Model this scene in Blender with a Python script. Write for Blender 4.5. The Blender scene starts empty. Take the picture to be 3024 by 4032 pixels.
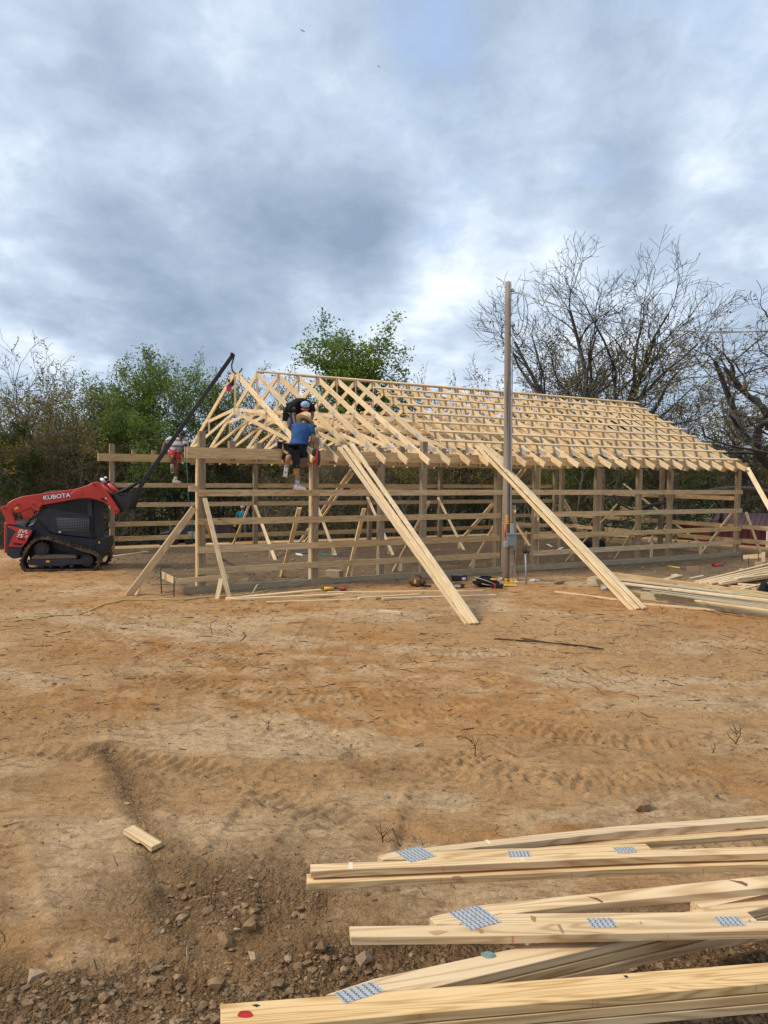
import bpy, bmesh, math, random
import numpy as np
from mathutils import Vector, Matrix
R = math.radians
random.seed(7)
rng = np.random.default_rng(7)
S = bpy.context.scene
COL = S.collection

# ------------------------------------------------------------ camera
FPX, PITCH, ROLL, EYE = 3111.7, 0.0484, 0.0127, 2.572
cam_d = bpy.data.cameras.new('camera'); cam = bpy.data.objects.new('camera', cam_d); COL.objects.link(cam)
S.camera = cam
cam_d.sensor_fit = 'VERTICAL'; cam_d.sensor_height = 36.0; cam_d.lens = 36.0*FPX/4032
cam_d.clip_start = 0.05; cam_d.clip_end = 2000
cam.matrix_world = (Matrix.Translation((0, 0, EYE)) @ Matrix.Rotation(math.pi/2-PITCH, 4, 'X') @ Matrix.Rotation(ROLL, 4, 'Z'))
S.render.resolution_x = 768; S.render.resolution_y = 1024

# ------------------------------------------------------------ light and sky
SUN_EL, SUN_AZ = R(44), R(-104)          # azimuth measured from +Y towards +X
sun_dir = Vector((math.sin(SUN_AZ)*math.cos(SUN_EL), math.cos(SUN_AZ)*math.cos(SUN_EL), math.sin(SUN_EL)))
sl = bpy.data.lights.new('sun', 'SUN'); sl.energy = 1.5; sl.angle = R(11); sl.color = (1.0, 0.89, 0.74)
so = bpy.data.objects.new('sun', sl); COL.objects.link(so)
so.rotation_euler = (-sun_dir).to_track_quat('-Z', 'Y').to_euler(); so.location = (-20, 10, 30)
S.view_settings.view_transform = 'Standard'; S.view_settings.look = 'None'
S.view_settings.exposure = 1.02; S.view_settings.gamma = 1.0; S.view_settings.use_curve_mapping = False
S.render.engine = 'CYCLES'

def ray(px, py):
    """world direction through a point of the photograph (3024 x 4032)"""
    v = Vector(((px-1512)/FPX, -(py-2016)/FPX, -1.0))
    return (cam.matrix_world.to_3x3() @ v)
CAMP = Vector((0, 0, EYE))
def onz(px, py, z=0.0):
    d = ray(px, py); k = (z-EYE)/d.z; return CAMP + d*k
def ony(px, py, y):
    d = ray(px, py); return CAMP + d*(y/d.y)
def pix(p):
    q = cam.matrix_world.inverted() @ Vector(p)
    return 1512+FPX*q.x/(-q.z), 2016-FPX*q.y/(-q.z)

class NT:
    def __init__(s, tree): s.t = tree; s.x = 0
    def n(s, typ, **kw):
        nd = s.t.nodes.new(typ); s.x += 40; nd.location = (s.x, 0)
        ins = kw.pop('ins', {})
        for k, v in kw.items(): setattr(nd, k, v)
        for k, v in ins.items():
            if hasattr(v, 'links'): s.t.links.new(v, nd.inputs[k])
            else: nd.inputs[k].default_value = v
        return nd
    def math(s, op, a, b=0.0, c=None, clamp=False):
        nd = s.n('ShaderNodeMath', operation=op, use_clamp=clamp)
        for i, v in enumerate([a, b] + ([c] if c is not None else [])):
            if hasattr(v, 'links'): s.t.links.new(v, nd.inputs[i])
            else: nd.inputs[i].default_value = v
        return nd.outputs[0]
    def vmath(s, op, a, b=None, out=0):
        nd = s.n('ShaderNodeVectorMath', operation=op)
        for i, v in enumerate([a, b]):
            if v is None: continue
            if hasattr(v, 'links'): s.t.links.new(v, nd.inputs[i])
            else: nd.inputs[i].default_value = v
        return nd.outputs[out]
    def scale(s, a, k):
        nd = s.n('ShaderNodeVectorMath', operation='SCALE'); s.t.links.new(a, nd.inputs[0])
        if hasattr(k, 'links'): s.t.links.new(k, nd.inputs['Scale'])
        else: nd.inputs['Scale'].default_value = k
        return nd.outputs[0]
    def noise(s, vec, scale, detail=4, rough=0.55, dist=0.0, out='Fac'):
        return s.n('ShaderNodeTexNoise', ins={'Vector': vec, 'Scale': scale, 'Detail': detail, 'Roughness': rough, 'Distortion': dist}).outputs[out]
    def ramp(s, fac, stops, interp='LINEAR'):
        nd = s.n('ShaderNodeValToRGB', ins={'Fac': fac}); cr = nd.color_ramp; cr.interpolation = interp
        while len(cr.elements) < len(stops): cr.elements.new(0.5)
        for e, (p, c) in zip(cr.elements, stops):
            e.position = p; e.color = (c if isinstance(c, tuple) else (c, c, c))[:3] + (1,)
        return nd.outputs[0]
    def mix(s, fac, a, b, mode='MIX'):
        nd = s.n('ShaderNodeMix', data_type='RGBA', blend_type=mode)
        for i, v in ((0, fac), (6, a), (7, b)):
            if hasattr(v, 'links'): s.t.links.new(v, nd.inputs[i])
            else: nd.inputs[i].default_value = v if i == 0 else tuple(v[:3])+(1,)
        return nd.outputs[2]
    def rng(s, v, a, b, c=0.0, d=1.0, smooth=False):
        nd = s.n('ShaderNodeMapRange', ins={'Value': v, 'From Min': a, 'From Max': b, 'To Min': c, 'To Max': d})
        if smooth: nd.interpolation_type = 'SMOOTHSTEP'
        return nd.outputs[0]

W = bpy.data.worlds.new('World'); S.world = W; W.use_nodes = True
W.node_tree.nodes.clear(); g = NT(W.node_tree)
sky = g.n('ShaderNodeTexSky', sky_type='NISHITA', sun_disc=False, sun_elevation=SUN_EL, sun_rotation=SUN_AZ, air_density=1.0, dust_density=1.5, ozone_density=1.5)
tc = g.n('ShaderNodeTexCoord').outputs['Generated']
sep = g.n('ShaderNodeSeparateXYZ', ins={0: tc})
zz = g.math('MAXIMUM', sep.outputs[2], 0.0)
den = g.math('ADD', zz, 0.30)
comb = g.n('ShaderNodeCombineXYZ', ins={0: g.math('DIVIDE', sep.outputs[0], den), 1: g.math('DIVIDE', sep.outputs[1], den), 2: 0.37})
P = comb.outputs[0]
P2 = g.vmath('MULTIPLY', P, (1.25, 1.0, 1.0))
def lobe(px, py, width):
    d = ray(px, py).normalized()
    dp = g.vmath('DOT_PRODUCT', g.vmath('NORMALIZE', tc), tuple(d), out=1)
    return g.math('EXPONENT', g.math('MULTIPLY', g.math('SUBTRACT', 1.0, dp), -1.0/(1-math.cos(R(width)))))
def addlobes(base, ls):
    for (px, py, w, a) in ls:
        base = g.math('ADD', base, g.math('MULTIPLY', lobe(px, py, w), a))
    return base
# thickness of the cloud (0 white .. 1 dark grey), coverage (0 blue .. 1 cloud)
n1 = g.noise(P2, 1.25, 5, 0.50, 0.25)
n1b = g.noise(P2, 4.2, 8, 0.54, 0.15)
n2 = g.noise(g.vmath('ADD', P2, (7.3, 2.1, 4.0)), 1.5, 8, 0.60, 0.3)
n1c = g.noise(P2, 11.0, 7, 0.60, 0.5)
thick = g.math('ADD', g.math('ADD', g.math('MULTIPLY', n1, 0.66), g.math('MULTIPLY', n1b, 0.36)), g.math('MULTIPLY', g.math('SUBTRACT', n1c, 0.35), 0.17))
thick = addlobes(thick, [(1050, 900, 7.5, 0.25), (1500, 900, 4.2, 0.19), (1400, 1020, 3, .08), (420, 1010, 7, 0.15), (250, 330, 5, 0.09), (2350, 500, 9, 0.07), (2750, 900, 5, 0.04),
                         (700, 620, 3.5, -0.10), (60, 700, 4, -0.07), (1400, 640, 4, -0.06), (1780, 1110, 3, -0.07), (1500, 1200, 5, -.05), (2500, 1250, 7, -.05), (400, 1350, 7, -.06), (1200, 1150, 3, -0.10), (2780, 740, 3, -0.10), (1000, 300, 6, -0.08),
                         (1760, 780, 2.5, -0.06), (2600, 200, 5, -0.03), (300, 1300, 5, -0.08), (80, 250, 4, -0.05)])
cover = addlobes(n2, [(1680, 130, 3.6, -0.12), (1720, 930, 2.6, -0.13), (2350, 640, 3.2, -0.12), (1000, 900, 8, 0.2), (350, 900, 8, 0.15), (2500, 300, 7, 0.10), (1450, 450, 3, -0.10)])
cov = g.rng(cover, 0.27, 0.52, 0.0, 1.0, smooth=True)
ccol = g.ramp(thick, [(0.40, (0.86, 0.91, 0.97)), (0.475, (0.66, 0.75, 0.86)), (0.55, (0.50, 0.60, 0.73)), (0.66, (0.365, 0.455, 0.58)), (0.82, (0.25, 0.33, 0.445))])
SKYK = 10.0*0.60
ccol10 = g.scale(ccol, SKYK)
blue = g.scale(g.mix(0.75, g.scale(sky.outputs[0], 0.11), (0.42, 0.57, 0.86)), SKYK)
mixed = g.mix(cov, blue, ccol10)
bg = g.n('ShaderNodeBackground', ins={'Color': mixed, 'Strength': 0.1})
wo = g.n('ShaderNodeOutputWorld', ins={'Surface': bg.outputs[0]})

# ------------------------------------------------------------ helpers
WM = {}
def link(o, parent=None, M=None):
    COL.objects.link(o)
    M = Matrix.Identity(4) if M is None else M
    if parent is not None:
        o.parent = parent; o.matrix_basis = WM[parent.name].inverted() @ M
    else: o.matrix_basis = M
    WM[o.name] = M.copy()
    return o
def tag(o, label=None, cat=None, group=None, kind=None):
    if label: o['label'] = label
    if cat: o['category'] = cat
    if group: o['group'] = group
    if kind: o['kind'] = kind
    return o
def empty(name, loc, label, cat, group=None, parent=None, rz=0):
    o = bpy.data.objects.new(name, None); o.empty_display_size = 0.2
    link(o, parent, Matrix.Translation(loc) @ Matrix.Rotation(rz, 4, 'Z'))
    return tag(o, label, cat, group)
def mesh_np(name, V, F, mats, smooth=False, mi=None, uniform=4):
    """V (n,3), F (m,uniform) numpy -> mesh, fast path"""
    me = bpy.data.meshes.new(name)
    V = np.ascontiguousarray(V, dtype=np.float32); F = np.ascontiguousarray(F, dtype=np.int32)
    k = F.shape[1]
    me.vertices.add(len(V)); me.vertices.foreach_set('co', V.ravel())
    me.loops.add(F.size); me.loops.foreach_set('vertex_index', F.ravel())
    me.polygons.add(len(F)); me.polygons.foreach_set('loop_start', np.arange(0, F.size, k, dtype=np.int32))
    try: me.polygons.foreach_set('loop_total', np.full(len(F), k, dtype=np.int32))
    except Exception: pass
    for m in (mats if isinstance(mats, (list, tuple)) else [mats]): me.materials.append(m)
    if mi is not None: me.polygons.foreach_set('material_index', np.ascontiguousarray(mi, dtype=np.int32))
    me.polygons.foreach_set('use_smooth', np.full(len(F), smooth, dtype=bool))
    me.update(calc_edges=True); me.validate()
    return me
def bm_obj(name, bm, mats, parent=None, M=None, smooth=False):
    bmesh.ops.recalc_face_normals(bm, faces=bm.faces)
    me = bpy.data.meshes.new(name); bm.to_mesh(me); bm.free()
    for m in (mats if isinstance(mats, (list, tuple)) else [mats]): me.materials.append(m)
    if smooth:
        me.polygons.foreach_set('use_smooth', [True]*len(me.polygons))
    return link(bpy.data.objects.new(name, me), parent, M)
def frame(A, B, up=Vector((0, 0, 1))):
    A, B = Vector(A), Vector(B); x = (B-A).normalized(); up = Vector(up)
    y = up.cross(x)
    if y.length < 1e-5: y = Vector((0, 1, 0)).cross(x)
    y.normalize(); z = x.cross(y)
    M = Matrix((x, y, z)).transposed().to_4x4(); M.translation = A
    return M, (B-A).length
def bm_box(bm, lo, hi, mi=0, M=None):
    r = bmesh.ops.create_cube(bm, size=1.0); vs = r['verts']
    lo, hi = Vector(lo), Vector(hi)
    for v in vs:
        v.co = Vector(((lo.x+hi.x)/2+v.co.x*(hi.x-lo.x), (lo.y+hi.y)/2+v.co.y*(hi.y-lo.y), (lo.z+hi.z)/2+v.co.z*(hi.z-lo.z)))
        if M is not None: v.co = M @ v.co
    fs = {f for v in vs for f in v.link_faces}
    for f in fs: f.material_index = mi
    return vs
def bm_cyl(bm, A, B, r1, r2=None, seg=12, mi=0, caps=True):
    r2 = r1 if r2 is None else r2
    M, L = frame(A, B, (0.01, 0.02, 1) if abs((Vector(B)-Vector(A)).normalized().z) < .99 else (1, 0, 0))
    a, b = [], []
    for i in range(seg):
        t = 2*math.pi*i/seg
        a.append(bm.verts.new(M @ Vector((0, r1*math.cos(t), r1*math.sin(t)))))
        b.append(bm.verts.new(M @ Vector((L, r2*math.cos(t), r2*math.sin(t)))))
    for i in range(seg):
        f = bm.faces.new((a[i], a[(i+1) % seg], b[(i+1) % seg], b[i])); f.material_index = mi; f.smooth = True
    if caps:
        bm.faces.new(a[::-1]).material_index = mi; bm.faces.new(b).material_index = mi
def bm_tube(bm, pts, r, seg=6, mi=0):
    pts = [Vector(p) for p in pts]; rings = []
    rr = r if isinstance(r, (list, tuple)) else [r]*len(pts)
    ref = Vector((0.13, 0.21, 1)).normalized()
    for i, p in enumerate(pts):
        t = (pts[min(i+1, len(pts)-1)]-pts[max(i-1, 0)]).normalized()
        n = t.cross(ref)
        if n.length < .05: n = t.cross(Vector((1, 0, 0)))
        n.normalize(); b = t.cross(n)
        rings.append([bm.verts.new(p+(n*math.cos(2*math.pi*k/seg)+b*math.sin(2*math.pi*k/seg))*rr[i]) for k in range(seg)])
    for a, b in zip(rings[:-1], rings[1:]):
        for k in range(seg):
            f = bm.faces.new((a[k], a[(k+1) % seg], b[(k+1) % seg], b[k])); f.material_index = mi; f.smooth = True
    bm.faces.new(rings[0][::-1]).material_index = mi; bm.faces.new(rings[-1]).material_index = mi
def bm_prism(bm, poly, y0, y1, mi=0, M=None):
    """polygon in x,z extruded along y"""
    a = [bm.verts.new((p[0], y0, p[1])) for p in poly]; b = [bm.verts.new((p[0], y1, p[1])) for p in poly]
    if M is not None:
        for v in a+b: v.co = M @ v.co
    n = len(poly)
    fs = [bm.faces.new(a), bm.faces.new(b[::-1])]
    for i in range(n): fs.append(bm.faces.new((a[i], b[i], b[(i+1) % n], a[(i+1) % n])))
    for f in fs: f.material_index = mi
    return a+b
def bm_bevel(bm, w, seg=1):
    bmesh.ops.recalc_face_normals(bm, faces=bm.faces)
    es = [e for e in bm.edges if len(e.link_faces) == 2 and e.calc_face_angle(0) > 0.5]
    bmesh.ops.bevel(bm, geom=es, offset=w, segments=seg, affect='EDGES', profile=0.5)
def bm_blob(bm, c, r, sub=2, mi=0, jitter=0.0, seed=0, M=None):
    q = bmesh.ops.create_icosphere(bm, subdivisions=sub, radius=1.0)['verts']; rr = random.Random(seed)
    ph = [rr.uniform(0, 6) for _ in range(6)]
    for v in q:
        d = v.co.copy()
        k = 1+jitter*(math.sin(d.x*3+ph[0])*math.sin(d.y*3.3+ph[1])+.5*math.sin(d.z*5+ph[2]+d.x*4))
        v.co = Vector((d.x*r[0]*k, d.y*r[1]*k, d.z*r[2]*k))
        if M is not None: v.co = M @ v.co
        v.co += Vector(c)
    for f in {f for v in q for f in v.link_faces}: f.material_index = mi; f.smooth = True
    return q
def board(name, A, B, w, th, mat, parent=None, up=(0, 0, 1), bev=0.0, ext=0.0):
    """a board from A to B (centre line); w lies across, th along up"""
    M, L = frame(A, B, Vector(up))
    if bev > 0:
        bm = bmesh.new(); bm_box(bm, (0, -w/2, -th/2), (L, w/2, th/2)); bm_bevel(bm, bev)
        return bm_obj(name, bm, mat, parent, M)
    x0, x1, y, z = 0, L, w/2, th/2
    V = [(x0, -y, -z), (x1, -y, -z), (x1, y, -z), (x0, y, -z), (x0, -y, z), (x1, -y, z), (x1, y, z), (x0, y, z)]
    F = [(0, 3, 2, 1), (4, 5, 6, 7), (0, 1, 5, 4), (1, 2, 6, 5), (2, 3, 7, 6), (3, 0, 4, 7)]
    me = bpy.data.meshes.new(name); me.from_pydata(V, [], F); me.materials.append(mat)
    return link(bpy.data.objects.new(name, me), parent, M)

# batch tubes: P (N,k,3), Rr (N,k)
def tubes(P, Rr, sides):
    N, k, _ = P.shape
    T = np.empty_like(P); T[:, 1:-1] = P[:, 2:]-P[:, :-2]; T[:, 0] = P[:, 1]-P[:, 0]; T[:, -1] = P[:, -1]-P[:, -2]
    T /= np.linalg.norm(T, axis=2, keepdims=True)+1e-9
    ref = np.zeros_like(P); main = P[:, -1]-P[:, 0]
    vert = np.abs(main[:, 2]) > 0.8*np.linalg.norm(main, axis=1)
    ref[vert] = (1, 0.1, 0.05); ref[~vert] = (0.07, 0.1, 1)
    n = np.cross(T, ref); n /= np.linalg.norm(n, axis=2, keepdims=True)+1e-9
    b = np.cross(T, n)
    a = np.arange(sides)*2*np.pi/sides
    V = P[:, :, None, :]+Rr[:, :, None, None]*(n[:, :, None, :]*np.cos(a)[None, None, :, None]+b[:, :, None, :]*np.sin(a)[None, None, :, None])
    base = (np.arange(N)*k*sides)[:, None, None]+(np.arange(k-1)*sides)[None, :, None]
    j = np.arange(sides)[None, None, :]; j2 = (j+1) % sides
    F = np.stack([base+j, base+j2, base+sides+j2, base+sides+j], axis=-1)
    return V.reshape(-1, 3), F.reshape(-1, 4)
class Acc:
    def __init__(s): s.V = []; s.F = []; s.M = []; s.n = 0
    def add(s, V, F, mi=0):
        s.V.append(V); s.F.append(F+s.n); s.M.append(np.full(len(F), mi)); s.n += len(V)
    def mesh(s, name, mats, smooth=False):
        return mesh_np(name, np.concatenate(s.V), np.concatenate(s.F), mats, smooth, np.concatenate(s.M))
def leaves(C, size, rg, flat=0.0):
    """rhombus leaves around centres C (n,3)"""
    n = len(C); a = rg.normal(size=(n, 3)); a /= np.linalg.norm(a, axis=1, keepdims=True)
    b = rg.normal(size=(n, 3)); b -= a*(a*b).sum(1, keepdims=True); b /= np.linalg.norm(b, axis=1, keepdims=True)
    s = size*rg.uniform(.6, 1.3, (n, 1))
    V = np.stack([C-a*s, C-b*s*.5, C+a*s, C+b*s*.5], axis=1).reshape(-1, 3)
    return V, np.arange(4*n).reshape(-1, 4)
def hash2(ix, iy, seed):
    h = (ix.astype(np.int64)*374761393+iy.astype(np.int64)*668265263+seed*1442695041) & 0xFFFFFFFF
    h = ((h ^ (h >> 13))*1274126177) & 0xFFFFFFFF
    h = h ^ (h >> 16)
    return (h & 0xFFFF)/65535.0
def vnoise(x, y, seed=0):
    ix, iy = np.floor(x), np.floor(y); fx, fy = x-ix, y-iy
    fx = fx*fx*fx*(fx*(fx*6-15)+10); fy = fy*fy*fy*(fy*(fy*6-15)+10)
    a, b, c, d = hash2(ix, iy, seed), hash2(ix+1, iy, seed), hash2(ix, iy+1, seed), hash2(ix+1, iy+1, seed)
    return (a*(1-fx)+b*fx)*(1-fy)+(c*(1-fx)+d*fx)*fy
def fbm(x, y, sc, oc, seed=0, g_=0.5):
    s = 0; a = 1; t = 0
    for i in range(oc):
        c_, s_ = math.cos(i*1.1+.3), math.sin(i*1.1+.3)
        s = s+a*vnoise((x*c_-y*s_)*sc+i*17.3, (x*s_+y*c_)*sc-i*9.1, seed+i); t += a; a *= g_; sc *= 2.03
    return s/t
def sstep(a, b, x):
    t = np.clip((x-a)/(b-a), 0, 1); return t*t*(3-2*t)

# ------------------------------------------------------------ materials
def mat(name, build):
    m = bpy.data.materials.new(name); m.use_nodes = True; m.node_tree.nodes.clear(); g = NT(m.node_tree)
    out = g.n('ShaderNodeOutputMaterial'); bs = g.n('ShaderNodeBsdfPrincipled')
    m.node_tree.links.new(bs.outputs[0], out.inputs[0]); build(g, bs, m.node_tree.links); return m
def plain(name, col, rough=0.6, metal=0.0, var=0.12, bump=0.15, scale=14, coat=0.0, dirt=0.0, dirtcol=(.22, .14, .08)):
    def b(g, bs, L):
        tcn = g.n('ShaderNodeTexCoord').outputs['Object']
        n = g.noise(tcn, scale, 5, .6)
        c = g.mix(g.rng(n, .3, .7), tuple(x*(1-var) for x in col), tuple(min(1, x*(1+var)) for x in col))
        if dirt > 0:
            n2 = g.noise(tcn, scale*.25, 6, .65)
            c = g.mix(g.math('MULTIPLY', g.rng(n2, .42, .72), dirt), c, dirtcol)
        L.new(c, bs.inputs['Base Color'])
        L.new(g.rng(n, .2, .8, rough-.08, min(1, rough+.1)), bs.inputs['Roughness'])
        bs.inputs['Metallic'].default_value = metal
        if rough > .75: bs.inputs['Specular IOR Level'].default_value = .12
        if coat: bs.inputs['Coat Weight'].default_value = coat
        if bump:
            L.new(g.n('ShaderNodeBump', ins={'Height': n, 'Strength': bump, 'Distance': 0.01}).outputs[0], bs.inputs['Normal'])
    return mat(name, b)
def wood(name, light, dark, contrast=1.0, rough=0.72, knots=0.6, grey=0.0, fine=1.0, varamt=.16):
    def b(g, bs, L):
        tcn = g.n('ShaderNodeTexCoord').outputs['Object']
        rnd = g.n('ShaderNodeObjectInfo').outputs['Random']
        offn = g.n('ShaderNodeCombineXYZ', ins={0: g.math('MULTIPLY', rnd, 91.0), 1: g.math('MULTIPLY', rnd, 7.3), 2: g.math('MULTIPLY', rnd, 5.1)}).outputs[0]
        p = g.vmath('ADD', tcn, offn)
        pl = g.vmath('MULTIPLY', p, (0.55, 7.0, 7.0))
        big = g.noise(pl, 1.0, 2, .45, 0.6)
        rings = g.math('SINE', g.math('MULTIPLY', big, 62.0*fine))
        rings = g.rng(rings, -1, 1, 0, 1)
        fib = g.noise(g.vmath('MULTIPLY', p, (6.0, 160.0, 160.0)), 1.0, 3, .6)
        blot = g.noise(g.vmath('MULTIPLY', p, (1.2, 3.0, 3.0)), 1.0, 3, .5)
        f = g.math('ADD', g.math('MULTIPLY', g.math('POWER', rings, 2.0), .45), g.math('ADD', g.math('MULTIPLY', fib, .28), g.math('MULTIPLY', blot, .42)))
        f = g.rng(f, 0.28, 0.95, 0, contrast)
        c = g.mix(f, light, dark)
        # knots
        vo = g.n('ShaderNodeTexVoronoi', ins={'Vector': g.vmath('MULTIPLY', p, (2.3, 6.5, 6.5)), 'Scale': 1.0})
        kd = vo.outputs['Distance']; kr = g.n('ShaderNodeSeparateColor', ins={0: vo.outputs['Color']}).outputs[0]
        kk = g.math('MULTIPLY', g.rng(kd, 0.05, 0.16, 1, 0), g.math('GREATER_THAN', kr, 0.62))
        c = g.mix(g.math('MULTIPLY', kk, knots), c, tuple(x*.32 for x in dark))
        hv = g.n('ShaderNodeHueSaturation', ins={'Saturation': g.rng(rnd, 0, 1, .86, 1.06), 'Value': g.rng(g.math('FRACT', g.math('MULTIPLY', rnd, 7.77)), 0, 1, 1-varamt, 1+varamt*.7), 'Color': c})
        L.new(hv.outputs[0], bs.inputs['Base Color'])
        bs.inputs['Roughness'].default_value = rough
        bs.inputs['Specular IOR Level'].default_value = 0.3
        L.new(g.n('ShaderNodeBump', ins={'Height': f, 'Strength': 0.25, 'Distance': 0.002}).outputs[0], bs.inputs['Normal'])
    return mat(name, b)
PINE = wood('fresh_pine', (.80, .605, .355), (.57, .375, .175), .95, knots=.9)
PINE2 = wood('fresh_pine_foreground', (.74, .52, .268), (.46, .265, .10), 1.05, rough=.62, knots=.6, fine=1.25, varamt=.07)
GIRT = wood('treated_pine', (.66, .465, .235), (.39, .24, .10), .95, knots=.75, varamt=.12)
POST = wood('treated_post', (.35, .255, .15), (.175, .12, .066), .95, knots=.5)
GREYW = wood('weathered_treated_board', (.40, .31, .175), (.25, .185, .10), .9, knots=.4)
BEAM = wood('greenish_treated_beam', (.50, .42, .27), (.30, .235, .135), .8, knots=.4)
STEEL = plain('galvanised_steel', (.44, .45, .45), .5, .25, .15, .1, 40)
SLOT = plain('plate_slot', (.06, .06, .06), .7)
RED = plain('red_paint', (.50, .028, .018), .42, 0, .12, .03, 4, coat=.2, dirt=.18)
NAVY = plain('dark_blue_grey_paint', (.014, .019, .030), .5, 0, .2, .05, 5, dirt=.25, dirtcol=(.12, .085, .055))
BLACKP = plain('black_paint', (.010, .011, .014), .6, 0, .2, .05, 8, dirt=.12)
RUBBER = plain('track_rubber', (.035, .033, .03), .85, 0, .3, .5, 20, dirt=.9)
WHITE = plain('white_decal', (.8, .8, .78), .5, var=.03, bump=0)
DECALK = plain('black_decal', (.01, .01, .01), .5, var=.03, bump=0)
YELLOW = plain('yellow_plastic', (.80, .47, .03), .5, var=.06, bump=.02)
GREYMET = plain('grey_enclosure', (.20, .235, .25), .5, .1, .08, .05, 10)
BLACKF = plain('black_fabric', (.018, .018, .02), .85, 0, .3, .4, 30)
BROWNL = plain('brown_leather', (.10, .05, .032), .75, 0, .3, .3, 20)
REDP = plain('red_plastic', (.50, .02, .03), .4, 0, .1, .02, 10)
SKIN = plain('tanned_skin', (.36, .19, .12), .55, 0, .06, .05, 20)
SKIND = plain('brown_skin', (.17, .078, .05), .55, 0, .06, .05, 20)
BLUES = plain('blue_shirt', (.035, .085, .22), .85, 0, .14, .35, 9)
BLKS = plain('black_shirt', (.014, .015, .019), .85, 0, .25, .35, 9)
GREYJ = plain('grey_blue_trousers', (.12, .15, .19), .85, 0, .15, .35, 9)
TEAL = plain('teal_shirt', (.03, .24, .30), .85, 0, .15, .3, 9)
HAIR = plain('black_hair', (.008, .007, .007), .6, 0, .3, .5, 40)
SHOEW = plain('white_shoe', (.72, .68, .63), .6, 0, .06, .05, 15)
SOCK = plain('grey_sock', (.42, .42, .44), .85, 0, .06, .3, 30)
STRAW = plain('straw_hat', (.58, .46, .28), .8, 0, .2, .6, 60)
CLAYSH = plain('tan_shoe', (.60, .45, .36), .6, 0, .1, .1, 15)
TEALR = plain('teal_rope', (.02, .20, .19), .6, 0, .1, .1, 15)
CORD = plain('yellow_cord', (.52, .36, .12), .6, 0, .1, .1, 15)
ORANGE = plain('orange_flagging', (.85, .16, .03), .5, 0, .05, 0)
PVCG = plain('grey_pipe', (.30, .32, .34), .45, .2, .08, .05, 12)
CABLE = plain('black_cable', (.012, .012, .013), .5, 0, .1, 0)
ALU = plain('bare_aluminium_cable', (.35, .36, .37), .45, .7, .1, 0)
RUST = plain('dark_rusty_steel', (.045, .03, .025), .75, .2, .2, .3, 30)
MAROON = plain('maroon_metal_wall', (.10, .016, .016), .5, .1, .1, .02, 3, dirt=.1)
MAROONR = plain('maroon_metal_roof', (.085, .028, .030), .5, .1, .1, .02, 3, dirt=.1)
TYRE = plain('tyre_rubber', (.02, .02, .02), .85)
def _clear(g, bs, L):
    bs.inputs['Base Color'].default_value = (.85, .9, .92, 1); bs.inputs['Roughness'].default_value = .15
    bs.inputs['Transmission Weight'].default_value = .6; bs.inputs['IOR'].default_value = 1.3
CLEAR = mat('clear_plastic', _clear)
def _strip(g, bs, L):
    tcn = g.n('ShaderNodeTexCoord').outputs['Object']
    z = g.n('ShaderNodeSeparateXYZ', ins={0: tcn}).outputs[2]
    n = g.noise(tcn, 3, 3)
    v = g.math('FRACT', g.math('ADD', g.math('MULTIPLY', z, 5.2), g.math('MULTIPLY', n, .35)))
    c = g.ramp(v, [(0, (.50, .48, .52)), (.40, (.47, .45, .50)), (.46, (.19, .14, .12)), (.72, (.20, .15, .13)), (.78, (.50, .48, .52))])
    L.new(c, bs.inputs['Base Color']); bs.inputs['Roughness'].default_value = .85
STRIPE = mat('striped_shirt_cloth', _strip)
def bark(name, c1, c2, sc=6):
    def b(g, bs, L):
        tcn = g.n('ShaderNodeTexCoord').outputs['Object']
        n = g.noise(g.vmath('MULTIPLY', tcn, (1, 1, .25)), sc, 6, .65)
        L.new(g.ramp(n, [(.3, c1), (.7, c2)]), bs.inputs['Base Color']); bs.inputs['Roughness'].default_value = .9
        L.new(g.n('ShaderNodeBump', ins={'Height': n, 'Strength': .6, 'Distance': .03}).outputs[0], bs.inputs['Normal'])
    return mat(name, b)
BARK = bark('oak_bark', (.030, .026, .023), (.105, .093, .082))
BARKG = bark('grey_bark', (.05, .044, .038), (.155, .135, .115))
def leafm(name, c1, c2, tr=.35):
    m = bpy.data.materials.new(name); m.use_nodes = True; m.node_tree.nodes.clear(); g = NT(m.node_tree)
    geo = g.n('ShaderNodeNewGeometry'); ob = g.n('ShaderNodeObjectInfo').outputs['Random']
    pos = g.n('ShaderNodeTexCoord').outputs['Object']
    n = g.noise(g.vmath('ADD', pos, g.n('ShaderNodeCombineXYZ', ins={0: g.math('MULTIPLY', ob, 30.)}).outputs[0]), .9, 4, .6)
    n2 = g.n('ShaderNodeTexWhiteNoise', ins={'Vector': g.vmath('SNAP', pos, (.08, .08, .08))}).outputs['Value']
    f = g.math('ADD', g.math('MULTIPLY', g.rng(n, .3, .7), .65), g.math('MULTIPLY', n2, .35))
    c = g.mix(f, c1, c2)
    hv = g.n('ShaderNodeHueSaturation', ins={'Hue': g.rng(ob, 0, 1, .485, .515), 'Value': g.rng(ob, 0, 1, .8, 1.2), 'Color': c}).outputs[0]
    d = g.n('ShaderNodeBsdfDiffuse', ins={'Color': hv}); t = g.n('ShaderNodeBsdfTranslucent', ins={'Color': hv})
    mx = g.n('ShaderNodeMixShader', ins={0: tr, 1: d.outputs[0], 2: t.outputs[0]})
    g.n('ShaderNodeOutputMaterial', ins={0: mx.outputs[0]})
    return m
LGREEN = leafm('spring_green_leaves', (.10, .155, .028), (.23, .30, .065), .45)
LOLIVE = leafm('olive_young_leaves', (.16, .15, .028), (.33, .28, .06), .45)
LBUD = leafm('brown_green_buds', (.17, .145, .06), (.31, .26, .12))
LDARK = leafm('dark_green_leaves', (.028, .055, .015), (.085, .115, .03))
LBRUSH = leafm('brush_leaves', (.08, .082, .025), (.20, .165, .06))
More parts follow.
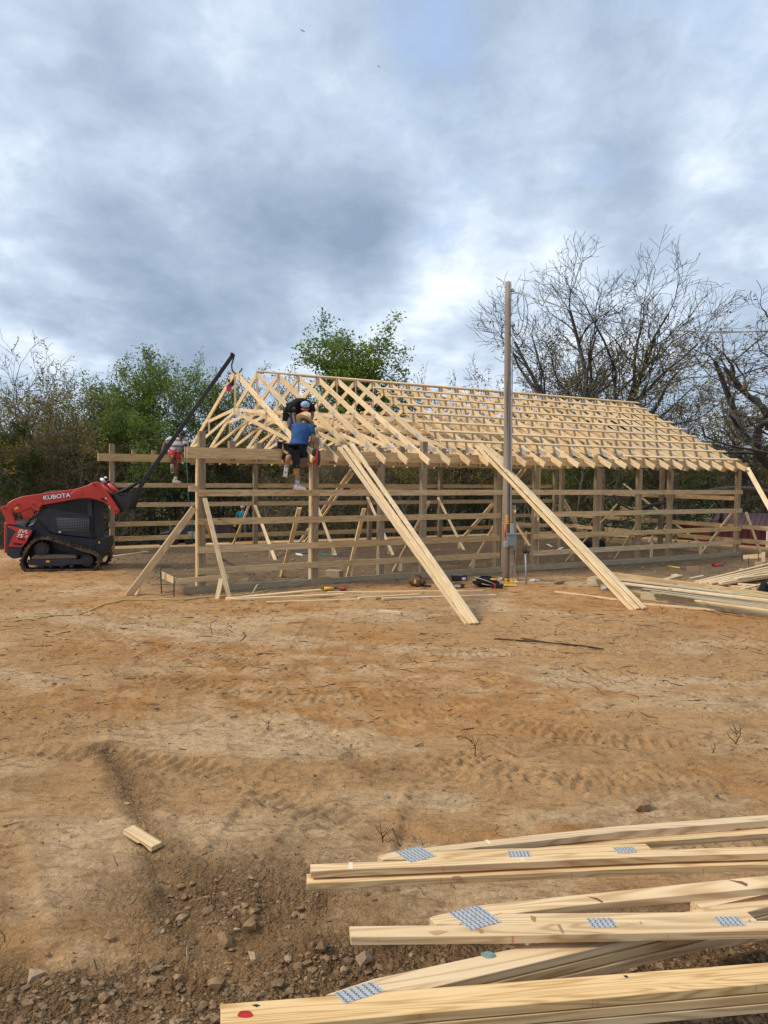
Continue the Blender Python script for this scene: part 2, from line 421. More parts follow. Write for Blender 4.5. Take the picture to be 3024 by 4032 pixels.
# ------------------------------------------------------------ barn coordinate system
BX, BY, BA, BL_, BW = -3.8955, 16.6967, 0.5419, 18.40, 8.875
U = Vector((math.cos(BA), math.sin(BA), 0)); Vv = Vector((-math.sin(BA), math.cos(BA), 0)); B0 = Vector((BX, BY, 0))
def F(t, v, z): return B0+U*t+Vv*v+Vector((0, 0, z))
def onwall(px, py, v=0.0):
    d = ray(px, py); p0 = B0+Vv*v; k = (p0-CAMP).dot(Vv)/d.dot(Vv); return CAMP+d*k
def tvz(p): q = Vector(p)-B0; return q.dot(U), q.dot(Vv), q.z
def t_at(px, v, z):
    lo, hi = -3., 30.
    for _ in range(40):
        m = (lo+hi)/2
        if pix(F(m, v, z))[0] < px: lo = m
        else: hi = m
    return lo
# ------------------------------------------------------------ ground
def tv_np(x, y):
    dx, dy = x-BX, y-BY
    return dx*U.x+dy*U.y, dx*Vv.x+dy*Vv.y
RUT = [onz(430, 2960), onz(520, 3080), onz(590, 3330), onz(680, 3560), onz(760, 3700)]
def segdist(x, y, pts):
    best = np.full(x.shape, 1e9)
    for a, b in zip(pts[:-1], pts[1:]):
        ex, ey = b[0]-a[0], b[1]-a[1]; L2 = ex*ex+ey*ey
        k = np.clip(((x-a[0])*ex+(y-a[1])*ey)/L2, 0, 1)
        best = np.minimum(best, np.hypot(x-a[0]-k*ex, y-a[1]-k*ey))
    return best
def masks(x, y):
    t, v = tv_np(x, y)
    w = fbm(x, y, .8, 4, 3)-.5
    near = sstep(4.75, 4.05, y+1.7*w-.10*x)                       # dark churned soil near the lumber pile
    near = np.maximum(near, .55*sstep(.24, .05, segdist(x, y, RUT)+.35*(fbm(x, y, 3, 3, 9)-.5)))
    berm = np.exp(-((x-onz(900, 3560)[0])**2/.5+(y-onz(900, 3560)[1])**2/.25))
    near = np.clip(np.maximum(near, berm), 0, 1)
    patch = sstep(.53, .66, fbm(x*1.0, y*1.6, .85, 5, 21))*sstep(18, 6, y)
    rough = np.clip(near+.38*patch, 0, 1)
    grey = sstep(-1.3, .3, v+1.2*w)*sstep(-1.5, .5, t)*sstep(21.5, 19, t)*sstep(11.0, 9.2, v)
    grey = np.maximum(grey, sstep(2.4, .8, np.hypot((x-onz(2700, 2230)[0])/1.6, (y-onz(2700, 2230)[1]))/1.7))
    grey = grey*sstep(.35, .6, .5+grey*.5+.6*(fbm(x, y, 1.1, 4, 5)-.5))
    lines = np.exp(-((v+.0)/.3)**2)+np.exp(-((v-.7)/.35)**2)   # red clay thrown up along the front wall
    orange = sstep(.47, .62, fbm(x*.8+3, y*1.3, .42, 4, 31)+.10*np.exp(-((x-1.0)**2/8+(y-8.2)**2/8)))*(1-.8*near)
    orange = np.clip(orange*(1-grey)+.9*np.clip(lines, 0, 1)*sstep(.4, .62, fbm(x, y, .9, 3, 41))*sstep(-3, 0, t), 0, 1)
    pale = sstep(.46, .64, fbm(x*.7-8, y*1.25+5, .62, 5, 51))*(1-near)*(1-grey)
    return rough, near, grey, orange, pale
TRK = [[(-150, 2330), (250, 2430), (800, 2520), (1500, 2600), (2100, 2610), (3100, 2560)],
       [(-100, 2560), (500, 2590), (1200, 2680), (1750, 2640), (2300, 2500), (3100, 2440)],
       [(3150, 2720), (2500, 2760), (1900, 2860), (1500, 3000), (1350, 3250)],
       [(3150, 3020), (2500, 3000), (1900, 2900), (1300, 2760), (600, 2480), (300, 2330)],
       [(-200, 2900), (400, 2880), (1000, 2950), (1500, 3120), (2100, 3200), (3100, 3120)],
       [(350, 3300), (250, 3050), (300, 2750), (500, 2500), (620, 2380)],
       [(1150, 2400), (1000, 2600), (1050, 2900), (1300, 3300)]]
def track_z(x, y):
    full = np.zeros_like(x); sel = (y > 3.5) & (y < 22) & (np.abs(x) < 13)
    if not sel.any(): return full
    full[sel] = track_z1(x[sel], y[sel]); return full
def track_z1(x, y):
    out = np.zeros_like(x)
    for j, pth in enumerate(TRK):
        P_ = [onz(a, b) for a, b in pth]; D = []
        for i in range(len(P_)-1):
            p0, p1, p2, p3 = P_[max(i-1, 0)], P_[i], P_[i+1], P_[min(i+2, len(P_)-1)]
            for q in range(5):
                t = q/5; D.append(.5*((2*p1)+(p2-p0)*t+(2*p0-5*p1+4*p2-p3)*t*t+(3*p1-p0-3*p2+p3)*t**3))
        D.append(P_[-1]); s0 = 0; best = np.full(x.shape, 9.); S_ = np.zeros_like(x); Lt = np.zeros_like(x)
        for a, b in zip(D[:-1], D[1:]):
            ex, ey = b.x-a.x, b.y-a.y; L = math.hypot(ex, ey)
            if L < 1e-6: continue
            k = np.clip(((x-a.x)*ex+(y-a.y)*ey)/(L*L), 0, 1); lat = ((x-a.x)*-ey+(y-a.y)*ex)/L
            d = np.hypot(x-a.x-k*ex, y-a.y-k*ey); m = d < best
            best = np.where(m, d, best); S_ = np.where(m, s0+k*L, S_); Lt = np.where(m, lat, Lt); s0 += L
        for c in (-.62, .62):
            q = np.abs(Lt-c); inb = sstep(.21, .17, q)*sstep(9, 2, best)*(best < 1.0)
            w = np.sin(2*np.pi*(S_+.12*np.abs(Lt-c))/.115)
            out += inb*(sstep(-.2, .5, w)*-.022+sstep(-.5, -.9, w)*.010)*sstep(.40, .60, fbm(x+j*5, y, .9, 3, 120+j))
            out += .014*np.exp(-((q-.23)/.035)**2)*(best < 1.1)*sstep(.42, .6, fbm(x, y+j*7, 1.2, 3, 140+j))
    return out
def base_z(x, y):
    t, v = tv_np(x, y)
    drop = np.clip(np.maximum((v-10.6)*.085, (t-21)*.075), 0, 1.35)
    far = sstep(46, 95, v+.15*t)*6.0
    return -drop+far
def gh(x, y, fine=True):
    x = np.asarray(x, float); y = np.asarray(y, float)
    z = base_z(x, y)+.10*(fbm(x, y, .22, 3, 61)-.5)*sstep(60, 20, y)
    rough, near, grey, orange, pale = masks(x, y)
    act = sstep(40, 18, y)
    z += .045*(fbm(x, y, 1.3, 3, 62)-.5)*act
    if fine:
        z += rough*(.11*(fbm(x, y, 3.2, 4, 63, .6)-.5)+.050*(fbm(x, y, 11, 3, 64, .6)-.5))*act
        # tracked loader prints: broken short bars left by the cleats, in loosely curved bands
        th = 1.5*(fbm(x, y, .10, 2, 65)-.5)+.12
        xr = x*np.cos(th)+y*np.sin(th); yr = -x*np.sin(th)+y*np.cos(th)
        bars = sstep(.50, .66, vnoise(xr*2.4+3*vnoise(xr*.7, yr*.7, 90), yr*8.5, 91))*.75+.6*sstep(.52, .7, vnoise(xr*4.5, yr*15+5, 92))
        am = (.25+.75*sstep(.40, .60, fbm(x, y, .5, 3, 67)))*sstep(4.3, 5.5, y)*act
        z += -.018*bars*am*(1-.5*rough)+track_z(x, y)*(1-.6*near)*(1-.5*grey)
        z += .034*(fbm(x*.6, y*1.5, 5.5, 4, 69, .6)-.5)*act+.012*(fbm(x, y, 22, 3, 70)-.5)*sstep(16, 9, y)
        d = segdist(x, y, RUT)
        z += (-.030*np.exp(-(d/.07)**2)+.022*np.exp(-((d-.16)/.07)**2))*(.4+1.2*fbm(x, y, 2.5, 3, 99))
    return z
def axis_(parts):
    out = []
    for a, b, n, pw in parts:
        s = np.linspace(0, 1, n, endpoint=False)
        out.append(a+(b-a)*s**pw)
    return np.concatenate(out)
xp = axis_([(0, 2.6, 130, 1), (2.6, 9.5, 175, 1.15), (9.5, 26, 85, 1.3), (26, 90, 30, 1.5), (90, 600, 14, 1.7)])
xs = np.concatenate([-xp[1:][::-1], xp, [600]])
ys = np.concatenate([[-300, -60, -20, -6, 0, 1.5, 2.5], axis_([(3.0, 3.4, 10, 1), (3.4, 6.2, 150, 1), (6.2, 16, 250, 1.12), (16, 32, 130, 1.15), (32, 70, 60, 1.3), (70, 160, 20, 1.4), (160, 900, 12, 1.6)]), [900]])
GX, GY = np.meshgrid(xs, ys); GZ = gh(GX, GY)
nx, ny = len(xs), len(ys)
idx = np.arange(nx*ny).reshape(ny, nx)
Fg = np.stack([idx[:-1, :-1], idx[:-1, 1:], idx[1:, 1:], idx[1:, :-1]], axis=-1).reshape(-1, 4)
mk = masks(GX.ravel(), GY.ravel())
def _ground(g, bs, L):
    at = lambda n: g.n('ShaderNodeAttribute', attribute_name=n).outputs['Fac']
    ro, ne, gr, og, pa, wd = at('rough'), at('near'), at('grey'), at('orange'), at('pale'), at('woods')
    pos = g.n('ShaderNodeNewGeometry').outputs['Position']
    ps = g.vmath('MULTIPLY', pos, (1, 1, 1))
    n1 = g.noise(ps, 2.3, 8, .62, .4); n2 = g.noise(ps, 19, 6, .65, .3); n3 = g.noise(ps, 85, 4, .7); n0 = g.noise(ps, .55, 5, .6)
    stre = g.noise(g.vmath('MULTIPLY', ps, (5.0, 14.0, 5)), 1.0, 6, .65, 1.2)
    c = g.mix(g.rng(n0, .35, .65), (.53, .31, .14), (.44, .25, .108))
    c = g.mix(g.math('MULTIPLY', pa, g.rng(n2, .25, .6)), c, (.61, .43, .25))
    c = g.mix(g.math('MULTIPLY', og, g.rng(n1, .3, .6)), c, (.47, .225, .072))
    c = g.mix(g.math('MULTIPLY', g.rng(stre, .49, .66), .68), c, (.20, .122, .056))  # shade of the tread marks painted into the soil colour as dark streaks
    c = g.mix(g.math('MULTIPLY', g.math('MULTIPLY', ro, .85), g.rng(n1, .32, .60)), c, (.235, .135, .058))
    c = g.mix(g.math('MULTIPLY', ne, g.rng(n0, .25, .6, .45, .95)), c, (.155, .090, .043))
    c = g.mix(g.math('MULTIPLY', gr, g.rng(n1, .25, .55, .35, .9)), c, (.135, .108, .073))
    c = g.mix(g.rng(n2, .56, .76, 0, .5), c, (.60, .44, .27))
    c = g.mix(g.rng(n3, .50, .75, 0, .5), c, (.12, .075, .038))
    c = g.mix(g.math('MULTIPLY', g.rng(n1, .50, .70), .42), c, (.235, .125, .052))
    c = g.mix(g.rng(n3, .20, .38, .35, 0), c, (.50, .37, .23))
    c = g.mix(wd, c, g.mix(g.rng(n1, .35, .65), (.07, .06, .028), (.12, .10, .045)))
    L.new(c, bs.inputs['Base Color']); bs.inputs['Roughness'].default_value = .92
    bs.inputs['Specular IOR Level'].default_value = .15
    vo1 = g.n('ShaderNodeTexVoronoi', ins={'Vector': g.vmath('ADD', ps, g.scale(g.noise(ps, 14, 3, .6, out='Color'), .06)), 'Scale': 26.0}).outputs['Distance']
    vo2 = g.n('ShaderNodeTexVoronoi', ins={'Vector': ps, 'Scale': 62.0}).outputs['Distance']
    cl = g.math('MULTIPLY', g.math('ADD', g.rng(vo1, 0, .7, 1, 0), g.math('MULTIPLY', g.rng(vo2, 0, .7, 1, 0), .45)), g.math('MULTIPLY', g.math('MAXIMUM', ne, g.math('MULTIPLY', gr, .5)), .75))
    h = g.math('ADD', g.math('ADD', cl, g.math('MULTIPLY', n2, .6)), g.math('ADD', g.math('MULTIPLY', n3, .22), g.math('MULTIPLY', stre, .5)))
    L.new(g.n('ShaderNodeBump', ins={'Height': h, 'Strength': 1.0, 'Distance': .06}).outputs[0], bs.inputs['Normal'])
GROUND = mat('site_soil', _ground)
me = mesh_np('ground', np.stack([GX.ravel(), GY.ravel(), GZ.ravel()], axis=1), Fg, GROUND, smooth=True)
tt, vv_ = tv_np(GX.ravel(), GY.ravel())
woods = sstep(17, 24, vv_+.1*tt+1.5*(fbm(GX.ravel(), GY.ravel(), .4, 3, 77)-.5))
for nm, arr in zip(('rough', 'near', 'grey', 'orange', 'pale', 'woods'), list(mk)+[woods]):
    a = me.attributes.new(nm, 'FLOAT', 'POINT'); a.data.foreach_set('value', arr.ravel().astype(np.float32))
ground = link(bpy.data.objects.new('ground', me)); ground['kind'] = 'structure'
def gz(x, y): return float(gh(np.array([x]), np.array([y]), True)[0])
def onground(px, py, dz=0.0):
    z = 0.0
    for _ in range(6):
        p = onz(px, py, z); z = gz(p.x, p.y)
    return Vector((p.x, p.y, z+dz))

# clods and gravel: one uncountable object
ico = bmesh.new(); bmesh.ops.create_icosphere(ico, subdivisions=1, radius=1.0)
icoV = np.array([v.co[:] for v in ico.verts]); icoF = np.array([[v.index for v in f.verts] for f in ico.faces]); ico.free()
octV = np.array([(1, 0, 0), (-1, 0, 0), (0, 1, 0), (0, -1, 0), (0, 0, 1), (0, 0, -1)], float); octF = np.array([(0, 2, 4), (2, 1, 4), (1, 3, 4), (3, 0, 4), (2, 0, 5), (1, 2, 5), (3, 1, 5), (0, 3, 5)])
icoV_, icoF_ = icoV, icoF
def rocks(P_, S_, seed, squash=.62, low=False):
    icoV, icoF = (octV, octF) if low else (icoV_, icoF_)
    r_ = np.random.default_rng(seed); n = len(P_)
    V = icoV[None]*(1+r_.uniform(-.40, .40, (n, len(icoV), 1)))*r_.uniform(.65, 1.35, (n, 1, 3))
    V[:, :, 2] *= squash
    a = r_.uniform(0, 6.28, n); c, s = np.cos(a)[:, None], np.sin(a)[:, None]
    X = V[:, :, 0]*c-V[:, :, 1]*s; Y = V[:, :, 0]*s+V[:, :, 1]*c
    V = np.stack([X, Y, V[:, :, 2]], axis=2)*S_[:, None, None]+P_[:, None, :]
    Fr = icoF[None]+(np.arange(n)*len(icoV))[:, None, None]
    return V.reshape(-1, 3), Fr.reshape(-1, 3)
def scatter(n, y0, y1, pw, seed, keep):
    r_ = np.random.default_rng(seed)
    y = y0+(y1-y0)*r_.uniform(0, 1, n)**pw; x = r_.uniform(-.56, .56, n)*(y+1.0)
    m = masks(x, y); k = keep(m, x, y) > r_.uniform(0, 1, n)
    return x[k], y[k]
x1, y1 = scatter(30000, 3.3, 9.5, 2.0, 101, lambda m, x, y: np.clip(.04+.96*np.maximum(m[1], m[0]*.55), 0, 1)*sstep(.35, .65, fbm(x, y, 2.2, 3, 300)+.12*m[1]))
r_ = np.random.default_rng(5)
s1 = .0034*np.exp(r_.normal(0, .60, len(x1)))*(1+.08*y1)*(.8+.9*masks(x1, y1)[1]); s1 = np.clip(s1, .0025, .027)
z1 = gh(x1, y1)
def _clod(g, bs, L):
    pos = g.n('ShaderNodeNewGeometry').outputs['Position']
    cell = g.n('ShaderNodeTexWhiteNoise', ins={'Vector': g.vmath('SNAP', pos, (.045, .045, .045))}).outputs['Value']
    n = g.noise(pos, 90, 4, .6); n0 = g.noise(pos, 1.6, 3, .5)
    c = g.ramp(cell, [(0, (.15, .088, .040)), (.5, (.22, .128, .058)), (.86, (.29, .172, .08)), (.97, (.34, .22, .115)), (1, (.43, .32, .21))])
    c = g.mix(g.rng(n0, .4, .6, 0, .45), c, (.17, .12, .072))
    c = g.mix(g.rng(n, .5, .7, 0, .6), c, (.09, .06, .035))
    L.new(c, bs.inputs['Base Color']); bs.inputs['Roughness'].default_value = .95
    L.new(g.n('ShaderNodeBump', ins={'Height': n, 'Strength': .6, 'Distance': .004}).outputs[0], bs.inputs['Normal'])
CLOD = mat('soil_clod', _clod)
big = s1 > .0075
ac = Acc(); V_, F_ = rocks(np.stack([x1, y1, z1+s1*.12], 1)[big], s1[big], 6); ac.add(V_, F_)
V_, F_ = rocks(np.stack([x1, y1, z1+s1*.2], 1)[~big], s1[~big], 8, low=True); ac.add(V_, F_)
xa, ya = scatter(42000, 4.6, 15, 1.25, 104, lambda m, x, y: np.clip(.10+1.1*sstep(.46, .66, fbm(x, y*1.5, 1.3, 4, 310))+.5*m[0], 0, 1)*sstep(.3, .55, fbm(x, y, 4, 2, 311)))
sa = np.clip(.0040*np.exp(r_.normal(0, .55, len(xa)))*(.55+.10*ya), .003, .028)
V_, F_ = rocks(np.stack([xa, ya, gh(xa, ya)+sa*.1], 1), sa, 9, .5, low=True); ac.add(V_, F_)
o = link(bpy.data.objects.new('soil_clods', ac.mesh('soil_clods', CLOD)))
tag(o, 'loose brown soil clods and gravel scattered over the churned ground', 'soil clods', kind='stuff')
x2, y2 = scatter(16000, 6, 27, 1.15, 102, lambda m, x, y: np.clip(.06+.9*m[2]+.15*m[0], 0, 1))
s2 = np.clip(.011*np.exp(r_.normal(0, .5, len(x2)))*(.7+.04*y2), .006, .075)
V_, F_ = rocks(np.stack([x2, y2, gh(x2, y2)+s2*.1], 1), s2, 7, .5)
GRAV = plain('grey_brown_stone', (.21, .165, .115), .9, 0, .35, .5, 6)
o = link(bpy.data.objects.new('gravel', mesh_np('gravel', V_, F_, GRAV)))
tag(o, 'small grey brown stones lying in and around the timber frame', 'gravel', kind='stuff')
# twigs
def twigs(n, seed, y0, y1, ln, rad, stand=.12, region=None):
    r_ = np.random.default_rng(seed)
    y = y0+(y1-y0)*r_.uniform(0, 1, n)**.9; x = r_.uniform(-.55, .55, n)*(y+.8)
    if region is not None: x, y = region(r_, n)
    z = gh(x, y)+.004
    k = 4; a = r_.uniform(0, 6.28, n); L_ = ln*np.exp(r_.normal(0, .5, n))
    d = np.stack([np.cos(a), np.sin(a), r_.uniform(0, stand*2, n)**2], 1)
    Pp = np.zeros((n, k, 3)); Pp[:, 0] = np.stack([x, y, z], 1)
    for j in range(1, k):
        d = d+r_.normal(0, .28, (n, 3))*np.array([1, 1, .15]); d /= np.linalg.norm(d, axis=1, keepdims=True)
        Pp[:, j] = Pp[:, j-1]+d*(L_/(k-1))[:, None]
    gzz = gh(Pp[:, :, 0], Pp[:, :, 1])+.003
    Pp[:, :, 2] = np.maximum(Pp[:, :, 2], gzz)
    Rr_ = (rad*np.exp(r_.normal(0, .35, n)))[:, None]*np.array([1, .9, .7, .4])[None]
    return tubes(Pp, Rr_, 3)
ac = Acc(); V_, F_ = twigs(1900, 11, 7, 22, .085, .0028); ac.add(V_, F_)
V_, F_ = twigs(900, 12, 9, 20, .17, .0042); ac.add(V_, F_)
V_, F_ = twigs(260, 13, 3.6, 7, .07, .0015, .5); ac.add(V_, F_)
TWIG = plain('dry_twig', (.075, .045, .03), .9, 0, .4, .2, 9)
tag(link(bpy.data.objects.new('twigs', ac.mesh('twigs', TWIG))), 'thin dark broken twigs and root bits strewn over the bare ground', 'twigs', kind='stuff')

# ------------------------------------------------------------ trees
def grow(seed, H, r0, lv, leaf=None, trunkfrac=.5, lean=.05, trunks=1):
    """lv: list of dict(n,k,len,ang,curl,up,rr,f0). returns wood meshes by level + leaf centres"""
    rg = np.random.default_rng(seed)
    k = 9; Pt = np.zeros((trunks, k, 3)); d = np.stack([rg.normal(0, lean, trunks), rg.normal(0, lean, trunks), np.ones(trunks)], 1)
    if trunks > 1: d[:, :2] += rg.normal(0, .28, (trunks, 2)); Pt[:, 0, :2] = rg.normal(0, .12, (trunks, 2))
    for j in range(1, k):
        d = d+rg.normal(0, .07, (trunks, 3)); d /= np.linalg.norm(d, axis=1, keepdims=True)
        Pt[:, j] = Pt[:, j-1]+d*(H*trunkfrac/(k-1))
    Rt = r0*np.linspace(1, .55, k)[None]*rg.uniform(.7, 1, (trunks, 1)); Rt[:, 0] *= 1.35
    lev = [(Pt, Rt)]; Pp, Rp = Pt, Rt
    for q in lv:
        N, kk, _ = Pp.shape; m = q['n']
        f = rg.uniform(q.get('f0', .3), 1, (N, m)); f[:, 0] = 1.0
        fi = f*(kk-1); i0 = np.minimum(fi.astype(int), kk-2); w = (fi-i0)[..., None]
        ar = np.arange(N)[:, None]
        b = Pp[ar, i0]*(1-w)+Pp[ar, i0+1]*w; t = Pp[ar, i0+1]-Pp[ar, i0]; t /= np.linalg.norm(t, axis=2, keepdims=True)+1e-9
        pr = rg.normal(size=t.shape); pr -= t*(pr*t).sum(2, keepdims=True); pr /= np.linalg.norm(pr, axis=2, keepdims=True)+1e-9
        an = np.radians(q['ang'])*rg.uniform(.6, 1.3, (N, m, 1)); an[:, 0] *= .35
        d = (t*np.cos(an)+pr*np.sin(an)).reshape(-1, 3)
        ln = (q['len']*H*rg.uniform(.6, 1.25, (N, m))*(1.15-.45*(f-q.get('f0', .3)))).reshape(-1)
        k = q['k']; Pn = np.zeros((N*m, k, 3)); Pn[:, 0] = b.reshape(-1, 3)
        for j in range(1, k):
            d = d+rg.normal(0, q['curl'], d.shape)+np.array([0, 0, q['up']]); d /= np.linalg.norm(d, axis=1, keepdims=True)
            Pn[:, j] = Pn[:, j-1]+d*(ln/(k-1))[:, None]
        rb = (Rp[ar, i0]*(1-w[..., 0])+Rp[ar, i0+1]*w[..., 0]).reshape(-1)*q['rr']
        Rn = rb[:, None]*np.linspace(1, .35, k)[None]; Rn = np.maximum(Rn, .0072)
        lev.append((Pn, Rn)); Pp, Rp = Pn, Rn
    lc = None
    if leaf:
        Pn = lev[-1][0]; rgn = rg.uniform(size=len(Pn)) < leaf.get('frac', 1)
        Pn = Pn[rgn]; m = leaf['n']; N, k, _ = Pn.shape
        if leaf.get('low') is not None:
            hh = Pn[:, -1, 2]/H; Pn = Pn[hh < leaf['low']+rg.normal(0, .08, N)]; N = len(Pn)
        f = rg.uniform(.2, 1, (N, m))*(k-1); i0 = np.minimum(f.astype(int), k-2); w = (f-i0)[..., None]; ar = np.arange(N)[:, None]
        lc = (Pn[ar, i0]*(1-w)+Pn[ar, i0+1]*w).reshape(-1, 3)+rg.normal(0, leaf['jit'], (N*m, 3))
    return lev, lc
def proto(seed, H, r0, lv, leaf, lmat, bmat=BARK, **kw):
    lev, lc = grow(seed, H, r0, lv, leaf, **kw)
    a = Acc(); b = Acc(); sides = [9, 6, 4, 3, 3, 3]
    for i, (Pp, Rr_) in enumerate(lev):
        V, Fq = tubes(Pp, Rr_, sides[i]); (a if i < 2 else b).add(V, Fq, 0)
    if lc is not None:
        V, Fq = leaves(lc, leaf['size'], np.random.default_rng(seed+9)); b.add(V, Fq, 1)
    return H, a.mesh('trunk', bmat, True), b.mesh('crown', [bmat, lmat], False)
L4 = lambda a, b, c, d=None: [x for x in (a, b, c, d) if x]
PR = {}
PR['bare_oak'] = [proto(s, 10, .30, [dict(n=8, k=9, len=.50, ang=38, curl=.14, up=.085, rr=.62, f0=.5), dict(n=8, k=7, len=.23, ang=42, curl=.18, up=.07, rr=.55, f0=.2),
    dict(n=6, k=6, len=.12, ang=45, curl=.22, up=.05, rr=.5, f0=.15), dict(n=5, k=4, len=.055, ang=42, curl=.24, up=.05, rr=.6, f0=.2)],
    dict(n=4, frac=.6, jit=.08, size=.06, low=.74), LBUD, trunkfrac=.38, trunks=2) for s in (45,)]
PR['gnarled_oak'] = [proto(s, 10, .36, [dict(n=8, k=10, len=.55, ang=58, curl=.27, up=.03, rr=.6, f0=.4), dict(n=7, k=8, len=.24, ang=55, curl=.32, up=.05, rr=.55, f0=.15),
    dict(n=6, k=6, len=.11, ang=52, curl=.34, up=.05, rr=.5, f0=.15), dict(n=3, k=4, len=.05, ang=50, curl=.32, up=.05, rr=.65, f0=.2)],
    dict(n=4, frac=.75, jit=.04, size=.050), LBUD, trunkfrac=.5) for s in (21, 23)]
PR['budding'] = [proto(s, 9, .13, [dict(n=9, k=7, len=.40, ang=34, curl=.14, up=.09, rr=.5, f0=.3), dict(n=7, k=6, len=.20, ang=42, curl=.2, up=.07, rr=.5, f0=.15),
    dict(n=6, k=4, len=.09, ang=45, curl=.22, up=.06, rr=.55, f0=.15)],
    dict(n=10, frac=.85, jit=.12, size=.062), lm, BARKG, trunkfrac=.62) for s, lm in ((31, LBUD), (32, LOLIVE), (33, LOLIVE))]
PR['green'] = [proto(s, 9, .12, [dict(n=11, k=8, len=.42, ang=30, curl=.12, up=.10, rr=.5, f0=.25), dict(n=8, k=6, len=.19, ang=42, curl=.18, up=.08, rr=.5, f0=.15),
    dict(n=6, k=4, len=.085, ang=45, curl=.2, up=.06, rr=.55, f0=.15)],
    dict(n=17, frac=1, jit=.14, size=.066), LGREEN, BARK, trunkfrac=.62) for s in (41, 42)]
PR['full_green'] = [proto(47, 9, .13, [dict(n=12, k=8, len=.36, ang=26, curl=.10, up=.12, rr=.5, f0=.25), dict(n=9, k=6, len=.17, ang=42, curl=.18, up=.08, rr=.5, f0=.15),
    dict(n=6, k=4, len=.08, ang=45, curl=.2, up=.06, rr=.55, f0=.15)],
    dict(n=26, frac=1, jit=.13, size=.066), LGREEN, BARK, trunkfrac=.66)]
PR['bare_thin'] = [proto(s, 9, .10, [dict(n=9, k=8, len=.34, ang=38, curl=.17, up=.10, rr=.5, f0=.3), dict(n=7, k=6, len=.16, ang=45, curl=.22, up=.08, rr=.5, f0=.15),
    dict(n=5, k=4, len=.08, ang=45, curl=.25, up=.06, rr=.55, f0=.15)],
    dict(n=4, frac=.5, jit=.06, size=.055), LBUD, BARKG, trunkfrac=.66) for s in (51, 52, 53)]
PR['dark'] = [proto(s, 7, .10, [dict(n=12, k=6, len=.34, ang=55, curl=.14, up=.04, rr=.45, f0=.12), dict(n=7, k=5, len=.16, ang=45, curl=.18, up=.04, rr=.5, f0=.15),
    dict(n=5, k=4, len=.08, ang=45, curl=.2, up=.04, rr=.55, f0=.15)],
    dict(n=20, frac=1, jit=.12, size=.070), LDARK, BARK, trunkfrac=.8) for s in (61,)]
KN = dict(bare_oak='oak_tree', gnarled_oak='oak_tree', budding='budding_tree', green='leafy_tree', full_green='leafy_tree', bare_thin='bare_tree', dark='evergreen_tree')
def tree(kind, var, px, top, y, label, group=None, wide=1.0, rz=None, dx=0):
    """trunk base seen at px, treetop at photo row `top`, distance y"""
    H0, tm, cm = PR[kind][var % len(PR[kind])]
    p = ony(px, top, y); zb = float(gh(np.array([p.x]), np.array([p.y]))[0])-.1
    h = p.z-zb; s = h/(H0*1.0)
    # true height of the prototype
    key = (kind, var % len(PR[kind]))
    if key not in HT:
        n = len(cm.vertices); a = np.empty(n*3, np.float32); cm.vertices.foreach_get('co', a); HT[key] = float(a.reshape(-1, 3)[:, 2].max())
    s = h/HT[key]
    rt = empty(KN[kind], (p.x, p.y, zb), label, 'tree', group)
    M = Matrix.Translation((p.x, p.y, zb)) @ Matrix.Rotation(random.uniform(0, 6.28) if rz is None else rz, 4, 'Z') @ Matrix.Diagonal((s*wide, s*wide, s, 1))
    link(bpy.data.objects.new('trunk', tm), rt, M); link(bpy.data.objects.new('crown', cm), rt, M)
    return rt
HT = {}
# the trees one can tell apart
tree('bare_oak', 0, 2370, 955, 41, 'tallest bare oak rising behind the middle of the timber roof', wide=1.08, rz=2.3)
tree('budding', 0, 2110, 1290, 46, 'shorter budding tree just right of the utility pole', wide=1.15, rz=2.2)
tree('bare_thin', 1, 1850, 1400, 46, 'low bare oak left of the utility pole above the ridge', wide=.9, rz=4.0)
tree('gnarled_oak', 0, 3230, 1120, 30, 'gnarled oak with crooked black limbs reaching in from the right edge', wide=1.9, rz=1.0)
tree('gnarled_oak', 1, 2960, 1400, 44, 'smaller crooked oak hanging over the maroon shed', wide=.9, rz=3.0)
tree('budding', 0, 2640, 1330, 42, 'thin budding tree between the tallest oak and the gnarled oak', wide=1.1)
tree('budding', 2, 2480, 1460, 40, 'budding tree showing above the right third of the roof', wide=1.1)
tree('full_green', 0, 1400, 1240, 44, 'bright green leafy tree standing above the roof ridge', wide=1.3, rz=.4)
tree('green', 1, 1540, 1470, 46, 'lower green tree to the right of the bright green one', wide=1.3)
tree('green', 1, 1270, 1520, 45, 'lower green tree to the left of the bright green one', wide=1.3)
tree('budding', 0, 1080, 1405, 44, 'pale brown budding tree behind the second roof truss', wide=1.15)
tree('budding', 1, 1180, 1440, 46, 'olive budding tree behind the ridge board near the workers', wide=1.0)
tree('bare_thin', 0, 140, 1320, 37, 'tall bare tree with reaching twigs above the loader', wide=1.25, rz=1.0)
tree('bare_thin', 1, 10, 1350, 36, 'bare twiggy tree cut off by the left edge of the picture', wide=1.35)
tree('green', 0, 600, 1352, 41, 'tall pale green tree with spiky top left of the black boom', wide=.9, rz=2.0)
tree('green', 1, 690, 1368, 43, 'tall pale green tree directly behind the black boom tip', wide=.9, rz=5)
tree('green', 0, 540, 1420, 40, 'round pale green tree left of the spiky topped one', wide=1.1)
tree('budding', 1, 350, 1425, 40, 'brown topped budding tree above the loader arm', wide=1.1)
tree('green', 1, 450, 1450, 42, 'green tree between the brown topped tree and the spiky one', wide=1.0)
tree('green', 1, 860, 1425, 43, 'green tree just right of the boom behind the first truss', wide=1.0)
tree('bare_thin', 2, 960, 1500, 47, 'faint bare tree seen through the first roof truss', wide=1.0)
tree('bare_thin', 1, 1760, 1430, 47, 'faint bare tree at the foot of the open sky over the ridge', wide=1.0)
